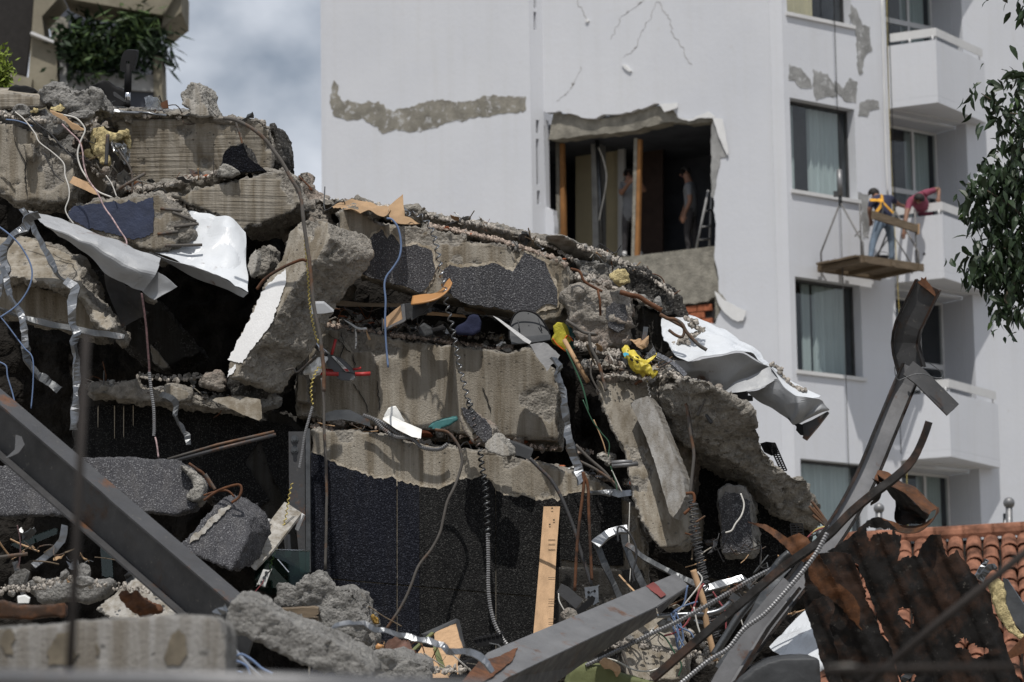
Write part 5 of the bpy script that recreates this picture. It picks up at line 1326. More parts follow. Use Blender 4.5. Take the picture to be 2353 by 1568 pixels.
# rusty sheets lower right
ragsheet('rusty_sheet', 'K 150,480 200,492 260,496 330,530 420,592 500,570 560,600 625,705 640,790 545,775 450,700 350,600 240,520', 20.6, -.001, -.001, M['rust_orange'], 'orange rusted torn sheet curling up above the dark rusty sheets', 'rusty sheet', step=3.5, jag=2, crumple=.06)
for i, (s, m, d, lab, gx) in enumerate((
    ('K 540,760 620,700 740,690 860,700 885,790 920,870 950,1000 1010,1130 1060,1240 1120,1330 1180,1600 760,1600 690,1400 620,1250 560,1120 528,1060 540,900', 'rust_dk', 20.0, 'front dark rusted metal sheet standing at lower right', .0),
    ('K 690,690 780,630 880,560 960,470 1040,455 1110,500 1200,560 1190,640 1160,740 1250,700 1300,720 1330,640 1380,570 1460,580 1480,700 1500,730 1560,680 1640,780 1700,880 1790,970 1820,1100 1860,1220 1930,1420 2000,1600 1190,1600 1100,1300 1030,1130 950,900 890,770', 'rust_dk', 20.7, 'large black brown rusted sheet with a torn upper edge at lower right', .0005),
    ('K 560,760 640,705 700,800 760,900 880,1000 960,1150 1010,1290 960,1230 900,1210 840,1120 780,1050 700,1010 640,960 570,880', 'rust_orange', 19.93, 'orange brown rusted strip folded over the front dark sheet', .001),
    ('K 540,1080 600,1010 700,985 740,1060 700,1180 760,1400 800,1600 700,1600 600,1240', 'rust_dk', 19.8, 'narrow torn rusted sheet standing left of the orange folded strip', 0))):
    ragsheet('rusty_sheet', s, d, gx, .0006, M[m], lab, 'rusty sheet', holes=.47)
cu = thing('rusty_curl', 'torn curl of orange rusted steel hanging at the bend of the tall beam', 'rusty sheet', W(2080, 1180, 21.0))
sheet('top_fold', ['K 1030,140,20.9 1130,170,20.9 1300,270,20.8 1440,385,20.7', 'K 1015,190,20.75 1110,230,20.75 1260,330,20.65 1370,440,20.6'], 21, M['rust_orange'], cu, crumple=.05, ragged=.012)
sheet('inner_fold', ['K 1015,190,20.75 1110,230,20.75 1260,330,20.65 1370,440,20.6', 'K 1150,330,21.05 1180,370,21.05 1270,420,21.0 1360,470,20.95', 'K 1150,460,21.0 1200,500,21.0 1270,510,20.95 1350,500,20.9'], 21, M['rust_dk'], cu, crumple=.05, ragged=.02)
sheet('lower_lip', ['K 1440,385,20.7 1425,440,20.65 1330,510,20.7 1220,500,20.8 1120,470,20.85 1040,452,20.9', 'K 1425,395,20.6 1400,480,20.55 1320,548,20.6 1215,560,20.7 1120,515,20.75 1035,470,20.85'], 21, M['rust_orange'], cu, crumple=.04, ragged=.012)
sheet('torn_edge', ['K 1010,175,20.8 1040,260,20.8 1000,330,20.85 985,380,20.9', 'K 1075,240,20.9 1060,300,20.9 1040,340,20.9 990,370,20.95'], 21, M['rust_dk'], cu, crumple=.05, ragged=.03)
sheet('white_sheet', ['K 300,1330,21.2 420,1205,21.4 545,1085,21.6', 'K 400,1400,20.9 520,1290,21.1 640,1190,21.3', 'K 560,1560,20.7 660,1480,20.9 760,1400,21.1'], 21, M['white_metal'], None, 'white enamelled sheet lying against the rusty sheets at bottom right', 'metal sheet', crumple=.05)
slab('rubber_sheet', 'K 60,1600 200,1475 320,1420 460,1398 560,1400 636,1415 650,1600', 19.6, (0, .4, .05), M['grey_plastic'], 'rounded dusty black rubber drum at the bottom edge before the white sheet', 'drum', rough=.006, formed='', vox=.018)
# blurred bars close to the lens
fr = thing('reinforcing_bar', 'out of focus dark rebar standing upright in the left foreground', 'rebar', W(160, 1520, 7.0))
tube('bar', [W(198, 770, 7.15), W(180, 1150, 7.05), W(152, 1700, 6.95)], 0, .0095, M['bar_fg'], fr, straight=True)
tube('reinforcing_bar', [W(1960, 1600, 9.0), W(2165, 1424, 9.0), W(2380, 1250, 9.0)], 0, .0115, M['bar_fg'], None, 'out of focus rusty rebar slanting across the lower right corner', 'rebar', straight=True)
tube('fence_rail', [W(-60, 1560, 5.2), W(600, 1568, 5.2), W(1120, 1586, 5.2)], 0, .016, M['conduit'], None, 'out of focus grey rail running along the bottom left edge', 'rail', straight=True)
tube('reinforcing_bar', [W(1880, 1542, 6.5), W(2120, 1536, 6.5), W(2400, 1532, 6.5)], 0, .008, M['bar_fg'], None, 'out of focus dark bar lying level along the bottom right edge', 'rebar', straight=True)
slab('pale_stone', 'K 640,1490 680,1450 800,1432 900,1440 890,1490 780,1510', 6.5, (0, .05, 0), M['conc_pale'], 'out of focus pale stone on the level bar at the bottom edge', 'stone', rough=.004, formed='', vox=.005, jag=.5)
# ---- white roofing sheets; shaded faces get grey put into their colour
wsx = thing('white_roof_sheet', 'crumpled white metal roof sheet hanging off the right end of the heap', 'roof sheet', W(1700, 900, 23.2))
sheet('lit_face', ['R -10,35,24.0 120,45,24.0 270,35,24.0 420,100,24.0 640,190,24.0 760,250,23.95 960,380,23.9 1100,480,23.8 1235,605,23.7',
                   'R 0,260,23.65 120,300,23.6 300,290,23.6 450,310,23.6 600,330,23.6 760,350,23.6 900,400,23.6 1060,500,23.55 1225,612,23.6',
                   'R 90,380,23.4 150,500,23.35 280,540,23.35 360,550,23.3 500,510,23.3 640,480,23.3 890,440,23.3 1060,520,23.35 1222,618,23.5'], 23.5, M['white_metal'], wsx, crumple=.045, nu=40, nv=18, freq=6)
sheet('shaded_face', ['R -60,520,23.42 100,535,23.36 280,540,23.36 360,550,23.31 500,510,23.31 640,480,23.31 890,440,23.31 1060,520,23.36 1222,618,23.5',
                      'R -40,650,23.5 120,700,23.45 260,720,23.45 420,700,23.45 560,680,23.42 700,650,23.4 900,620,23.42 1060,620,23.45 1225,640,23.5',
                      'R 40,760,23.6 200,790,23.6 330,830,23.6 450,870,23.58 560,900,23.55 690,945,23.5 740,880,23.48 980,760,23.48 1230,655,23.5'], 23.4, M['grey_shaded_metal'], wsx, crumple=.06, nu=40, nv=18)
sheet('folded_edge', ['R 720,900,23.44 850,790,23.42 1000,730,23.42 1230,620,23.45 1310,720,23.45', 'R 705,930,23.36 860,905,23.34 1020,880,23.34 1180,835,23.36 1315,765,23.4'], 23.4, M['grey_shaded_metal'], wsx, crumple=.03)
sheet('tail_top', ['R 1235,600,23.6 1340,690,23.6 1450,790,23.55 1580,850,23.55 1700,910,23.5 1800,970,23.5', 'R 1240,640,23.42 1310,740,23.4 1400,850,23.35 1500,930,23.35 1565,965,23.35 1780,975,23.4'], 23.4, M['white_metal'], wsx, crumple=.03)
sheet('tail_face', ['R 1180,830,23.4 1310,750,23.38 1400,850,23.34 1500,930,23.34 1565,966,23.32 1790,980,23.36 1850,1040,23.4 1900,1110,23.45',
                    'R 1080,900,23.5 1230,980,23.45 1400,1060,23.42 1510,1120,23.4 1560,1130,23.34 1680,1120,23.42 1780,1110,23.38 1890,1125,23.46',
                    'R 965,890,23.6 1130,1040,23.55 1300,1130,23.5 1430,1200,23.48 1500,1260,23.46 1560,1260,23.46 1650,1220,23.46 1890,1130,23.5'], 23.4, M['grey_shaded_metal'], wsx, crumple=.05, nu=36)
plate('end_channel', 'R 1530,1350 1600,1270 1700,1230 1880,1130 1895,1140 1780,1290 1640,1455 1595,1430 1610,1390', 23.5, (.01, .05, 0), M['steel_dk'], wsx)
plate('end_clip', 'R 1430,1200 1530,1300 1525,1340 1575,1395 1610,1400 1600,1280 1500,1255', 23.45, (0, .02, 0), M['black_plastic'], wsx)
lsx = thing('enamelled_sheet', 'bright white enamelled panel bent over between the concrete beams at left', 'metal panel', W(480, 590, 23.8))
sheet('lit_face', ['B 1140,160,23.95 1260,152,23.9 1400,178,23.85 1490,206,23.8 1560,256,23.8 1622,298,23.8', 'B 1090,290,23.8 1250,310,23.78 1380,320,23.72 1480,330,23.66 1560,400,23.62 1622,460,23.66', 'B 985,428,23.6 1100,470,23.55 1250,510,23.5 1400,562,23.45 1500,610,23.4 1640,690,23.35'], 24, M['white_metal'], lsx, crumple=.05, nu=34, nv=20)
sheet('lower_lip', ['B 985,432,23.6 1100,474,23.55 1250,514,23.5 1400,566,23.45 1500,614,23.4 1640,694,23.35', 'B 1010,455,23.75 1150,515,23.7 1300,600,23.65 1420,640,23.6 1530,690,23.5 1610,724,23.4'], 24, M['grey_shaded_metal'], lsx, crumple=.02)  # lip greyer than the panel: shade put into its colour
gsx = thing('shaded_sheet', 'limp white metal sheet painted in grey shade, draped from the left edge down over the hollow', 'metal sheet', W(250, 610, 23.4))  # white sheet lying in shade; the shade is put into its grey
sheet('upper_fold', ['B 190,150,23.3 350,185,23.3 470,228,23.3 640,308,23.3 830,380,23.3 1062,468,23.3', 'B 290,236,23.05 450,300,23.05 640,400,23.0 820,480,23.0 930,530,23.0 1035,560,23.05', 'B 310,260,23.15 420,330,23.1 560,440,23.1 700,560,23.1 820,620,23.1 945,690,23.1'], 23.2, M['grey_shaded_metal'], gsx, crumple=.05, nu=36, nv=16)
sheet('corner_fold', ['B 1030,552,23.1 1100,590,23.05 1172,655,23.0', 'B 985,620,23.15 1060,680,23.1 1120,690,23.05', 'B 942,688,23.2 990,730,23.15 1020,748,23.1'], 23.2, M['grey_shaded_metal'], gsx, crumple=.02)
sheet('hanging_tongue', ['B 690,560,23.3 820,630,23.25 940,690,23.2', 'B 720,700,23.4 850,760,23.4 950,780,23.35', 'B 800,940,23.5 880,890,23.5 985,825,23.5'], 23.4, M['steel_dk'], gsx, crumple=.05)
# ---- galvanised strips and studs
def strip(name, path, d, w, mat, lab, up=(.2, -1, .3), tw=None, crumple=.026, cat='metal strip', prof=None, step=.025, freq=13, straight=False):
    ph = rnd.uniform(0, 6); k_ = .25 if straight else 1.0
    tw = tw or (lambda t: k_ * (.55 * math.sin(5 * t + ph) + .3 * math.sin(13 * t + 2 * ph)))
    return sweep(name, path, d, prof or U_(w, w * .35, .003), M[mat], up, None, lab, cat, None, 8, tw, crumple, step, freq=freq, straight=straight)
strip('metal_stud', 'B 265,175 200,205 130,280 40,370 25,440 35,530 0,640 -20,720', 22.7, 0.058, 'galv', 'shiny crumpled metal stud at the far left edge under the grey sheet')
strip('metal_stud', 'B 150,150 215,250 290,390 350,500 400,590 460,640', 22.8, 0.040, 'galv', 'thin crumpled metal stud running down from the grey sheet corner')
strip('metal_stud', 'B 430,605 490,650 470,720 475,800 490,900 505,1010 515,1200 495,1400 485,1600', 22.6, 0.054, 'galv', 'long crumpled bright stud hanging straight down at left')
strip('metal_stud', 'B -30,785 60,815 200,870 430,920 640,960 820,985', 22.9, 0.043, 'galv_dull', 'dull channel lying level across the dark hollow at left', (0, -1, .6), crumple=.008)
strip('metal_stud', 'B 15,510 60,640 110,780 150,920 165,1060', 22.5, 0.043, 'galv', 'bent metal stud hanging at the left edge in front of the dark slab')
strip('metal_stud', 'B 165,1050 210,1180 300,1270 385,1345', 22.6, 0.054, 'galv_dull', 'folded stud end pointing down right in the left hollow')
strip('metal_stud', 'B 1050,1365 1130,1405 1165,1490 1200,1568 1225,1640 1240,1710', 22.9, 0.036, 'galv_dull', 'pale bent strip hanging over the black wall left of the leaning slab')
strip('metal_stud', 'P 1274,820 1284,850 1292,900 1302,960 1312,1020 1326,1075 1340,1112', 22.9, 0.052, 'galv', 'shiny crumpled strip hanging down from the grey board at right of centre', crumple=.03)
strip('metal_stud', 'X 40,1430 200,1440 400,1460 600,1480 760,1460 900,1560', 23.1, 0.040, 'galv', 'crushed foil like strip on the debris beside the orange capped bottle', (0, -1, .5), crumple=.03)
strip('metal_stud', 'G 112,800 180,742 240,715 292,712', 22.4, 0.065, 'galv', 'bright bent stud top at the head of the crumpled frame', (0, -1, .6), crumple=.010, straight=True)
strip('metal_stud', 'G 118,800 160,900 205,1000 268,1130', 22.45, 0.043, 'galv_dull', 'left leg of the crumpled stud frame behind the front steel beam', crumple=.010, straight=True)
strip('metal_stud', 'G 275,735 280,800 330,930 390,1060', 22.5, 0.047, 'galv_dull', 'middle leg of the crumpled stud frame behind the front steel beam', crumple=.010, straight=True)
strip('metal_stud', 'G 282,800 400,880 560,968 720,1045', 22.3, 0.036, 'galv_dull', 'long crumpled stud running right from the stud frame', (0, -1, .5), crumple=.010, straight=True)
strip('metal_stud', 'G 715,1045 850,1012 932,985', 22.2, 0.043, 'galv', 'short level stud joined to the long crumpled stud', (0, -1, .6), crumple=.010, straight=True)
strip('metal_stud', 'G 925,985 1000,1055 1080,1130', 22.25, 0.040, 'galv_dull', 'short stud folding down to the right behind the conduit', crumple=.010, straight=True)
strip('metal_stud', 'Q 950,385 1100,350 1300,325 1420,350 1500,390 1700,440 1850,470 2030,510 2100,570 2300,560 2420,620 2520,760', 17.6, 0.032, 'galv', 'long buckled foil strip crossing the bottom centre foreground', (0, -1, .7), crumple=.03)
strip('metal_strip', 'Q 30,250 70,210 130,175', 16.0, .04, 'galv', 'short bright strip sticking up beside the foreground block', crumple=.004)
tube('metal_rod', 'Q 110,420 180,530 250,620 330,710 450,815', 15.5, .009, M['chrome'], None, 'thin shiny rod leaning in the dark gap beside the foreground block', 'rod', straight=True)
strip('metal_stud', 'N 1340,1300 1610,1325 1640,1315 1800,1335 1960,1352', 24.0, 0.025, 'galv', 'pale flat strip lying on the grit of the top beam', (0, -.6, 1), crumple=.006)
strip('metal_stud', 'C 395,610 380,700 330,760 200,860', 21.6, 0.043, 'galv', 'bent bright channel hanging in the dark gap under the chamfered beam', crumple=.010, straight=True)
strip('metal_stud', 'C 90,830 110,900 150,1040', 21.4, 0.036, 'galv_dull', 'upright dull stud in the dark gap at lower left', crumple=.010, straight=True)
plate('glass_strip', 'C 60,730 330,632 350,640 345,665 120,760', 21.9, (0, .03, .01), M['glass_green'], None, 'broken strip of thick green glass in the dark gap at lower left', 'glass')
plate('glass_strip', 'C 610,740 640,700 680,780 690,940 620,920', 21.9, (0, .02, 0), M['glass_green'], None, 'upright shard of green glass behind the front steel beam', 'glass')
tube('reinforcing_bar', 'C -60,815 80,795 168,785', 21.2, .012, M['rebar'], None, 'short rebar end poking in from the left edge at lower left', 'rebar', straight=True)
# ---- post with bolts, white board, glass, conduit box
ap = thing('steel_post', 'upright grey steel angle post with two bolts, left of the coated wall panel', 'post', W(690, 1310, 23.4))
plate('face', 'P 663,992 700,992 702,1315 690,1315 680,1200 665,1190', 23.42, (0, .012, 0), M['steel_dk'], ap)
plate('side', 'P 702,985 712,985 714,1315 703,1315', 23.40, (0, .12, 0), M['galv_dull'], ap)
for x, y in ((677, 1009), (677, 1034)):
    bm = bmesh.new(); bmesh.ops.create_cone(bm, cap_ends=True, segments=6, radius1=.016, radius2=.016, depth=.03, matrix=Matrix.Translation(W(x, y, 23.4)) @ Matrix.Rotation(R(90), 4, 'X'))
    bmesh.ops.create_cone(bm, cap_ends=True, segments=12, radius1=.026, radius2=.026, depth=.006, matrix=Matrix.Translation(W(x, y, 23.413)) @ Matrix.Rotation(R(90), 4, 'X'))
    from_bm('bolt', bm, M['galv_dull'], ap, False)
wb = thing('white_board', 'whitish trim board leaning in front of the steel post', 'board', W(600, 1280, 22.6))
plate('face', 'Y 480,205,22.85 715,360,22.75 300,900,22.3 60,1150,22.1 -80,1020,22.1 30,800,22.35', 22.5, (.01, .03, 0), M['conc_pale'], wb)
plate('edge_strip', 'Y 232,430 280,440 20,800 -60,820 -60,760', 22.55, (.01, .03, 0), M['plaster_white'], wb)
plate('edge_strip', 'Y 715,360 742,380 650,600 625,580', 22.75, (.01, .03, 0), M['plaster_white'], wb)
gl = thing('broken_glass', 'broken sheet of dark clear glass standing below the white board', 'glass', W(640, 1320, 22.4))
plate('pane', 'Y 75,850,22.3 300,870,22.4 560,865,22.5 830,880,22.6 830,1200,22.6 600,1400,22.5 300,1500,22.4 60,1400,22.3', 22.4, (0, .012, 0), M['glass_green'], gl)
plate('pane_edge', 'Y 75,848,22.29 830,872,22.59 820,898,22.59 600,880,22.49 300,885,22.4 80,870,22.29', 22.4, (0, .014, 0), M['film'], gl)
plate('shiny_edge', 'Y 378,1000 392,1000 548,1180 535,1185', 22.35, (0, .01, 0), M['chrome'], gl)
tube('steel_pipe', 'Y 515,660 520,760 530,860 532,970', 22.9, .022, M['steel'], None, 'short vertical pipe behind the glass pane', 'pipe', straight=True)
jb = thing('junction_box', 'white electrical box dangling on a chain like cable before the glass', 'junction box', W(608, 1330, 22.0))
plate('box', 'Y 190,1150 280,1165 200,1375 105,1340', 22.0, (0, .04, 0), M['paper'], jb, bevel=.004)
for x, y in ((228, 1192), (198, 1260), (165, 1325)):
    bm = bmesh.new(); bmesh.ops.create_cone(bm, cap_ends=True, segments=14, radius1=.011, radius2=.011, depth=.008, matrix=Matrix.Translation(W(*Z('Y %d,%d' % (x, y))[0], 21.995)) @ Matrix.Rotation(R(90), 4, 'X'))
    from_bm('knockout', bm, M['galv_dull'], jb, False)
tube('red_wire', 'Y 190,1290 170,1340 100,1420 30,1510', 21.98, .003, M['wire_red'], jb)
helix('twisted_cable', 'Y 275,1150 300,1050 340,920 385,800 430,640 490,450 520,280 545,120 570,0 590,-60', 22.6, .006, .004, .035, M['wire_yellow'], None, 'white and yellow twisted cable leading up from the dangling box', 'cable')
tube('flexible_conduit', 'P 718,935 708,970 700,1000 694,1040 688,1075', 22.9, .011, M['conduit'], None, 'short grey ribbed conduit above the twisted cable', 'conduit', ribs=.012)
helix('twisted_cable', 'P 718,930 715,890 728,850 742,840 738,800 725,770 712,700 708,640 705,600 700,540', 23.05, .006, .004, .03, M['wire_yellow'], None, 'pale twisted cable running down the edge of the leaning slab', 'cable')
for s in (('P 385,1056 500,1022 630,992', .010, 'upper'), ('P 392,1062 510,1030 634,999', .013, 'lower')):
    tube('steel_rod', s[0], 22.8, s[1], M['rebar'] if s[2] == 'upper' else M['steel_dk'], None, s[2] + ' of the two thin rods lying across the black wall', 'rod', straight=True)
# ---- rebars
RB = lambda s, d, lab, r=.011, m='rebar', **k: tube('reinforcing_bar', s, d, r, M[m], None, lab, 'rebar', **k)
RB('P 512,272 545,278 600,312 640,362 672,415 690,450 700,520 708,580 716,650 724,720 736,780 744,850 745,900', 22.9, 'long dusty rebar arching down from the top beam past the leaning slab', .0135, wob=.01)
RB('P 738,870 744,930 746,1000 750,1080 750,1180 748,1310', 23.4, 'long thin rebar hanging down the left edge of the coated wall panel', .0105, wob=.008)
RB('A 1555,800 1570,850 1590,910 1598,950', 24.2, 'thin rebar stub lying on the face of the top beam', .008)
RB('A 740,1280 830,1220 960,1145', 23.9, 'straight rebar poking right from the hollow behind the blue block', .011, straight=True)
RB('A 870,1290 875,1200 862,1120 820,1050 780,990', 23.95, 'thin curved rebar rising in the hollow by the yellow wool', .008)
RB('A 700,1090 705,1000 712,890', 23.9, 'dark upright bar beside the big tuft of yellow wool', .014, 'steel_dk')
RB('P 590,665 610,640 650,615 690,598 705,600', 22.95, 'rusty rebar hoop sticking out of the leaning slab', .011, 'rust')
RB('F -30,620 30,640 60,700 120,740 180,770', 23.5, 'rusty rebar loops on the debris behind the grey boulder', .010, 'rust')
RB('F 150,760 165,830 168,930', 23.3, 'short rusty bar lying on the big rough boulder', .009, 'rust', straight=True)
RB('F 300,770 420,800 500,850 578,895', 23.5, 'rust flaked bar along the edge of the dark nose', .018, 'rust', wob=.02)
RB('R -30,20 60,70 140,80 220,130 280,230 400,360 505,430', 23.2, 'long rebar sticking out over the white roof sheet', .013)
RB('R 40,60 150,120 235,170 248,230 220,280 150,260 70,200', 23.3, 'hooked rebar loop at the end of the rough lump', .011)
RB('F -10,1010 50,1030 110,1055 150,1050', 23.3, 'short dark rebar beside the yellow glove', .012)
RB('F 95,1050 105,1140 150,1230 175,1310 205,1425', 23.2, 'rebar running down from the grey boulder over the rough block', .012)
RB('F 110,1230 105,1320 140,1400 160,1430', 23.25, 'thin bent rebar left of the yellow bag', .007)
RB('S 290,930 420,950 620,980 800,1010 870,1015', 23.28, 'dusty straight bar lying in front of the yellow bag', .010)
RB('S 625,1250 680,1200 790,1160 860,1080 880,990 940,960 1000,960', 23.23, 'rusty S shaped bar on the yellow bag', .010, 'rust')
RB('G 650,200 640,120 625,60 615,20', 22.9, 'rebar standing along the joint of the inclined slabs', .010)
RB('G 620,30 640,180 660,300 650,420 640,520', 22.85, 'long dusty rebar down the right edge of the inclined slab', .011)
RB('G 615,520 655,520 662,560 640,600 605,635', 22.7, 'rusty hooked rebar at the foot of the pale slab strip', .011, 'rust')
RB('G 610,740 650,750 672,735 665,700', 22.7, 'small hooked wire at the bottom of the inclined slab', .006, 'rust')
RB('G 670,680 700,660 722,645', 22.7, 'thin twig like bar right of the inclined slab foot', .006)
RB('G 655,35 720,80 760,130', 22.9, 'black corrugated bar on top of the diagonal beam', .013, 'steel_dk')
RB('R 250,880 330,930 420,1000 470,1040', 22.9, 'dark ribbed bar across the head of the diagonal beam', .012, 'steel_dk')
RB('R 400,1180 440,1080 490,990', 22.85, 'pale upright bar tied across the ribbed dark bar', .010)
for s, l in (('G 1310,560 1350,610 1405,690', 'uppermost'), ('G 1322,600 1365,650 1408,700', 'second from the top'), ('G 1318,640 1355,670 1400,705', 'lowest'), ('G 1300,590 1345,640 1400,698', 'leftmost')):
    RB(s, 22.9, l + ' of four bare rebar ends at the diagonal beam tip', .010); SC.objects[-1]['group'] = 'bare rebar ends of the diagonal beam'
RB('E 1640,400 1645,470 1635,560 1618,700 1605,850 1595,1060', 22.9, 'rusty ribbed bar hanging left of the pair beside the plank', .011, 'rust')
RB('E 1640,400 1668,480 1672,600 1678,740 1685,900 1690,1000', 22.9, 'rusty ribbed bar hanging right of the pair beside the plank', .011, 'rust')
RB('E 1600,250 1680,330 1760,400 1830,490', 23.1, 'curved rusty rebar arching over the debris at the right of the ledge', .011)
RB('E 1620,340 1700,380 1790,440 1850,500', 23.0, 'lower curved rebar on the debris at the right of the ledge', .010)
RB('D 140,90 160,95 75,10', 23.0, 'bent rusty wire lying on the leaning slab', .006, 'rust')
RB('D -10,1290 40,1280 70,1300 190,1190', 23.3, 'thin dark hook left of the red handled tool', .007)
RB('C 1150,235 1200,270 1240,300 1290,380', 21.9, 'bent rusty bar sprouting from the chamfered beam end', .010, 'rust')
RB('C 1240,460 1330,400 1440,365 1470,385 1455,440 1410,475', 21.8, 'rusty rebar hook curling over the tilted coated block', .009, 'rust')
RB('C 1250,300 1275,340 1310,395', 21.85, 'short dusty bar at the chamfered beam end', .011)
RB('C 1240,430 1300,410 1380,400 1430,440', 21.85, 'thin rusty bar lying across the chamfered beam end', .007, 'rust')
RB('G 250,1340 280,1440 330,1568', 22.0, 'thin dark rebar leaning at the bottom near the green tarpaulin', .010)
RB('D 1840,960 1900,1000 1960,1040 2045,1052', 23.2, 'dark rebar stub above the yellow glove', .012)
RB('E 450,1145 530,1200 635,1258', 22.0, 'thin pale twig of wire in front of the coated wall panel', .004, 'wood_old')
for s, l in (('C 1700,1010 1690,900 1680,830', 0),): pass
# pipes
for s, l in (('X 380,990 560,975 705,975', 'upper short pipe stub poking out of the debris by the bottle'), ('X 380,1035 600,1020 790,1000', 'lower short pipe stub poking out of the debris by the bottle')):
    tube('pipe_stub', s, 23.0, .016, M['conduit'], None, l, 'pipe', straight=True, n=10)
for s, l in (('R 690,930 850,920 975,935', 'upper dark square bar under the white roof sheet'), ('R 730,985 880,980 1030,980', 'lower dark square bar under the white roof sheet')):
    sweep('square_bar', s, 23.7, BOXP(.035, .03), M['steel_dk'], (0, -1, .1), None, l, 'steel bar', straight=True, step=None)
# ---- cables
CB = lambda s, d, m, lab, r=.005, **k: tube('cable', s, d, r, M[m], None, lab, 'cable', **k)
CB('D 655,288 690,295 730,350 750,450 740,540 700,610 655,670 640,730 648,830 645,950 650,1100 665,1272', 23.35, 'wire_blue', 'pale blue cable hanging from the coated beam over the beige beam', .0075)
CB('A 420,760 500,780 550,830 560,870 530,940 512,1020 530,1100 570,1170 640,1260 740,1305', 23.6, 'wire_white', 'white cable looping past the yellow wool', .006)
CB('A 410,820 460,870 520,930 545,1000 552,1080 580,1180 640,1270 690,1370 740,1440 790,1520 830,1580 838,1615', 23.3, 'wire_pink', 'red and white twisted wire hanging across the blue painted block', .0055)
CB('A 100,740 160,790 230,880 260,940 350,1010 420,1080 430,1160 455,1240 455,1310 432,1380 450,1430 488,1480', 23.3, 'wire_white', 'thin whitish cable trailing down the cracked left block', .0045)
CB('A 190,770 260,830 330,880 390,950 440,1000 480,1035', 23.4, 'wire_black', 'black cable lying on the cracked left block', .006)
CB('A 40,790 120,800 215,835', 23.5, 'wire_blue', 'short blue grey wire at the left edge below the boulder', .005)
CB('A 290,1010 320,1080 370,1160 425,1205', 23.4, 'wire_black', 'thin dark wire on the face of the cracked left block', .0035)
CB('A 700,1160 740,1220 770,1300', 23.5, 'wire_white', 'short white wire beside the pink film in the hollow', .004)
CB('B -20,250 60,310 130,380 190,480 212,560 200,640 160,720 100,790 0,860', 22.3, 'wire_blue', 'blue cable looping at the left edge in front of the slanting slab', .006)
CB('B -20,830 40,900 100,980 160,1060 215,1130 218,1300 205,1460', 22.4, 'wire_blue', 'thin blue cable dangling in the left hollow', .0045)
CB('B -10,1150 40,1180 50,1250 80,1350 95,1410', 22.4, 'wire_blue', 'second blue cable at the left edge above the big steel beam', .005)
CB('B 935,700 950,800 965,920 975,1050 985,1180 985,1230', 22.9, 'wire_dkred', 'red and black twisted cable hanging from the grey sheet', .008)
tube('flexible_conduit', 'B 985,1220 1000,1350 1015,1460 1018,1600 1015,1640', 22.85, .013, M['conduit'], None, 'grey ribbed conduit hanging in front of the black wall', 'conduit', ribs=.014)
CB('C 945,75 955,120 965,200', 22.8, 'wire_pink', 'red and white wire tip below the hanging ribbed conduit', .006)
CB('C 105,610 120,680 125,760 115,870', 21.5, 'wire_dkred', 'dark red wire hanging in the dark gap at lower left', .005)
helix('twisted_strip', 'D 780,255 850,262 900,290 940,340 965,400 985,480 1000,560 1015,640 1040,760 1050,850 1070,930 1090,1010 1110,1120 1135,1260 1165,1380 1190,1480 1205,1570', 23.4, .017, .006, .062, M['galv'], None, 'spiral metal strip hanging down across the coated beam and beige beam', 'metal strip', flat=.0025)
helix('twisted_strip', 'E 1010,0 1030,100 1045,190 1070,290 1085,400 1100,500 1108,640 1112,760', 23.35, .018, .007, .046, M['galv_dull'], None, 'lower length of the spiral metal strip in front of the coated wall panel', 'metal strip', flat=.003)
tube('flexible_conduit', 'E 1112,740 1115,900 1115,1030 1125,1140 1150,1240 1190,1320 1235,1380', 23.35, .0165, M['conduit'], None, 'dark ribbed conduit ending the spiral strip at the bottom of the coated wall', 'conduit', ribs=.016)
tube('cable', 'E 820,165 890,180 945,250 968,330 960,390 930,480 885,570 860,680 845,740 800,830 730,920 690,1020 640,1130 545,1275', 23.35, .0105, M['rebar'], None, 'rusty sheathed cable curving down across the coated wall panel', 'cable', wob=.006)
CB('E 1345,325 1400,380 1460,440 1510,520 1555,620 1600,740 1640,880 1690,1035', 23.1, 'steel_dk', 'thick grey cable running down to the metal box beside the plank', .013)
jm = thing('junction_box', 'small galvanised box on the end of the thick grey cable', 'junction box', W(1361, 1360, 22.6))
plate('box', 'E 1652,1045 1722,1035 1724,1120 1700,1135 1655,1100', 22.62, (0, .05, .005), M['galv'], jm, bevel=.004)
for x, y in ((1672, 1068), (1672, 1095), (1705, 1062)):
    bm = bmesh.new(); bmesh.ops.create_cone(bm, cap_ends=True, segments=12, radius1=.009, radius2=.009, depth=.008, matrix=Matrix.Translation(W(*Z('E %d,%d' % (x, y))[0], 22.615)) @ Matrix.Rotation(R(90), 4, 'X')); from_bm('knockout', bm, M['black_plastic'], jm, False)
tube('flexible_conduit', 'E 420,85 480,110 530,160 600,205 690,215 740,260 800,275 850,272 890,245', 23.6, .016, M['conduit'], None, 'grey ribbed conduit lying along the middle debris ledge', 'conduit', ribs=.014)
tube('flexible_conduit', 'E 450,95 510,120 560,150 620,190 660,200', 23.65, .017, M['conduit'], None, 'second crushed ribbed conduit on the middle debris ledge', 'conduit', ribs=.016)
tube('flexible_conduit', 'G 1245,862 1180,895 1000,985 850,1072 700,1160 550,1240 400,1310 200,1410 60,1475', 20.9, .0155, M['conduit'], None, 'upper long grey ribbed conduit crossing the lower right', 'conduit', ribs=.017)
tube('flexible_conduit', 'G 1400,740 1340,850 1270,945 1150,1085 1050,1190 940,1270 850,1380 740,1450 580,1580', 19.7, .0155, M['conduit'], None, 'lower long grey ribbed conduit along the bent bar', 'conduit', ribs=.017)
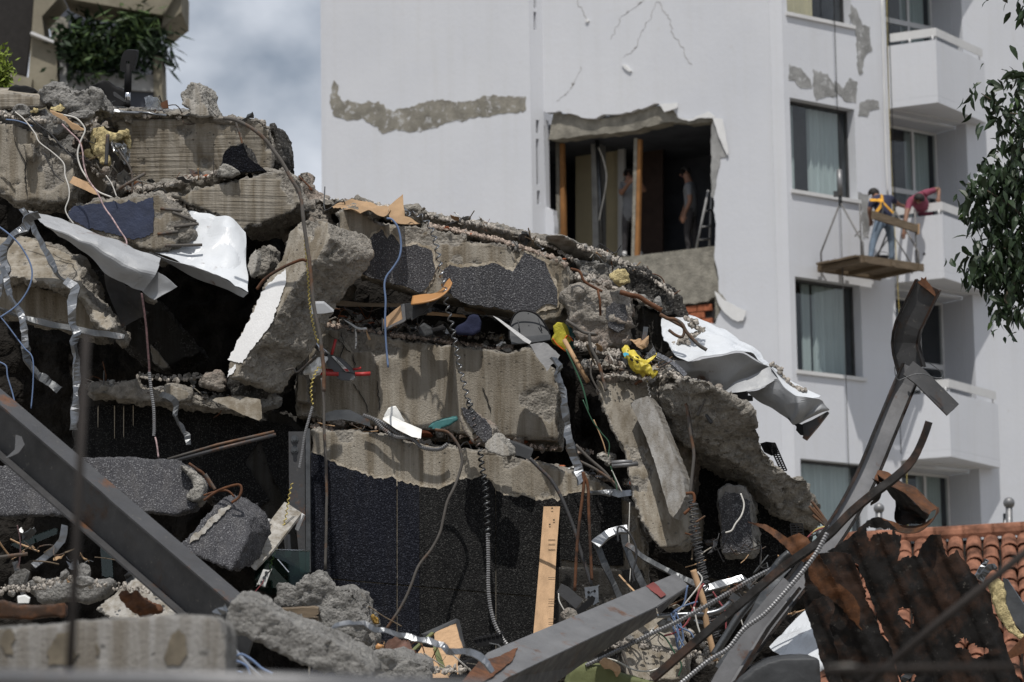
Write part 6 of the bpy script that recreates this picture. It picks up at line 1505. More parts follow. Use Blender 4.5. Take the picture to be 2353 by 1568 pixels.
tube('steel_pipe', 'G 455,1200 600,1192 720,1188 800,1170 850,1135 885,1100', 21.6, .016, M['galv'], None, 'shiny bent conduit pipe above the blue wires', 'pipe', n=9)
bm = bmesh.new(); box_bm(bm, W(*Z('G 885,1102')[0], 21.58), .06, .04, .05, Matrix.Rotation(R(35), 3, 'Y')); tag(from_bm('pipe_clamp', bm, M['galv_dull'], None, False), 'small clamp on the end of the bent conduit pipe', 'clamp', kind='thing')
tube('steel_pipe', 'G 1190,850 1130,905 1060,1010 980,1110 900,1215 840,1310 770,1420', 20.8, .025, M['galv_dull'], None, 'flattened grey pipe slanting behind the upper long conduit', 'pipe', n=8)
helix('spring_coil', 'G 655,560 660,640 668,720 690,860 712,1000 735,1120 760,1240 775,1310', 22.2, .028, .0055, .032, M['steel_dk'], None, 'left dark coil spring hanging under the inclined slab', 'spring', per=12)
helix('spring_coil', 'G 650,700 670,800 705,930 735,1060 760,1160 780,1250 790,1320', 22.35, .024, .005, .030, M['steel_dk'], None, 'right dark coil spring hanging under the inclined slab', 'spring', per=12)
CB('G 625,1030 600,1140 535,1185 590,1150 680,1120', 21.5, 'wire_blue', 'blue wire looping over the bent conduit pipe', .006)
CB('G 560,1180 545,1250 560,1320 575,1385 600,1330 590,1260 560,1180', 21.5, 'wire_blue', 'blue wire coil hanging in the tangle at lower right', .006)
CB('G 545,1200 580,1260 640,1290 662,1340 650,1390 600,1360 560,1270', 21.45, 'wire_blue', 'wide blue wire loop in the tangle at lower right', .006)
CB('G 530,1185 555,1240 575,1290 570,1350', 21.45, 'wire_blue', 'short blue wire at the left of the tangle at lower right', .005)
CB('G 495,1310 560,1290 620,1240 660,1150 690,1060 715,1020', 21.5, 'wire_red', 'red wire rising through the blue tangle', .0065)
CB('G 765,1065 800,1120 835,1180 838,1280', 21.7, 'wire_red', 'thin red wire hanging right of the wooden stick', .0055)
CB('G 430,1275 500,1320 550,1400 590,1470 575,1535', 21.4, 'wire_green', 'green wire lying on the smooth slab at lower right', .0055)
CB('G 660,1150 680,1250 710,1340', 21.4, 'wire_white', 'white wire beside the wooden stick', .0055)
CB('G 680,955 705,990 690,1030 620,1120 570,1180', 21.5, 'wire_white', 'white wire drooping from the stick top to the blue tangle', .005)
CB('G 150,1430 230,1450 330,1500 420,1505 490,1478', 21.2, 'wire_white', 'white wire curving over the green tarpaulin', .005)
CB('G 900,1100 915,1150 925,1230 950,1290', 21.6, 'wire_white', 'thin pale wire hanging from the pipe clamp', .004)
CB('G 240,790 236,720 255,705 300,740 335,810 340,880 320,960 330,1010', 22.2, 'wire_black', 'black cable looping round the stud frame', .007)
CB('G 920,520 938,580 925,640 890,690 870,725 835,738', 22.9, 'wire_white', 'white cable hooked over the coated post stub', .006)
CB('E 1640,0 1690,110 1740,180 1785,240 1780,320', 23.0, 'wire_green', 'thin green wire hanging right of the shiny crumpled strip', .004)
CB('E 1700,110 1750,230 1770,300', 23.05, 'wood', 'thin tan wire beside the green one at right of centre', .004)
CB('X 360,1040 400,1150 440,1280 465,1420', 22.95, 'wire_green', 'green wire running under the pipe stubs', .004)
CB('X 380,1100 450,1250 540,1440', 22.95, 'wire_white', 'pale straw like wire under the pipe stubs', .004)
CB('E 1900,570 1898,640 1895,760 1905,900 1900,1010', 22.7, 'wire_white', 'thin white cord hanging behind the stud frame', .003)
CB('E 1505,1075 1510,1120 1550,1190 1570,1215', 22.3, 'wire_white', 'thin white wire loop by the black bracket', .004)
CB('Q 120,640 200,620 260,600 340,640 400,690 450,730 540,770', 15.3, 'wire_blue', 'out of focus blue cable in the dark gap at the bottom left', .006)
CB('Q 110,700 200,660 300,700 340,780', 15.4, 'wire_blue', 'out of focus blue cable loop beside the foreground block', .006)
CB('Q 100,720 180,740 270,760', 15.5, 'wire_blue', 'short blurred blue cable at the bottom left', .005)
CB('F -60,1150 0,1280 50,1400 90,1560', 23.2, 'wire_green', 'dark green cable trailing over the right end of the beige beam', .006)
helix('twisted_cable', 'S 860,720 850,850 870,950 850,1100 890,1240 920,1380 950,1540', 23.23, .005, .0035, .03, M['wire_white'], None, 'white twisted cable hanging through the yellow bag', 'cable')
wj = thing('wire_joint', 'bunch of coloured wires in a metal joint at the tip of the diagonal beam', 'wire joint', W(1900, 1225, 22.6))
for s, m in (('G 1290,765 1330,730 1400,705', 'wire_red'), ('G 1310,745 1350,715 1405,700', 'wire_yellow'), ('G 1300,760 1350,740 1400,715', 'wire_black')):
    tube('wire', s, 22.6, .006, M[m], wj)
bm = bmesh.new(); bmesh.ops.create_icosphere(bm, subdivisions=2, radius=.03, matrix=Matrix.Translation(W(*Z('G 1365,745')[0], 22.58)) @ Matrix.Diagonal((1.2, .8, 1, 1))); from_bm('coupling', bm, M['galv_dull'], wj, True)
bm = bmesh.new(); bmesh.ops.create_cone(bm, cap_ends=True, segments=10, radius1=.022, radius2=.022, depth=.05, matrix=Matrix.Translation(W(*Z('G 1408,712')[0], 22.58)) @ Matrix.Rotation(R(30), 4, 'Y')); from_bm('collar', bm, M['galv'], wj, True)

# ---- timber, boards and household things
pk = thing('timber_plank', 'tan timber plank with old nail marks standing against the dark coated wall', 'plank', W(1250, 1460, 22.9))
plate('board', 'E 1422,592,23.65 1513,592,23.65 1493,850,23.45 1470,1330,23.1 1362,1330,23.1 1392,980,23.35', 23, (0, .035, .004), M['wood'], pk)
for (x, y) in ((1468, 600), (1478, 665), (1455, 690)):
    plate('nail_hole', 'E %d,%d %d,%d %d,%d %d,%d' % (x - 5, y, x + 4, y - 4, x + 7, y + 5, x - 2, y + 7), 23.62 - (y - 592) * .0007, (0, .004, 0), M['bark'], pk)
for y in (775, 800, 830, 985, 1105, 1130, 1215, 1245):
    plate('nail_mark', 'E %d,%d %d,%d %d,%d %d,%d' % (1448, y, 1487, y, 1487, y + 3, 1448, y + 3), 23.64 - (y - 592) * .00078, (0, .003, 0), M['wood_old'], pk)
sheet('plywood_shell', ['D 828,808,23.560 900,797,23.560 965,793,23.560 1020,765,23.660 1055,712,23.760 1075,690,23.860', 'D 818,862,23.310 900,850,23.260 985,825,23.260 1040,790,23.310 1075,750,23.410 1090,715,23.510'], 23, M['ply'], None, 'curved orange plywood seat shell lying on the debris in the middle gap', 'chair seat', crumple=.004, thick=.012, smooth=True)
cb = thing('smashed_cabinet', 'broken grey laminate drawer with torn chipboard under the plywood shell', 'drawer', W(910, 750, 23.0))
plate('chipboard_face', 'D 632,955 745,862 770,925 762,955 632,1020', 23.510, (0, .02, 0), M['wood'], cb, jag=.5)
plate('edge', 'D 622,948 632,944 640,1025 625,1030', 23.500, (0, .04, 0), M['grey_plastic'], cb)
plate('edge', 'D 747,855 772,850 782,958 768,970 628,1030 632,1018 760,952', 23.500, (0, .04, 0), M['steel'], cb)
plate('side_board', 'D 772,850 905,828 935,905 785,955', 23.530, (.02, .06, .01), M['grey_plastic'], cb)
plate('arm', 'D 800,905 930,860 1010,795 1022,800 900,905 820,960', 23.460, (0, .03, 0), M['grey_plastic'], cb)
plate('timber_batten', 'D 880,898 1165,925 1180,943 900,925', 24.12, (0, .04, .01), M['wood'], None, 'short tan batten lying in the gap behind the plywood shell', 'batten', gx=0)
plate('timber_batten', 'D 1165,870 1300,905 1310,925 1170,900', 24.22, (0, .04, .01), M['wood_old'], None, 'thin weathered batten above the navy cushion', 'batten')
plate('timber_batten', 'D 190,810 480,845 760,850 760,872 400,870 195,850', 23.9, (0, .05, .01), M['wood_old'], None, 'long shaded batten in the gap left of the drawer', 'batten')
slab('navy_cushion', 'D 1095,1040 1120,1000 1180,965 1195,930 1225,918 1262,928 1282,970 1275,1035 1225,1062 1130,1058', 23.87, (0, .14, .02), M['navy_cloth'], 'navy padded cushion squeezed in the middle gap', 'cushion', rough=.006, formed='', vox=.012, jag=.6)
slab('grey_block', 'D 860,1055 868,1000 900,975 955,1015 968,1062 900,1075', 23.82, (0, .1, .02), M['grey_plastic'], 'dark grey foam block beside the navy cushion', 'block', rough=.006, formed='f', vox=.012, jag=.5)
slab('black_tube', 'D 945,1015 1040,998 1050,1020 960,1045', 23.84, (0, .05, .01), M['black_plastic'], 'black bent plastic piece lying beside the grey foam block', 'plastic piece', rough=.004, formed='', vox=.009, jag=.5)
plate('grey_offcut', 'D 150,920 160,850 240,850 305,905 240,915', 23.2, (0, .02, .02), M['grey_shaded_metal'], None, 'folded grey sheet offcut left in the middle gap by the leaning slab', 'metal offcut', gx=.001)
dp = thing('dustpan', 'black rubber dustpan lying face up in the middle gap', 'dustpan', W(1215, 790, 23.0))
plate('tray', 'D 1468,1085 1468,1020 1480,965 1502,925 1540,902 1600,905 1650,930 1695,985 1722,1040 1735,1075', 23.610, (0, .012, .004), M['grey_plastic'], dp, gy=-.002)
sheet('lip', ['D 1468,1068,23.540 1560,1075,23.540 1650,1068,23.540 1735,1062,23.540', 'D 1480,1122,23.460 1570,1118,23.460 1660,1108,23.460 1738,1094,23.460'], 23, M['grey_plastic'], dp, crumple=.003, thick=.008)
for s in ('D 1522,960 1535,1040', 'D 1655,945 1680,1030', 'D 1590,920 1590,912'):
    tube('rib', s, 23.560, .004, M['grey_plastic'], dp, straight=True)
sweep('rim', 'D 1466,1090 1466,1020 1480,962 1502,922 1540,899 1600,902 1652,927 1697,982 1724,1038 1738,1080', 23.580, circ(.007, 6), M['black_plastic'], None, dp, step=.02)
plate('white_lath', 'D 1355,930 1395,948 1610,1100 1598,1118 1560,1098', 23.410, (0, .012, 0), M['plaster_white'], None, 'white edged lath leaning across the black dustpan', 'lath', gx=-.0006)
plate('torn_board', 'D 1600,1120 1690,1106 1720,1118 1802,1192 1778,1232 1742,1255 1715,1298 1650,1205', 23.310, (0, .02, .004), M['steel'], None, 'torn grey board hanging below the dustpan', 'board', jag=1.0, gy=-.001)
gv = thing('work_glove', 'yellow work glove with an orange hem draped over a wooden handle', 'glove', W(1290, 780, 22.9))
slab('cloth', 'D 1752,1000 1785,978 1822,980 1845,1005 1870,1060 1882,1092 1850,1122 1842,1170 1805,1142 1762,1112 1748,1085 1768,1050', 23.72, (0, .06, .01), M['yellow_cloth'], None, None, parent=gv, rough=.012, formed='', vox=.009, jag=.8, kind=None)
tube('hem', 'D 1750,1078 1775,1115 1810,1145 1845,1168', 23.71, .004, M['orange'], gv)
tube('hem', 'D 1828,1088 1850,1060 1872,1080 1884,1098', 23.71, .004, M['orange'], gv)
slab('teal_cloth', 'D 1828,985 1862,985 1892,1042 1905,1140 1880,1160 1855,1100', 23.82, (0, .06, .01), M['teal'], 'dark teal cloth behind the yellow glove', 'cloth', rough=.008, formed='', vox=.010, jag=.8)
tube('tool_stick', 'D 1828,1090,23.67 1900,1220,23.62 1985,1368,23.57', 23.62, .0165, M['wood'], None, 'round wooden tool handle leaning below the yellow glove', 'handle', n=10, straight=True)
tube('wooden_stick', 'G 660,948 690,1050 715,1130 735,1250 775,1450', 21.6, .02, M['wood'], None, 'split wooden stick standing among the coil springs', 'stick', n=8, wob=.01)
# red handled tool
tl = thing('hand_tool', 'grey hand tool with a steel tube shaft and red handles hanging before the beige beam', 'hand tool', W(785, 865, 23.730))
tube('shaft', 'T 55,165 250,430 420,650 700,850', 23.780, .021, M['chrome'], tl, n=12, straight=True)
sleeve = tube('dark_sleeve', 'T 25,215 80,285', 23.790, .022, M['black_plastic'], tl, n=12, straight=True)
plate('head', 'T 620,900 690,845 790,862 1010,945 1110,1030 1260,1190 1345,1300 1340,1390 1290,1440 1180,1462 1000,1455 900,1400 790,1200 660,1130 630,1000', 23.730, (0, .05, .012), plain('dark grey tool casing', (.085, .088, .095), .45, 0, .15, 6), tl, bevel=.012)
for s, r in (('T 765,840 800,700 860,470', .0105), ('T 420,1270 600,1295 930,1310', .0155), ('T 1330,1310 1500,1310 1700,1295', .0145), ('T 1270,1200 1370,1185 1475,1160', .009), ('T 590,1205 740,1215 890,1235', .008)):
    h = tube('red_handle', s, 23.720 if r > .01 else 23.760, r, M['red'], tl, n=12, straight=True)
plate('label', 'T 755,870 820,872 1200,1245 1105,1255', 23.715, (0, .004, 0), M['paper'], tl)
plate('label_box', 'T 1050,1182 1135,1180 1188,1240 1110,1246', 23.710, (0, .004, 0), M['red'], tl)
fc = bpy.data.curves.new('lettering', 'FONT'); fc.body = 'OuazzaU'; fc.size = .021; fc.align_x = 'CENTER'; fc.align_y = 'CENTER'; fc.extrude = .0006
fo = bpy.data.objects.new('lettering', fc); TMP.objects.link(fo)
dg_ = bpy.context.evaluated_depsgraph_get(); dg_.update(); fm_ = bpy.data.meshes.new_from_object(fo.evaluated_get(dg_)); bpy.data.objects.remove(fo)
fm_.materials.clear(); fm_.materials.append(M['black_plastic']); fo = bpy.data.objects.new('lettering', fm_); COL.objects.link(fo)
setp(fo, tl); la, lb_ = W(*Z('T 845,940')[0], 23.708), W(*Z('T 1075,1165')[0], 23.708); lx = (lb_ - la).normalized(); ln = Vector((0, -1, 0)); ly = ln.cross(lx).normalized()
fo.matrix_basis = Matrix.Translation((la + lb_) / 2) @ Matrix((lx, ly, lx.cross(ly))).transposed().to_4x4()
sheet('plastic_wrap', ['T 480,900,23.680 560,910,23.680 640,1010,23.680', 'T 300,980,23.630 440,1060,23.610 590,1060,23.630', 'T 115,1190,23.650 330,1190,23.590 580,1200,23.650', 'T 200,1290,23.670 330,1300,23.630 440,1340,23.670', 'T 360,1410,23.690 400,1415,23.680 480,1360,23.690'], 23.630, M['paper'], None, 'crumpled white plastic wrap caught on the red handled tool', 'plastic wrap', nu=16, nv=22, crumple=.07, freq=16, ragged=.03)
# yellow bag and electrical boxes
yb = sheet('plastic_bag', ['S 340,550,23.28 400,490,23.28 435,430,23.33 470,470,23.33', 'S 400,640,23.23 470,560,23.2 560,550,23.23 640,620,23.28', 'S 480,740,23.23 600,690,23.18 720,680,23.18 860,730,23.23', 'S 530,900,23.28 650,860,23.18 800,830,23.16 900,830,23.23', 'S 640,970,23.28 780,950,23.18 900,860,23.16 1040,940,23.23', 'S 770,1060,23.28 880,1080,23.2 1020,1060,23.18 1105,1020,23.23', 'S 860,1170,23.33 930,1190,23.28 990,1160,23.28 1060,1090,23.28'], 23, M['yellow_bag'], None, 'crumpled yellow plastic bag printed in black among the rubble', 'plastic bag', nu=26, nv=36, crumple=.045, freq=14, ragged=.02)
yb2 = sheet('bag_tail', ['S 850,740,23.23 960,680,23.23 1060,600,23.28', 'S 870,800,23.21 980,740,23.21 1082,640,23.26'], 23, M['yellow_bag'], yb, nu=12, nv=5, crumple=.02, freq=14)
for s in ('S 510,690 560,700 600,735 575,770 530,730', 'S 640,740 690,760 710,800 680,805 650,770', 'S 620,650 700,665 715,715 680,700'):
    plate('print_mark', s, 23.14, (0, .002, 0), M['black_plastic'], yb, jag=.2)
plate('blue_print', 'S 375,600 420,575 490,590 495,640 440,635 425,670 395,650', 23.18, (0, .002, 0), plain('sky blue print', (.08, .42, .58), .5), yb)
for s, lab in (('S 550,540 715,545 745,640 700,690 560,640', 'upper grey electrical box tangled in the yellow bag'), ('S 830,680 1020,470 1065,570 1055,610 880,700', 'open grey electrical box right of the yellow bag'), ('S 390,700 520,730 650,800 680,850 560,860 400,790', 'lower grey electrical box under the yellow bag')):
    b = thing('electrical_box', lab, 'electrical box', W(*Z(s)[0][:2], 23))
    plate('box', s, 23.25, (.0, .06, .01), M['conduit'], b, bevel=.004)
    q = Z(s); cx, cy = sum(a[0] for a in q) / len(q), sum(a[1] for a in q) / len(q)
    for dx in (-4, 5):
        bm = bmesh.new(); bmesh.ops.create_cone(bm, cap_ends=True, segments=12, radius1=.011, radius2=.011, depth=.006, matrix=Matrix.Translation(W(cx + dx, cy - dx * .6, 23.25)) @ Matrix.Rotation(R(90), 4, 'X')); from_bm('knockout', bm, M['galv_dull'], b, False)
sweep('foam_strip', 'S 1080,620 1200,680 1350,760 1500,870 1600,970 1680,1060', 23.18, BOXP(.035, .012), plain('speckled grey foam', (.12, .125, .14), .9, 0, .8, 90), (.1, -1, .5), None, 'speckled grey foam strip bending down beside the yellow bag', 'foam strip')
sweep('wood_sliver', 'S 1200,1050 1300,920 1450,750', 23.23, BOXP(.016, .012), M['conc_pale'], (.1, -1, .5), None, 'pale wooden sliver leaning under the foam strip', 'sliver', straight=True)
sweep('metal_stud', 'S 850,40 835,160 800,350', 23.28, U_(.03, .015, .003), M['galv_dull'], (-.3, -1, .1), None, 'short metal stud sticking up behind the yellow bag', 'metal strip', straight=True)
sheet('torn_fabric', ['S 500,350,23.28 640,320,23.28 760,300,23.28 900,260,23.28', 'S 640,420,23.23 740,380,23.23 820,350,23.23 900,320,23.25', 'S 760,480,23.23 820,490,23.2 880,450,23.23 910,400,23.28'], 23, M['card'], None, 'torn tan fabric scrap above the yellow bag', 'fabric scrap', nu=14, nv=10, crumple=.05, freq=16, ragged=.02)
# brown paper, insulation, film
bp = thing('brown_paper', 'crumpled brown wrapping paper lying on the left end of the coated beam', 'paper', W(860, 480, 23.7))
sheet('spread_sheet', ['D 290,212,24.0 340,190,24.05 400,165,24.1 450,158,24.1 520,175,24.1', 'D 360,220,23.8 430,215,23.8 500,205,23.85 570,195,23.9 640,215,23.9', 'D 440,240,23.6 510,252,23.55 580,270,23.55 640,288,23.55 682,238,23.65'], 23.8, M['card'], bp, nu=22, nv=14, crumple=.05, freq=7)
sheet('standing_flap', ['D 662,215,23.7 700,180,23.72 765,126,23.75', 'D 672,262,23.6 715,240,23.62 770,215,23.65', 'D 690,305,23.55 735,300,23.55 778,292,23.6'], 23.8, M['card'], bp, nu=12, nv=10, crumple=.03, freq=8)
sheet('low_flap', ['D 690,300,23.5 740,275,23.5 768,272,23.5', 'D 720,312,23.42 770,330,23.42 880,322,23.45'], 23.8, M['card'], bp, nu=10, nv=6, crumple=.03, freq=8)
def wool(name, s, d, back, lab):
    o = slab(name, s, d, back, M['insul'], lab, 'insulation', rough=.03, formed='', vox=.0095, jag=2.6)
    return o
wool('insulation_tuft', 'A 622,870 650,852 692,878 760,882 842,866 846,900 770,918 715,920 690,955 690,1000 702,1050 712,1084 662,1074 640,1040 620,1000 590,950', 24.1, (0, .14, .02), 'big ragged tuft of yellow mineral wool hanging in the upper left hollow')
wool('insulation_tuft', 'A 330,722 352,708 400,690 424,722 400,744 360,744', 23.9, (0, .05, .02), 'small tuft of yellow wool under the large top boulder')
wool('insulation_tuft', 'A 188,725 240,712 250,745 200,752', 23.85, (0, .08, .02), 'scrap of yellow wool beside the pale concrete cube')
wool('insulation_tuft', 'F 242,665 275,640 318,622 345,655 352,700 300,722 262,705', 23.5, (0, .12, .02), 'yellow wool lump at the right end of the heap top')
wool('insulation_tuft', 'A 560,990 600,980 620,1040 590,1040', 24.1, (0, .06, .02), 'dull shred of wool left of the big yellow tuft')
wool('insulation_tuft', 'A 820,925 850,940 862,985 845,985', 24.15, (0, .05, .02), 'thin shred of wool right of the big yellow tuft')
plate('cardboard_strip', 'A 325,725 360,745 420,765 455,800 540,850 562,862 480,858 430,800 350,760', 23.75, (0, .008, .01), M['card'], None, 'torn strip of brown cardboard below the top boulder', 'cardboard', jag=1.2)
plate('clay_board', 'A 458,1208 482,1168 602,1218 645,1288 620,1284', 23.6, (0, .03, .01), M['wood'], None, 'tan board scrap resting above the blue painted block', 'board', jag=.4, gy=-.001)
slab('brown_scrap', 'A 838,1245 860,1218 915,1220 940,1255 890,1280 850,1285', 24.3, (0, .03, .01), M['rust_orange'], 'orange brown crumpled scrap in the upper left hollow', 'scrap', rough=.05, formed='f', vox=.010, jag=3)
sheet('clear_film', ['A 720,940,24.1 780,915,24.12 850,960,24.15', 'A 730,980,24.05 800,990,24.02 855,1020,24.1', 'A 800,1050,24.05 830,1080,24.05 850,1090,24.1'], 24.1, M['film'], None, 'clear brown tinted plastic film beside the yellow wool', 'plastic film', nu=14, nv=12, crumple=.05, freq=12)
sheet('plastic_film', ['N 1690,1160,24.1 1740,1120,24.1 1800,1155,24.15', 'N 1720,1220,24.05 1800,1200,24.02 1870,1210,24.1', 'N 1710,1290,24.05 1800,1280,24.0 1915,1285,24.1'], 24.1, M['film'], None, 'crumpled clear plastic standing on the top beam', 'plastic film', nu=14, nv=12, crumple=.06, freq=12, ragged=.01)
plate('rust_scrap', 'N 1888,1215 1970,1175 1982,1272 1900,1278', 24.2, (0, .02, 0), M['rust'], None, 'small rusty plate behind the clear plastic on the top beam', 'metal scrap')
# office chair on the summit
oc_ = thing('office_chair', 'overturned black office chair with an upright armrest on top of the heap', 'office chair', W(270, 250, 24.6))
plate('armrest_pad', 'N 1412,838 1410,790 1422,700 1440,640 1462,602 1482,592 1540,592 1598,596 1610,610 1600,690 1580,770 1558,838 1540,842 1520,720 1480,720 1475,842', 24.55, (.01, .06, .02), M['black_plastic'], oc_, bevel=.006)
tube('armrest_post', 'N 1512,760 1508,900 1503,1080', 24.57, .027, M['black_plastic'], oc_, n=12, straight=True)
tube('chrome_tube', 'N 1503,1075 1502,1200', 24.57, .0205, M['chrome'], oc_, n=12, straight=True)
tube('post_collar', 'N 1501,1190 1500,1262', 24.57, .024, M['black_plastic'], oc_, n=12, straight=True)
slab('seat_shell', 'N 960,1055 1100,995 1240,942 1270,950 1330,1010 1420,1045 1470,1060 1485,1265 1250,1275 1245,1165 1190,1070', 24.7, (0, .25, .04), M['black_plastic'], None, None, parent=oc_, rough=.008, formed='f', vox=.016, jag=.6, kind=None)
plate('seat_bracket', 'N 1330,1085 1350,1080 1470,1170 1480,1200 1460,1200 1340,1130', 24.5, (0, .03, 0), M['grey_plastic'], oc_)
slab('padded_cushion', 'N 78,1085 120,1020 180,1000 310,1000 395,1028 432,1052 430,1090 360,1112 200,1105', 24.5, (0, .25, .02), M['black_plastic'], 'black padded cushion lying behind the top left slab', 'cushion', rough=.006, formed='', vox=.014, jag=.6)
# ledge things
slab('teal_plate', 'E 780,155 800,130 870,105 940,92 948,115 900,145 830,165', 23.65, (0, .08, .02), M['teal'], 'teal plastic tray wedged on the middle debris ledge', 'tray', rough=.004, formed='f', vox=.010, jag=.6)
plate('grey_channel', 'E 190,80 260,58 340,55 455,110 460,150 370,120 300,108 215,118', 23.7, (0, .06, .01), M['galv_dull'], None, 'crushed grey channel at the left of the middle debris ledge', 'metal channel', jag=.4)
plate('plastic_cover', 'E 530,110 570,95 640,130 745,175 740,215 690,205 600,160', 23.6, (0, .04, .02), M['paper'], None, 'cracked off white plastic cover on the middle debris ledge', 'plastic cover', gy=-.002)
plate('white_flap', 'E 535,95 560,50 600,40 625,75 648,120 610,105 580,110', 23.7, (0, .01, .01), M['paper'], None, 'white torn paper flap standing on the middle debris ledge', 'paper', jag=.8)
plate('plastic_piece', 'V 1290,840 1360,795 1490,830 1800,955 1735,1135 1560,1060 1380,975', 23.5, (0, .03, .02), M['grey_plastic'], None, 'dark plastic panel lying on the right of the middle debris ledge', 'panel')
plate('white_edge', 'V 1165,750 1230,750 1360,790 1290,835 1190,800', 23.52, (0, .02, .02), M['plaster_white'], None, 'small white strip beside the dark plastic panel', 'strip')
bt_ = thing('plastic_bottle', 'clear plastic bottle with an orange cap lying end on in the debris', 'bottle', W(1447, 1112, 22.8))
bc = W(*Z('X 665,1310')[0], 23.25)
v, f = sweep_np([bc + Vector((-.02, .20, .03)), bc + Vector((-.01, .08, .012)), bc + Vector((0, .02, 0)), bc + Vector((.008, -.01, 0)), bc + Vector((.012, -.035, 0))], circ(.036, 14), (0, 0, 1), None, lambda i: (1, 1, .96, .75, .4)[i])
from_np('body', v, f, M['film'], bt_, True)
v, f = sweep_np([bc + Vector((.012, -.03, 0)), bc + Vector((.017, -.06, 0))], circ(.0185, 14), (0, 0, 1)); from_np('cap', v, f, M['orange'], bt_, False)
slab('concrete_chunk', 'X 150,890 250,852 420,880 465,930 440,990 340,1060 280,1000 180,945', 23.3, (0, .15, .04), M['conc_pale'], 'flat topped pale lump above the pipe stubs at the right of the ledge', 'rubble chunk', rough=.02, formed='t', vox=.012)
sheet('tape_strip', ['D 370,952,23.92 420,980,23.87 470,1010,23.82 520,1010,23.84', 'D 380,962,23.9 430,1000,23.82 470,1022,23.78 525,1022,23.82'], 23, M['paper'], None, 'curl of cream paper tape at the left of the upper debris ledge', 'tape', nu=16, nv=3, crumple=.01)
plate('ribbon', 'T 1325,200 1350,230 1375,380 1375,540 1355,690 1325,690 1335,500 1330,350', 23.87, (0, .004, 0), M['paper'], None, 'white ribbon with blue dots hanging over the beige beam', 'ribbon')
for y in (260, 420, 540, 650):
    bm = bmesh.new(); bmesh.ops.create_circle(bm, cap_ends=True, segments=10, radius=.0042, matrix=Matrix.Translation(W(*Z('T 1352,%d' % y)[0], 23.866)) @ Matrix.Rotation(R(90), 4, 'X')); from_bm('dot', bm, M['paint_blue'], bpy.data.objects['ribbon'], False)
plate('wood_sliver', 'T 1580,200 1605,250 1710,470 1660,490 1610,380', 23.87, (0, .01, 0), M['wood'], None, 'thin tan wood sliver hanging over the beige beam', 'sliver')
# bottom centre clutter
tbx = thing('torn_board', 'broken tan board with a grey laminate edge leaning at bottom centre', 'board', W(1040, 1560, 21.8))
plate('board', 'Q 1985,410,22.4 2180,320,22.4 2235,530,22.0 2180,690,21.7 2100,800,21.5 2010,640,21.8', 22, (.01, .03, 0), M['wood'], tbx, jag=.6)
plate('laminate_edge', 'Q 1870,418,22.4 2185,278,22.5 2180,320,22.42 1985,412,22.4 1895,440,22.4', 22.4, (.01, .035, 0), M['grey_plastic'], tbx)
plate('laminate_edge', 'Q 2182,280,22.45 2200,290,22.42 2252,530,22.0 2235,535,22.0 2185,330,22.4', 22.4, (.01, .035, 0), M['grey_plastic'], tbx)
tby = thing('torn_board', 'second tan board with ragged top in front of the grey edged one', 'board', W(990, 1560, 21.4))
plate('board', 'Q 1840,580,21.9 1880,530,21.9 1985,545,21.9 2040,700,21.6 2110,810,21.3 1960,810,21.3 1870,700,21.5', 21.7, (.01, .03, 0), M['wood'], tby, jag=1.2)
plate('green_edge', 'Q 1975,520,21.88 2000,520,21.88 2050,650,21.66 2100,790,21.4 2080,790,21.4 2010,650,21.62', 21.7, (.01, .03, 0), M['olive'], tby)
plate('green_edge', 'Q 1785,555,21.95 1960,400,22.1 1985,405,22.1 1900,480,22.0 1815,560,21.95', 22, (.01, .03, 0), M['olive'], tby)
cp = sheet('copper_sheet', ['Q 1530,560,20.5 1580,470,20.6 1660,440,20.7', 'Q 1600,580,20.2 1690,520,20.2 1740,500,20.3', 'Q 1700,680,20.1 1780,640,20.0 1850,640,20.1'], 20.3, metal('dull copper sheet', (.32, .17, .12), .35, .7, 0, .4), None, 'bent copper coloured metal sheet at bottom centre', 'metal sheet', nu=16, nv=14, crumple=.07, freq=8, smooth=True)
gr = thing('plastic_grille', 'black plastic comb shaped grille at bottom centre', 'grille', W(1120, 1480, 21.5))
plate('bar', 'E 1032,1335 1190,1305 1200,1345 1060,1375', 21.5, (0, .03, .01), M['black_plastic'], gr)
for i in range(7):
    x = 1036 + i * 24; y = 1334 - i * 5
    plate('tooth', 'E %d,%d %d,%d %d,%d %d,%d' % (x, y - 2, x + 8, y - 12, x + 20, y - 10, x + 16, y + 2), 21.49, (0, .03, .01), M['black_plastic'], gr)
slab('black_bracket', 'E 960,1455 1050,1420 1090,1400 1060,1500 1030,1540 1000,1520', 21.0, (0, .06, 0), M['black_plastic'], 'black bent bracket below the comb shaped grille', 'bracket', rough=.008, formed='f', vox=.012, jag=.6)
slab('green_tarpaulin', 'G -20,1480 40,1462 160,1480 240,1520 330,1545 420,1570 480,1600 -60,1600', 20.9, (0, .3, .04), M['olive'], 'olive green tarpaulin fold at the bottom edge right of centre', 'tarpaulin', rough=.01, formed='', vox=.016, jag=.6)
slab('torn_chipboard', 'G 128,1465 150,1430 185,1432 252,1480 255,1510 230,1540 200,1500 160,1500', 20.8, (0, .05, .01), M['wood'], 'torn tan chipboard scrap on the green tarpaulin', 'scrap', rough=.015, formed='', vox=.010)
plate('black_bracket', 'E 1495,1070 1520,1022 1560,1040 1640,1110 1600,1160', 22.4, (0, .03, .005), M['steel_dk'], None, 'black angle bracket behind the front steel beam', 'bracket')
plate('black_bracket', 'E 1570,1200 1690,1088 1710,1100 1700,1130 1600,1210', 22.3, (0, .03, .005), M['black_plastic'], None, 'second black bracket leaning under the metal box', 'bracket')
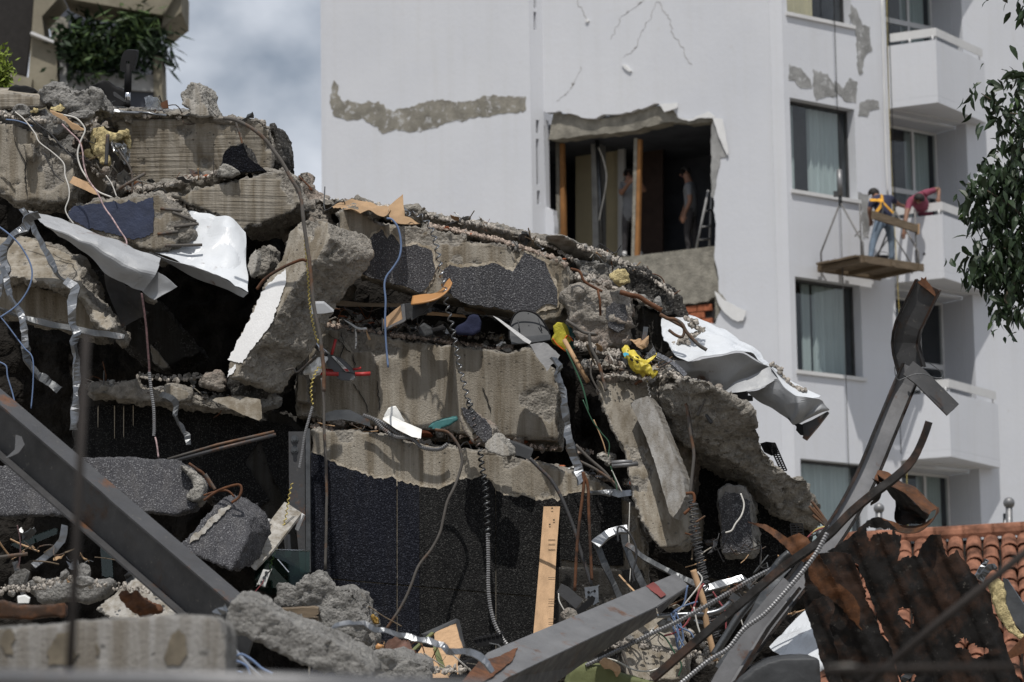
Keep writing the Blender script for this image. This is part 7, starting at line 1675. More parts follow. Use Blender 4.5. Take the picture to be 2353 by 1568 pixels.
slab('pink_stone', 'E 1515,1190 1560,1160 1600,1180 1620,1210 1540,1260', 22.2, (0, .12, .02), M['conc_pink'], 'pinkish stone in the gap behind the front steel beam', 'stone', rough=.02, formed='', vox=.012)
plate('wood_block', 'Q 560,210 620,195 900,180 948,190 950,240 900,270 660,275', 19.5, (0, .12, .02), M['wood_old'], None, 'upper of the two weathered wood blocks before the jagged boulder', 'wood block', jag=.5)
plate('wood_block', 'Q 690,285 940,275 945,330 880,345 760,310', 19.6, (0, .12, .02), M['wood_old'], None, 'lower of the two weathered wood blocks before the jagged boulder', 'wood block', jag=.5)
slab('torn_package', 'C 720,1050 740,1022 840,1010 860,1070 960,1110 980,1135 830,1140 770,1110', 19.4, (0, .15, .02), M['rust_orange'], 'crumpled brown torn package behind the foreground block', 'package', rough=.03, formed='', vox=.012)
slab('rusty_can', 'C -60,1085 20,1075 110,1095 390,1088 395,1165 200,1182 10,1175 -60,1170', 17.0, (0, .15, .01), M['rust_orange'], 'rusty orange crushed metal behind the foreground block at the left edge', 'crushed can', rough=.01, formed='f', vox=.012, jag=.6)
plate('white_scrap', 'C 105,1050 150,1042 180,1060 175,1085 110,1085', 18, (0, .03, .01), M['paper'], None, 'small bright white scrap above the rusty crushed metal', 'scrap')
slab('amber_scraps', 'Q 1415,270 1440,240 1500,285 1505,340 1440,330', 21.6, (0, .05, .01), plain('amber plastic', (.25, .15, .03), .35, 0, .5, 20), 'amber crumpled plastic on the edge of the grey boulder', 'plastic scrap', rough=.02, formed='', vox=.010)
slab('amber_scraps', 'Q 1440,520 1480,500 1540,520 1530,580 1460,590', 20.8, (0, .05, .01), M['ply'], 'amber torn foam beside the copper sheet', 'foam scrap', rough=.02, formed='', vox=.010)
# perforated black bracket
pf = thing('perforated_bracket', 'black perforated steel bracket standing behind the diagonal beam', 'bracket', W(1790, 1080, 23.9))
plate('plate', 'G 1028,242 1062,232 1108,238 1130,300 1092,310 1050,290', 23.9, (0, .01, 0), M['black_plastic'], pf)
bm = bmesh.new()
a0, a1 = W(*Z('G 1072,240')[0], 23.88), W(*Z('G 1142,392')[0], 23.88); b0, b1 = W(*Z('G 1110,240')[0], 23.88), W(*Z('G 1176,392')[0], 23.88)
def barq(bm, p, q, w): 
    d_ = (q - p); L = d_.length; rot = d_.to_track_quat('X', 'Y').to_matrix(); box_bm(bm, (p + q) / 2, L, .008, w, rot)
for t in (0, .5, 1): barq(bm, a0.lerp(b0, t), a1.lerp(b1, t), .013)
for i in range(14): barq(bm, a0.lerp(a1, i / 13), b0.lerp(b1, i / 13), .011)
from_bm('perforated_strip', bm, M['black_plastic'], pf, False)
bm = bmesh.new()
a0, a1 = W(*Z('G 1195,690')[0], 22.6), W(*Z('G 1222,920')[0], 22.6); b0, b1 = a0 + Vector((.08, 0, 0)), a1 + Vector((.08, 0, 0))
for t in (0, .5, 1): barq(bm, a0.lerp(b0, t), a1.lerp(b1, t), .012)
for i in range(18): barq(bm, a0.lerp(a1, i / 17), b0.lerp(b1, i / 17), .011)
tag(from_bm('perforated_bracket', bm, M['black_plastic'], None, False), 'black perforated strip hanging by the wire joint under the diagonal beam', 'bracket', kind='thing')
# insulation roll and studs by the right edge
ir = thing('insulation_board', 'foil faced yellow insulation board by the roof at the right edge', 'insulation', W(2320, 1380, 30))
plate('foil', 'K 1872,862 1900,870 2040,1080 2040,1270 1960,1180 1900,1060', 30, (.02, .06, 0), M['galv_dull'], ir)
slab('wool', 'K 1780,900 1840,868 1872,900 1895,1060 1960,1190 2040,1280 2040,1300 1900,1220 1840,1100 1800,1000', 29.95, (.02, .12, 0), M['insul'], None, None, parent=ir, rough=.02, formed='', vox=.016, kind=None)
strip('metal_stud', 'K 1690,860 1740,790 1765,740', 29.5, 0.043, 'galv', 'bright stud end beside the foil faced insulation board', crumple=.01)
strip('metal_stud', 'K 1720,880 1780,800 1830,775', 29.4, 0.058, 'galv_dull', 'grey channel end beside the foil faced insulation board', crumple=.004)
strip('metal_stud', 'K 1200,1568 1260,1500 1300,1440', 24, 0.043, 'galv_dull', 'bent grey stud at the bottom right among the rusty sheets', crumple=.01)
plate('rusty_plate', 'K 1895,1380 2040,1230 2040,1360 1920,1410', 22, (0, .02, 0), M['rust'], None, 'dull red rusty plate at the right edge', 'metal plate')
# ================================================================== PEOPLE, CRADLE
def on(pl, s, off=None):
    """Photo points put on a plane parallel to a wall (third number: distance in front of the wall)."""
    return [pl.pt(*pl.uv(q[0], q[1], q[2] if len(q) > 2 else off), q[2] if len(q) > 2 else off) for q in Z(s)]
M['skin'] = plain('brown skin', (.22, .115, .075), .6, 0, .1, 8)
M['hair'] = plain('black hair', (.012, .010, .009), .7)
M['tee_grey'] = plain('grey tee shirt', (.15, .155, .165), .9, 0, .15, 6)
M['pants_dk'] = plain('dark work trousers', (.045, .042, .045), .9, 0, .3, 6)
M['navy_tee'] = plain('navy tee shirt', (.028, .032, .065), .9, 0, .2, 6)
M['jeans'] = plain('faded blue jeans', (.13, .17, .22), .9, 0, .35, 5)
M['maroon'] = plain('maroon tee shirt', (.20, .045, .075), .9, 0, .2, 6)
M['shoe_w'] = plain('white shoes', (.5, .5, .5), .7)
M['shoe_d'] = plain('dark shoes', (.03, .03, .032), .7)
M['harness'] = plain('orange yellow webbing', (.72, .36, .04), .7)
def person(label, J, rad, bones, mats, zone, hands, face, hairdir, group=None):
    """One skinned figure: joints J (world), radii, bones; zone(bone) picks the cloth or skin of a face."""
    names = list(J); idx = {n: i for i, n in enumerate(names)}
    v = [J[n] for n in names]; r = [rad[n] for n in names]; e = [(idx[a], idx[b]) for a, b in bones]; bn = list(bones)
    for (w, h, side) in hands:          # palm and five fingers at the end of each forearm
        a, b = J[w], J[h]; ax = (b - a).normalized(); sd = ax.cross(Vector((0, -1, .2))).normalized() * side; nn = ax.cross(sd)
        for k, (off, L, cu) in enumerate(((-.030, .070, .2), (-.010, .080, .15), (.010, .075, .15), (.030, .060, .25))):
            p0 = b + sd * off + ax * .03; p1 = p0 + ax * L * .55 + nn * .012; p2 = p1 + (ax * (1 - cu) + nn * .5).normalized() * L * .5
            i = len(v); v += [p0, p1, p2]; r += [.011, .010, .008]; e += [(idx[h], i), (i, i + 1), (i + 1, i + 2)]; bn += [(w, h)] * 3
        p0 = a.lerp(b, .75) + sd * -.035; p1 = p0 + (ax + sd * -.8).normalized() * .045
        i = len(v); v += [p0, p1]; r += [.012, .009]; e += [(idx[h], i), (i, i + 1)]; bn += [(w, h)] * 2
    me = bpy.data.meshes.new('person'); me.from_pydata([tuple(q) for q in v], e, []); 
    o = bpy.data.objects.new('person', me); TMP.objects.link(o)
    md = o.modifiers.new('s', 'SKIN'); md.use_smooth_shade = True
    sv = me.skin_vertices[0].data
    for i, q in enumerate(r): sv[i].radius = (q, q); sv[i].use_root = names[0:1] != [] and i == 0
    s2 = o.modifiers.new('u', 'SUBSURF'); s2.levels = 2; s2.render_levels = 2
    dg = bpy.context.evaluated_depsgraph_get(); dg.update()
    m2 = bpy.data.meshes.new_from_object(o.evaluated_get(dg)); bpy.data.objects.remove(o)
    co, _ = get_co(m2)
    rt = thing('person', label, 'person', Vector((v[0].x, v[0].y, co[:, 2].min())), group)
    bo = link('body', m2, [M[q] for q in mats], rt, True)
    cen = np.empty(len(m2.polygons) * 3); m2.polygons.foreach_get('center', cen); cen = cen.reshape(-1, 3)
    best = np.full(len(cen), 1e9); mi = np.zeros(len(cen), int)
    for (a, b), (i, j) in zip(bn, e):
        A, B = np.array(v[i]), np.array(v[j]); ab = B - A; t = np.clip(((cen - A) @ ab) / max(ab @ ab, 1e-9), 0, 1)
        d = np.linalg.norm(cen - (A + t[:, None] * ab), axis=1) - (r[i] * (1 - t) + r[j] * t)
        z = np.array([zone(a, b, q) for q in t]); m = d < best; best = np.where(m, d, best); mi = np.where(m, z, mi)
    m2.polygons.foreach_set('material_index', mi.astype(np.int32))
    hd = J['head']; f = face.normalized(); up = Vector((0, 0, 1)); sdv = f.cross(up); sdv = sdv.normalized() if sdv.length > .01 else Vector((1, 0, 0)); up2 = sdv.cross(f).normalized()
    bm = bmesh.new(); bmesh.ops.create_uvsphere(bm, u_segments=14, v_segments=10, radius=.112)
    hdv = hairdir.normalized()
    bmesh.ops.delete(bm, geom=[q for q in bm.verts if q.co.dot(hdv) < -.02], context='VERTS')
    bmesh.ops.solidify(bm, geom=bm.faces[:], thickness=.02)
    bmesh.ops.translate(bm, verts=bm.verts[:], vec=hd + hdv * .012); from_bm('hair', bm, M['hair'], rt, True)
    def ball(n, c, s, m):
        b2 = bmesh.new(); bmesh.ops.create_icosphere(b2, subdivisions=2, radius=1, matrix=Matrix.Translation(c) @ Matrix.Diagonal((s[0], s[1], s[2], 1))); return from_bm(n, b2, M[m], rt, True)
    ball('nose', hd + f * .105 - up2 * .012, (.016, .016, .02), 'skin')
    for s in (-1, 1):
        ball('ear', hd + sdv * s * .098 - up2 * .01, (.014, .014, .03), 'skin'); ball('eye', hd + f * .090 + sdv * s * .035 + up2 * .012, (.011, .011, .009), 'hair')
    ball('mouth', hd + f * .094 - up2 * .048, (.022, .012, .006), 'maroon')
    return rt
RAD = dict(pelvis=.135, spine=.125, chest=.145, neck=.06, head=.098, shl=.075, shr=.075, ell=.047, elr=.047, wrl=.034, wrr=.034, hal=.036, har=.036, hil=.10, hir=.10, knl=.068, knr=.068, anl=.048, anr=.048, tol=.042, tor=.042)
BONES = [('pelvis', 'spine'), ('spine', 'chest'), ('chest', 'neck'), ('neck', 'head'), ('chest', 'shl'), ('shl', 'ell'), ('ell', 'wrl'), ('wrl', 'hal'), ('chest', 'shr'), ('shr', 'elr'), ('elr', 'wrr'), ('wrr', 'har'),
         ('pelvis', 'hil'), ('hil', 'knl'), ('knl', 'anl'), ('anl', 'tol'), ('pelvis', 'hir'), ('hir', 'knr'), ('knr', 'anr'), ('anr', 'tor')]
def zone_std(a, b, t):
    if b in ('neck',): return 1 if t < .55 else 0
    if b in ('head', 'wrl', 'wrr', 'hal', 'har'): return 0
    if b in ('ell', 'elr'): return 1 if t < .62 else 0
    if b in ('spine', 'chest', 'shl', 'shr'): return 1
    if b in ('tol', 'tor'): return 3
    if b == 'spine' or a == 'pelvis' and b in ('hil', 'hir'): return 2
    return 2
def fig(pl, s):
    ks = s.split(';'); J = {}
    for k in ks:
        n, c = k.split('='); J[n.strip()] = on(pl, c.strip())[0]
    return J
J1 = fig(PB, 'pelvis=L 845,925,-1.0;spine=L 843,830,-1.0;chest=L 842,730,-1.0;neck=L 838,655,-1.0;head=L 832,608,-.98;shl=L 780,690,-1.0;shr=L 908,690,-1.0;ell=L 772,760,-.85;wrl=L 832,680,-.66;hal=L 856,655,-.60;elr=L 955,735,-.85;wrr=L 925,680,-.64;har=L 905,660,-.60;hil=L 812,945,-1.0;hir=L 885,945,-1.0;knl=L 805,1080,-.98;knr=L 905,1080,-.98;anl=L 800,1210,-1.0;anr=L 920,1215,-1.0;tol=L 800,1232,-.84;tor=L 925,1238,-.84')
person('worker in a grey tee shirt behind the orange prop, arms raised to hold it', J1, RAD, BONES, ['skin', 'tee_grey', 'pants_dk', 'shoe_w'], zone_std, [('wrl', 'hal', 1), ('wrr', 'har', -1)], Vector((-.1, -1, 0)), Vector((.1, .5, .85)))
J2 = fig(PB, 'pelvis=L 1305,890,-1.1;spine=L 1308,800,-1.1;chest=L 1306,720,-1.1;neck=L 1285,645,-1.1;head=L 1264,595,-1.1;shl=L 1290,700,-.92;shr=L 1315,700,-1.28;ell=L 1303,810,-.88;wrl=L 1262,905,-.84;hal=L 1252,940,-.82;elr=L 1290,800,-1.36;wrr=L 1250,890,-1.36;har=L 1240,925,-1.36;hil=L 1295,910,-1.02;hir=L 1315,910,-1.2;knl=L 1280,1050,-1.0;knr=L 1335,1050,-1.2;anl=L 1292,1190,-1.0;anr=L 1345,1185,-1.2;tol=L 1255,1212,-1.0;tor=L 1310,1206,-1.2')
person('man in a grey tee shirt standing in the torn room, looking down to the left', J2, RAD, BONES, ['skin', 'tee_grey', 'pants_dk', 'shoe_d'], zone_std, [('wrl', 'hal', 1), ('wrr', 'har', 1)], Vector((-1, -.15, -.35)), Vector((.5, .15, .85)))
# hanging cradle
cr0 = on(PC, 'M 262,1125', .18)[0]
cn, cu_ = PC.n, PC.u
crd = thing('hanging_cradle', 'wooden work platform hanging on cables before the white facade', 'work platform', cr0)
def cpt(a, b, z): return cr0 + cn * a + cu_ * b + UP * z       # a out from wall, b along it
def find_len(axis, px, lo, hi, z=0):
    best = (9e9, 0)
    for t in np.linspace(lo, hi, 200):
        l = CM.transposed() @ (cr0 + axis * t - CAM); x = CX + F * l.x / -l.z
        if abs(x - px) < best[0]: best = (abs(x - px), t)
    return best[1]
WA = find_len(cn, 1838.3 + 740 * .1832, .3, 2.5); LB_ = find_len(cu_, 1838.3 + 1010 * .1832, .4, 3.0)
def beam3(bm, p, q, w, h, roll=None):
    d_ = q - p; rot = d_.to_track_quat('X', 'Z').to_matrix(); box_bm(bm, (p + q) / 2, d_.length, w, h, rot)
nb = 6
for i in range(nb):
    b = bmesh.new(); a = WA * (i + .5) / nb
    beam3(b, cpt(a, -.10 + rnd.uniform(-.05, .03), .0), cpt(a, LB_ + .12 + rnd.uniform(-.03, .06), rnd.uniform(-.004, .004)), WA / nb - .012, .035); from_bm('deck_plank', b, M['wood_old'], crd, False)
for b_ in (.08, LB_ * .5, LB_ - .08):
    b = bmesh.new(); beam3(b, cpt(-.12, b_, -.075), cpt(WA + .12, b_, -.075), .09, .10); from_bm('joist', b, M['wood_old'], crd, False)
for a_ in (-.06, WA + .06):
    b = bmesh.new(); beam3(b, cpt(a_, -.02, -.06), cpt(a_, LB_ + .05, -.06), .04, .14); from_bm('fascia_board', b, M['wood_old'], crd, False)
b = bmesh.new(); beam3(b, cpt(WA * .5, .0, -.045), cpt(WA * .5, LB_, -.045), WA, .02); from_bm('deck_underlay', b, M['wood_old'], crd, False)
M['bar'] = plain('grey cradle tube', (.16, .155, .15), .6, .2)
for k, b_ in enumerate((.06, LB_ - .06)):
    apex = cpt(WA * .5, b_, 1.10)
    for a in (-.05, WA + .05):
        tube('stirrup_bar', [cpt(a, b_, -.1), cpt(a, b_, .24), apex], 0, .018, M['bar'], crd, straight=True)
    tube('cable', [apex, apex + UP * 14], 0, .008, M['wire_black'], crd, straight=True)
    if k == 0:
        tube('winch', [apex + UP * .12, apex + UP * .62], 0, .05, M['conduit'], crd, n=12, straight=True)
        tube('winch_hook', [apex - UP * .02, apex + UP * .06, apex + UP * .14], 0, .035, M['grey_plastic'], crd, straight=True)
        b = bmesh.new(); box_bm(b, apex + UP * .16 - Vector((.07, 0, 0)), .10, .06, .10); from_bm('winch_handle', b, M['grey_plastic'], crd, False)
        tube('cable', [apex, apex - UP * 5.5], 0, .007, M['wire_black'], crd, straight=True)
for a, b_ in ((WA, LB_ - .06), (WA, .06)):
    tube('guard_post', [cpt(a, b_, 0), cpt(a, b_, 1.0)], 0, .015, M['bar'], crd, straight=True)
q0, q1 = on(PC, 'M 905,500', WA + .20)[0], on(PC, 'M 1470,680', WA + .20)[0]
b = bmesh.new(); beam3(b, q0, q1, .05, .15); from_bm('guard_board', b, M['wood_old'], crd, False)
b = bmesh.new(); beam3(b, q1, q1 + (q1 - q0).normalized() * .03, .07, .20); from_bm('board_end', b, M['wood'], crd, False)
for s in ('M 930,1040,.3 1110,800,.4', 'M 1190,790,.9 1280,930,1.0 1400,1120,1.1 1405,1240,1.1', 'M 690,770,.5 760,690,.5'):
    tube('brace', on(PC, s, .5), 0, .014, M['bar'], crd, straight=True)
bk = thing('bucket', 'dark plastic bucket on the hanging platform by the worker', 'bucket', on(PC, 'M 1040,1110', .9)[0])
c0 = on(PC, 'M 1035,1120', .95)[0]
v, f = sweep_np([c0, c0 + UP * .12, c0 + UP * .15], circ(.115, 16), (1, 0, 0), None, lambda i: (.82, 1.0, 1.06)[i]); from_np('pail', v, f, M['black_plastic'], bk, False)
tube('handle', [c0 + Vector((.115, 0, .14)), c0 + Vector((.08, 0, .22)), c0 + Vector((-.08, 0, .22)), c0 + Vector((-.115, 0, .14))], 0, .005, M['galv_dull'], bk)
J3 = fig(PC, 'pelvis=M 1050,590,.78;spine=M 1042,460,.72;chest=M 1030,340,.62;neck=M 965,280,.52;head=M 925,245,.42;shl=M 905,330,.66;shr=M 1140,295,.60;ell=M 870,450,.62;wrl=M 885,560,.52;hal=M 890,600,.48;elr=M 1215,360,.50;wrr=M 1262,385,.36;har=M 1285,392,.30;hil=M 985,630,.78;hir=M 1115,625,.78;knl=M 915,850,.74;knr=M 1150,850,.74;anl=M 880,1050,.80;anr=M 1145,1055,.80;tol=M 872,1085,.64;tor=M 1150,1092,.64')
w3 = person('worker in a navy shirt and faded jeans with an orange harness on the hanging platform', J3, dict(RAD, chest=.15, spine=.135), BONES, ['skin', 'navy_tee', 'jeans', 'shoe_d'], zone_std, [('wrl', 'hal', 1), ('wrr', 'har', -1)], Vector((-.25, .9, -.5)), Vector((-.1, -.45, .9)))
for s in ('M 878,318,.86 960,318,.88 1035,345,.90 1100,410,.93 1170,480,.92', 'M 1025,250,.74 1030,340,.90 1000,410,.92 940,485,.92', 'M 990,300,.84 1045,360,.92'):
    sweep('harness_strap', on(PC, s), 0, BOXP(.055, .012), M['harness'], tuple(cn + UP * .4), w3, seg=5)
sweep('lanyard', on(PC, 'M 1035,345,.93 1038,420,.96 1030,500,.98'), 0, BOXP(.04, .015), M['galv_dull'], tuple(cn), w3)
J4 = fig(PC, 'pelvis=M 1590,500,.42;spine=M 1540,400,.48;chest=M 1470,320,.56;neck=M 1480,300,.68;head=M 1492,310,.80;shl=M 1375,335,.58;shr=M 1580,225,.62;ell=M 1335,500,.66;wrl=M 1312,650,.72;hal=M 1300,740,.74;elr=M 1745,175,.66;wrr=M 1740,265,.72;har=M 1738,315,.74;hil=M 1560,540,.42;hir=M 1630,540,.42;knl=M 1565,760,.45;knr=M 1640,760,.42;anl=M 1570,980,.42;anr=M 1640,980,.42;tol=M 1560,1000,.56;tor=M 1630,1000,.56')
person('man in a maroon shirt leaning over the balcony rail, head down, reaching to the platform', J4, RAD, BONES, ['skin', 'maroon', 'jeans', 'shoe_d'], zone_std, [('wrl', 'hal', 1), ('wrr', 'har', -1)], Vector((-.3, -.7, -.7)), Vector((.2, -.5, .85)))

# ================================================================== LOOSE DEBRIS ON THE LEDGES
def rock_me(name, sub, seed, sc, mat, fr=2.6):
    bm = bmesh.new(); bmesh.ops.create_icosphere(bm, subdivisions=sub, radius=1.0)
    co = np.array([tuple(q.co) for q in bm.verts])
    k = 1 + .30 * facets(co * 1.0, fr * .42, seed) + .16 * fbm(co, 2.2, 3, seed + 4)
    rr = random.Random(seed)
    for _ in range(7):          # cut planes give flat fracture faces
        n = np.array([rr.gauss(0, 1) for _ in range(3)]); n /= np.linalg.norm(n); h = rr.uniform(.45, .85)
        d = (co * k[:, None]) @ n; m = d > h; k = np.where(m, k * (h / np.maximum(d, 1e-6)), k)
    co = co * k[:, None] * np.array(sc)
    for q, c in zip(bm.verts, co): q.co = c
    me = bpy.data.meshes.new(name); bm.to_mesh(me); bm.free()
    if mat: me.materials.append(mat); add_attr(me, 'rough', np.ones(len(me.vertices)))
    me.polygons.foreach_set('use_smooth', [False] * len(me.polygons))
    return me
RK = {}
for kind, m, sc in (('g', 'conc_grey', (1, .8, .7)), ('p', 'conc_pink', (1, .8, .75)), ('b', 'brick', (1.2, .8, .33)), ('d', 'conc_plain', (1, .9, .6)), ('w', 'conc_pale', (1.1, .9, .4))):
    RK[kind] = [rock_me('fragment', 2, 40 + 7 * i + len(RK), sc, M[m]) for i in range(5)]
GM = [rock_me('grit', 1, 90 + i, (1, .8, .65), None) for i in range(5)]
rd = random.Random(31)
NAMES = {'g': ('concrete_chunk', 'grey broken concrete chunk', 'rubble chunk'), 'p': ('concrete_chunk', 'pinkish crumbly concrete chunk', 'rubble chunk'), 'b': ('brick_fragment', 'flat red brick fragment', 'brick fragment'),
         'd': ('concrete_chunk', 'brown grey concrete chunk', 'rubble chunk'), 'w': ('plaster_flake', 'pale flat plaster flake', 'plaster flake')}
def along(P_, t):
    L = [0]
    for a, b in zip(P_, P_[1:]): L.append(L[-1] + math.hypot(b[0] - a[0], b[1] - a[1]))
    s = t * L[-1]
    for i in range(len(P_) - 1):
        if s <= L[i + 1]:
            q = (s - L[i]) / max(1e-6, L[i + 1] - L[i]); return (P_[i][0] + (P_[i + 1][0] - P_[i][0]) * q, P_[i][1] + (P_[i + 1][1] - P_[i][1]) * q)
    return P_[-1]
def debris(where, line, d, n_big, n_small, mix, band=8, size=(.022, .06), deep=.30, gm='dirt', lift=0.0):
    P_ = [q[:2] for q in Z(line)]
    kinds = list(mix)
    for i in range(int(n_big * .5)):
        k = rd.choice(kinds); x, y = along(P_, rd.random()); y += rd.uniform(-band, band * .3)
        s = size[0] + (size[1] - size[0]) * rd.random() ** 2.2
        nm, lab, cat = NAMES[k]
        o = bpy.data.objects.new(nm, rd.choice(RK[k])); COL.objects.link(o)
        o.location = W(x, y, d + rd.uniform(.02, deep)); tilt = .35 if k in 'bw' else 3.0
        o.rotation_euler = (rd.uniform(-tilt, tilt) + .3, rd.uniform(-tilt, tilt), rd.uniform(0, 6.28)); o.scale = (s, s, s * rd.uniform(.8, 1.1))
        tag(o, '%s among the loose debris %s' % (lab, where), cat, '%ss in the debris %s' % (lab, where), 'thing')
    v, f = [], []
    for i in range(int(n_small * 1.15)):
        me = rd.choice(GM); x, y = along(P_, rd.random()); dd = rd.random(); y -= band * (.9 * dd - .12); c = W(x, y, d + .015 + dd * deep); s = .006 + .024 * rd.random() ** 2.2
        rot = Euler((rd.uniform(0, 6), rd.uniform(0, 6), rd.uniform(0, 6))).to_matrix(); b0 = len(v)
        v += [c + rot @ (q.co * s) for q in me.vertices]; f += [tuple(b0 + j for j in p.vertices) for p in me.polygons]
    if v:
        o = from_np('rubble_grit', v, f, M[gm], None, False); tag(o, 'fine grit and crumbs %s' % where, 'rubble grit', None, 'stuff')
M['grit'] = plain('mixed grit', (.34, .31, .275), 1.0, 0, .8, 30, 0, 30, .1)
M['grit_red'] = plain('brick red grit', (.34, .275, .23), 1.0, 0, .7, 30, 0, 30, .1)
debris('on top of the upper left beam', 'A 700,765 900,762 1200,775 1500,795 1750,815', 24.35, 26, 420, 'ggdw', 9, (.018, .05), .5, 'grit')
debris('in the upper left seam', 'A 880,1250 1050,1235 1300,1180 1450,1150 1700,1140', 24.0, 26, 380, 'gggdwb', 9, (.018, .05), .25, 'grit')
debris('below the tilted beam at upper left', 'A 1080,1310 1200,1350 1350,1400 1500,1460', 23.9, 16, 260, 'gggd', 10, (.016, .05), .15, 'grit')
debris('at the left edge of the heap', 'A 0,760 100,780 250,800 400,800 560,830 640,800', 23.95, 22, 260, 'ggpd', 12, (.02, .06), .25, 'grit')
debris('in the upper left hollow', 'A 480,1060 600,1100 700,1200 850,1260 1000,1290', 24.1, 22, 260, 'ggpdb', 22, (.02, .07), .3, 'grit')
debris('along the top of the coated beam', 'D 200,185 500,200 760,240 1000,290 1300,330 1560,400 1750,480 1880,560', 24.12, 46, 900, 'gggdpw', 9, (.018, .055), .5, 'grit')
debris('in the red seam of the coated beam', 'D 930,340 1100,370 1250,400 1450,450 1600,500 1750,550 1850,600', 23.87, 34, 500, 'bbggpw', 5, (.016, .045), .2, 'grit_red')
debris('on the upper ledge over the beige beam', 'D 130,975 300,1005 500,1030 700,1060 1000,1095 1250,1140 1480,1150', 24.02, 60, 1100, 'pppgbbwd', 7, (.018, .06), .45, 'grit_red')
debris('deep in the middle gap', 'D 350,960 600,985 900,1030 1200,1070 1450,1090', 24.45, 26, 200, 'ggdb', 12, (.03, .09), .3, 'grit')
debris('on the middle ledge over the wall panel', 'E 130,150 300,190 500,215 700,255 1000,310 1200,330 1400,370 1600,420 1800,450', 23.72, 70, 1200, 'bbppggwd', 9, (.018, .065), .4, 'grit_red')
debris('behind the middle ledge', 'E 140,110 400,140 700,190 900,190 1200,250 1500,280 1700,300', 23.98, 34, 260, 'bbpgd', 12, (.03, .08), .2, 'grit_red')
debris('on the dark left ledge', 'B 560,1320 800,1310 1000,1350 1250,1380 1500,1400 1650,1450', 23.78, 34, 500, 'gggdpw', 9, (.018, .06), .35, 'grit')
debris('around the yellow bag', 'F 0,1130 150,1170 300,1200 200,1280 60,1260 330,1270', 23.3, 40, 420, 'ppppgd', 16, (.02, .07), .3, 'grit')
debris('at the right end of the heap top', 'F 20,480 180,520 330,600 450,640 560,720 650,800', 23.9, 26, 420, 'gggdw', 9, (.018, .05), .35, 'grit')
debris('on the rough boulder at the right end', 'F 0,680 120,700 250,740 400,810 560,890', 23.75, 34, 420, 'gggpd', 14, (.018, .06), .25, 'grit')
debris('on the white roof sheet', 'R 250,75 400,110 300,150 480,210 200,330 120,370 300,340', 23.45, 12, 220, 'wwg', 6, (.012, .035), .1, 'grit')
debris('at the fold of the white roof sheet', 'R 1230,600 1290,620 1350,660 1340,690 1500,860 1640,900', 23.42, 10, 110, 'wbgp', 4, (.012, .03), .06, 'grit')
debris('down the diagonal beam', 'F 600,1280 720,1370 860,1420 980,1500 1050,1560', 23.1, 22, 240, 'ppgd', 10, (.018, .055), .2, 'grit')
debris('at the head of the inclined slabs', 'P 1380,870 1420,862 1480,872 1540,862 1600,880 1660,900', 23.15, 30, 300, 'ppgd', 8, (.018, .055), .25, 'grit')
debris('along the bottom centre', 'P 840,1500 900,1530 1000,1545 1100,1540 1200,1530', 20.8, 26, 300, 'ggdbp', 14, (.02, .06), .4, 'grit')
debris('in the dark gaps at the bottom right', 'G 100,1400 300,1350 500,1400 700,1450 900,1500 600,1300', 22.4, 34, 300, 'ggdp', 24, (.03, .09), .4, 'grit')
debris('in the dark hollow under the leaning slab', 'B 900,1250 1100,1280 1300,1260 1450,1290', 23.9, 18, 160, 'ggd', 14, (.03, .08), .3, 'grit')
debris('in the lower left gaps', 'C 0,1020 200,1000 450,960 700,1000 1000,1020 1300,1080', 20.6, 24, 240, 'ggd', 20, (.03, .09), .5, 'grit')

# splinters, wire ends, scraps of sheet and paper
def bent(name, n, L, prof, seed, mat, amp):
    r = random.Random(seed); p = [Vector((L * i / n, r.gauss(0, amp), r.gauss(0, amp))) for i in range(n + 1)]
    v, f = sweep_np(spline(p, 3), prof, (0, 0, 1)); me = bpy.data.meshes.new(name); me.from_pydata([tuple(q - Vector((L / 2, 0, 0))) for q in v], [], f); me.materials.append(mat); me.update(); return me
def scrap(name, seed, mat):
    r = random.Random(seed); n = 4; v = []; f = []
    for j in range(n):
        for i in range(n): v.append((i / (n - 1) - .5 + r.gauss(0, .07), (j / (n - 1) - .5) * .7 + r.gauss(0, .07), r.gauss(0, .10)))
    f = [(j * n + i, j * n + i + 1, (j + 1) * n + i + 1, (j + 1) * n + i) for j in range(n - 1) for i in range(n - 1)]
    me = bpy.data.meshes.new(name); me.from_pydata(v, [], f); bm = bmesh.new(); bm.from_mesh(me); bmesh.ops.solidify(bm, geom=bm.faces[:], thickness=.03); bm.to_mesh(me); bm.free(); me.materials.append(mat); return me
SP = {'wood_splinter': ('thin pale wood splinter', 'splinter', [bent('wood_splinter', 2, 1, BOXP(.05, .03), k, M[m], .02) for k, m in ((1, 'wood'), (2, 'wood_old'), (3, 'conc_pale'))], (.08, .22)),
      'wire_scrap': ('thin bent end of dark wire', 'wire', [bent('wire_scrap', 5, 1, circ(.012, 5), 10 + k, M[m], .11) for k, m in ((1, 'rebar'), (2, 'wire_black'), (3, 'rust'), (4, 'galv_dull'))], (.12, .40)),
      'metal_scrap': ('small crumpled scrap of grey metal', 'metal scrap', [scrap('metal_scrap', 20 + k, M[m]) for k, m in ((1, 'galv_dull'), (2, 'galv'), (3, 'steel_dk'))], (.04, .13)),
      'paper_scrap': ('torn scrap of pale board or paper', 'scrap', [scrap('paper_scrap', 30 + k, M[m]) for k, m in ((1, 'paper'), (2, 'card'), (3, 'conc_pale'))], (.03, .09))}
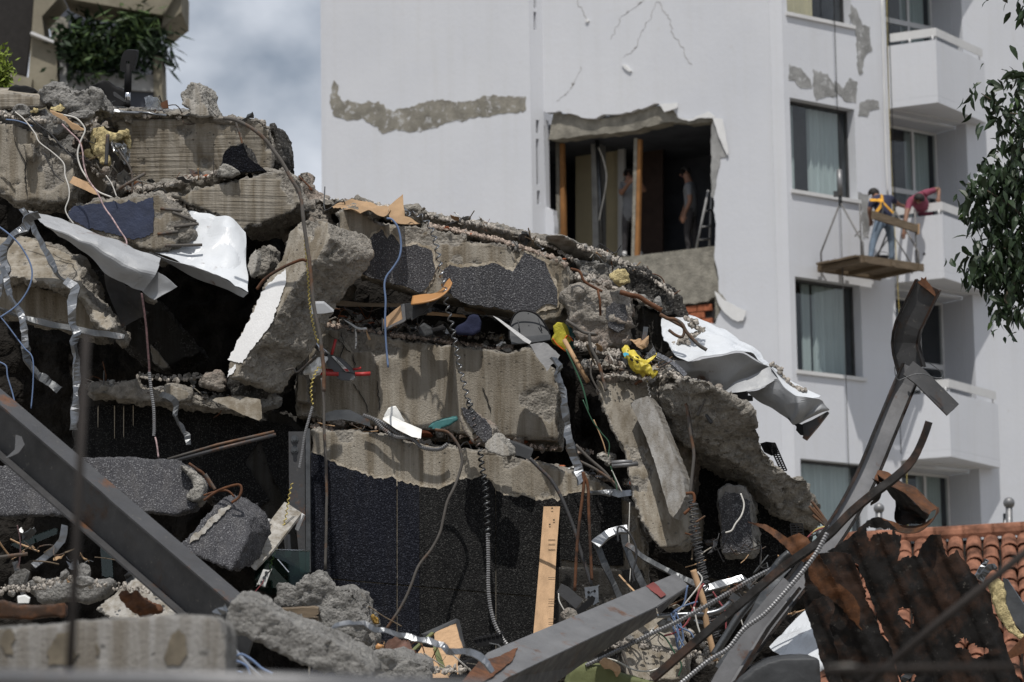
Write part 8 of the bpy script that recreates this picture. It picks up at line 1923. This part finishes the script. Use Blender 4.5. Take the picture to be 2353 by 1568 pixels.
def scatter(where, line, d, n, deep=.25, band=12):
    P_ = [q[:2] for q in Z(line)]
    for i in range(n):
        nm = rd.choice(('wood_splinter', 'wire_scrap', 'wire_scrap', 'metal_scrap', 'paper_scrap', 'wood_splinter')); lab, cat, ms, sz = SP[nm]
        o = bpy.data.objects.new(nm, rd.choice(ms)); COL.objects.link(o); x, y = along(P_, rd.random()); s = rd.uniform(*sz)
        o.location = W(x, y + rd.uniform(-band, band * .3), d + rd.uniform(.0, deep)); o.rotation_euler = (rd.uniform(-.7, .9), rd.uniform(-.8, .8), rd.uniform(0, 6.28)); o.scale = (s, s if 'scrap' in nm and nm != 'wire_scrap' else max(s, .15), s if 'scrap' in nm and nm != 'wire_scrap' else max(s, .15))
        tag(o, '%s lying %s' % (lab, where), cat, '%ss %s' % (lab, where), 'thing')
for a in (('on the top beam at upper left', 'A 700,760 1200,770 1700,805', 24.3, 10), ('in the seam of the upper left beams', 'A 900,1245 1300,1170 1650,1150', 23.95, 12), ('in the upper left hollow', 'A 480,1000 650,1150 900,1270', 23.95, 16, .3, 40),
          ('along the crest of the coated beam', 'D 250,190 760,240 1300,330 1850,540', 24.0, 22), ('on the upper debris ledge', 'D 130,965 700,1050 1480,1150', 24.0, 26), ('deep in the dark middle gap', 'D 350,940 900,1000 1450,1060', 24.1, 16, .3, 25),
          ('on the middle debris ledge', 'E 130,140 700,240 1200,310 1800,440', 23.72, 34), ('on the sooty left ledge', 'B 560,1310 1100,1350 1650,1440', 23.75, 20), ('near the yellow bag', 'F 0,1150 300,1240 600,1290', 23.2, 18, .2, 25),
          ('at the right end of the heap crest', 'F 50,500 330,610 600,740', 23.9, 12), ('in the tangle at lower right', 'G 150,1100 500,1150 900,1100 700,1350 300,1300', 22.2, 40, .5, 60), ('in the gaps at lower left', 'C 0,700 300,900 700,980 1200,1050', 21.3, 26, .6, 60),
          ('along the bottom centre edge', 'P 840,1490 1050,1535 1250,1520', 20.6, 22, .4, 30), ('among the sheets at the bottom right', 'G 1000,1100 1200,1300 1500,1450', 21.5, 18, .5, 60), ('in the shade under the diagonal beam', 'G 650,900 900,850 1150,950', 23.0, 18, .3, 50)):
    scatter(*a)
for o in list(TMP.objects): bpy.data.objects.remove(o)
bpy.data.collections.remove(TMP)
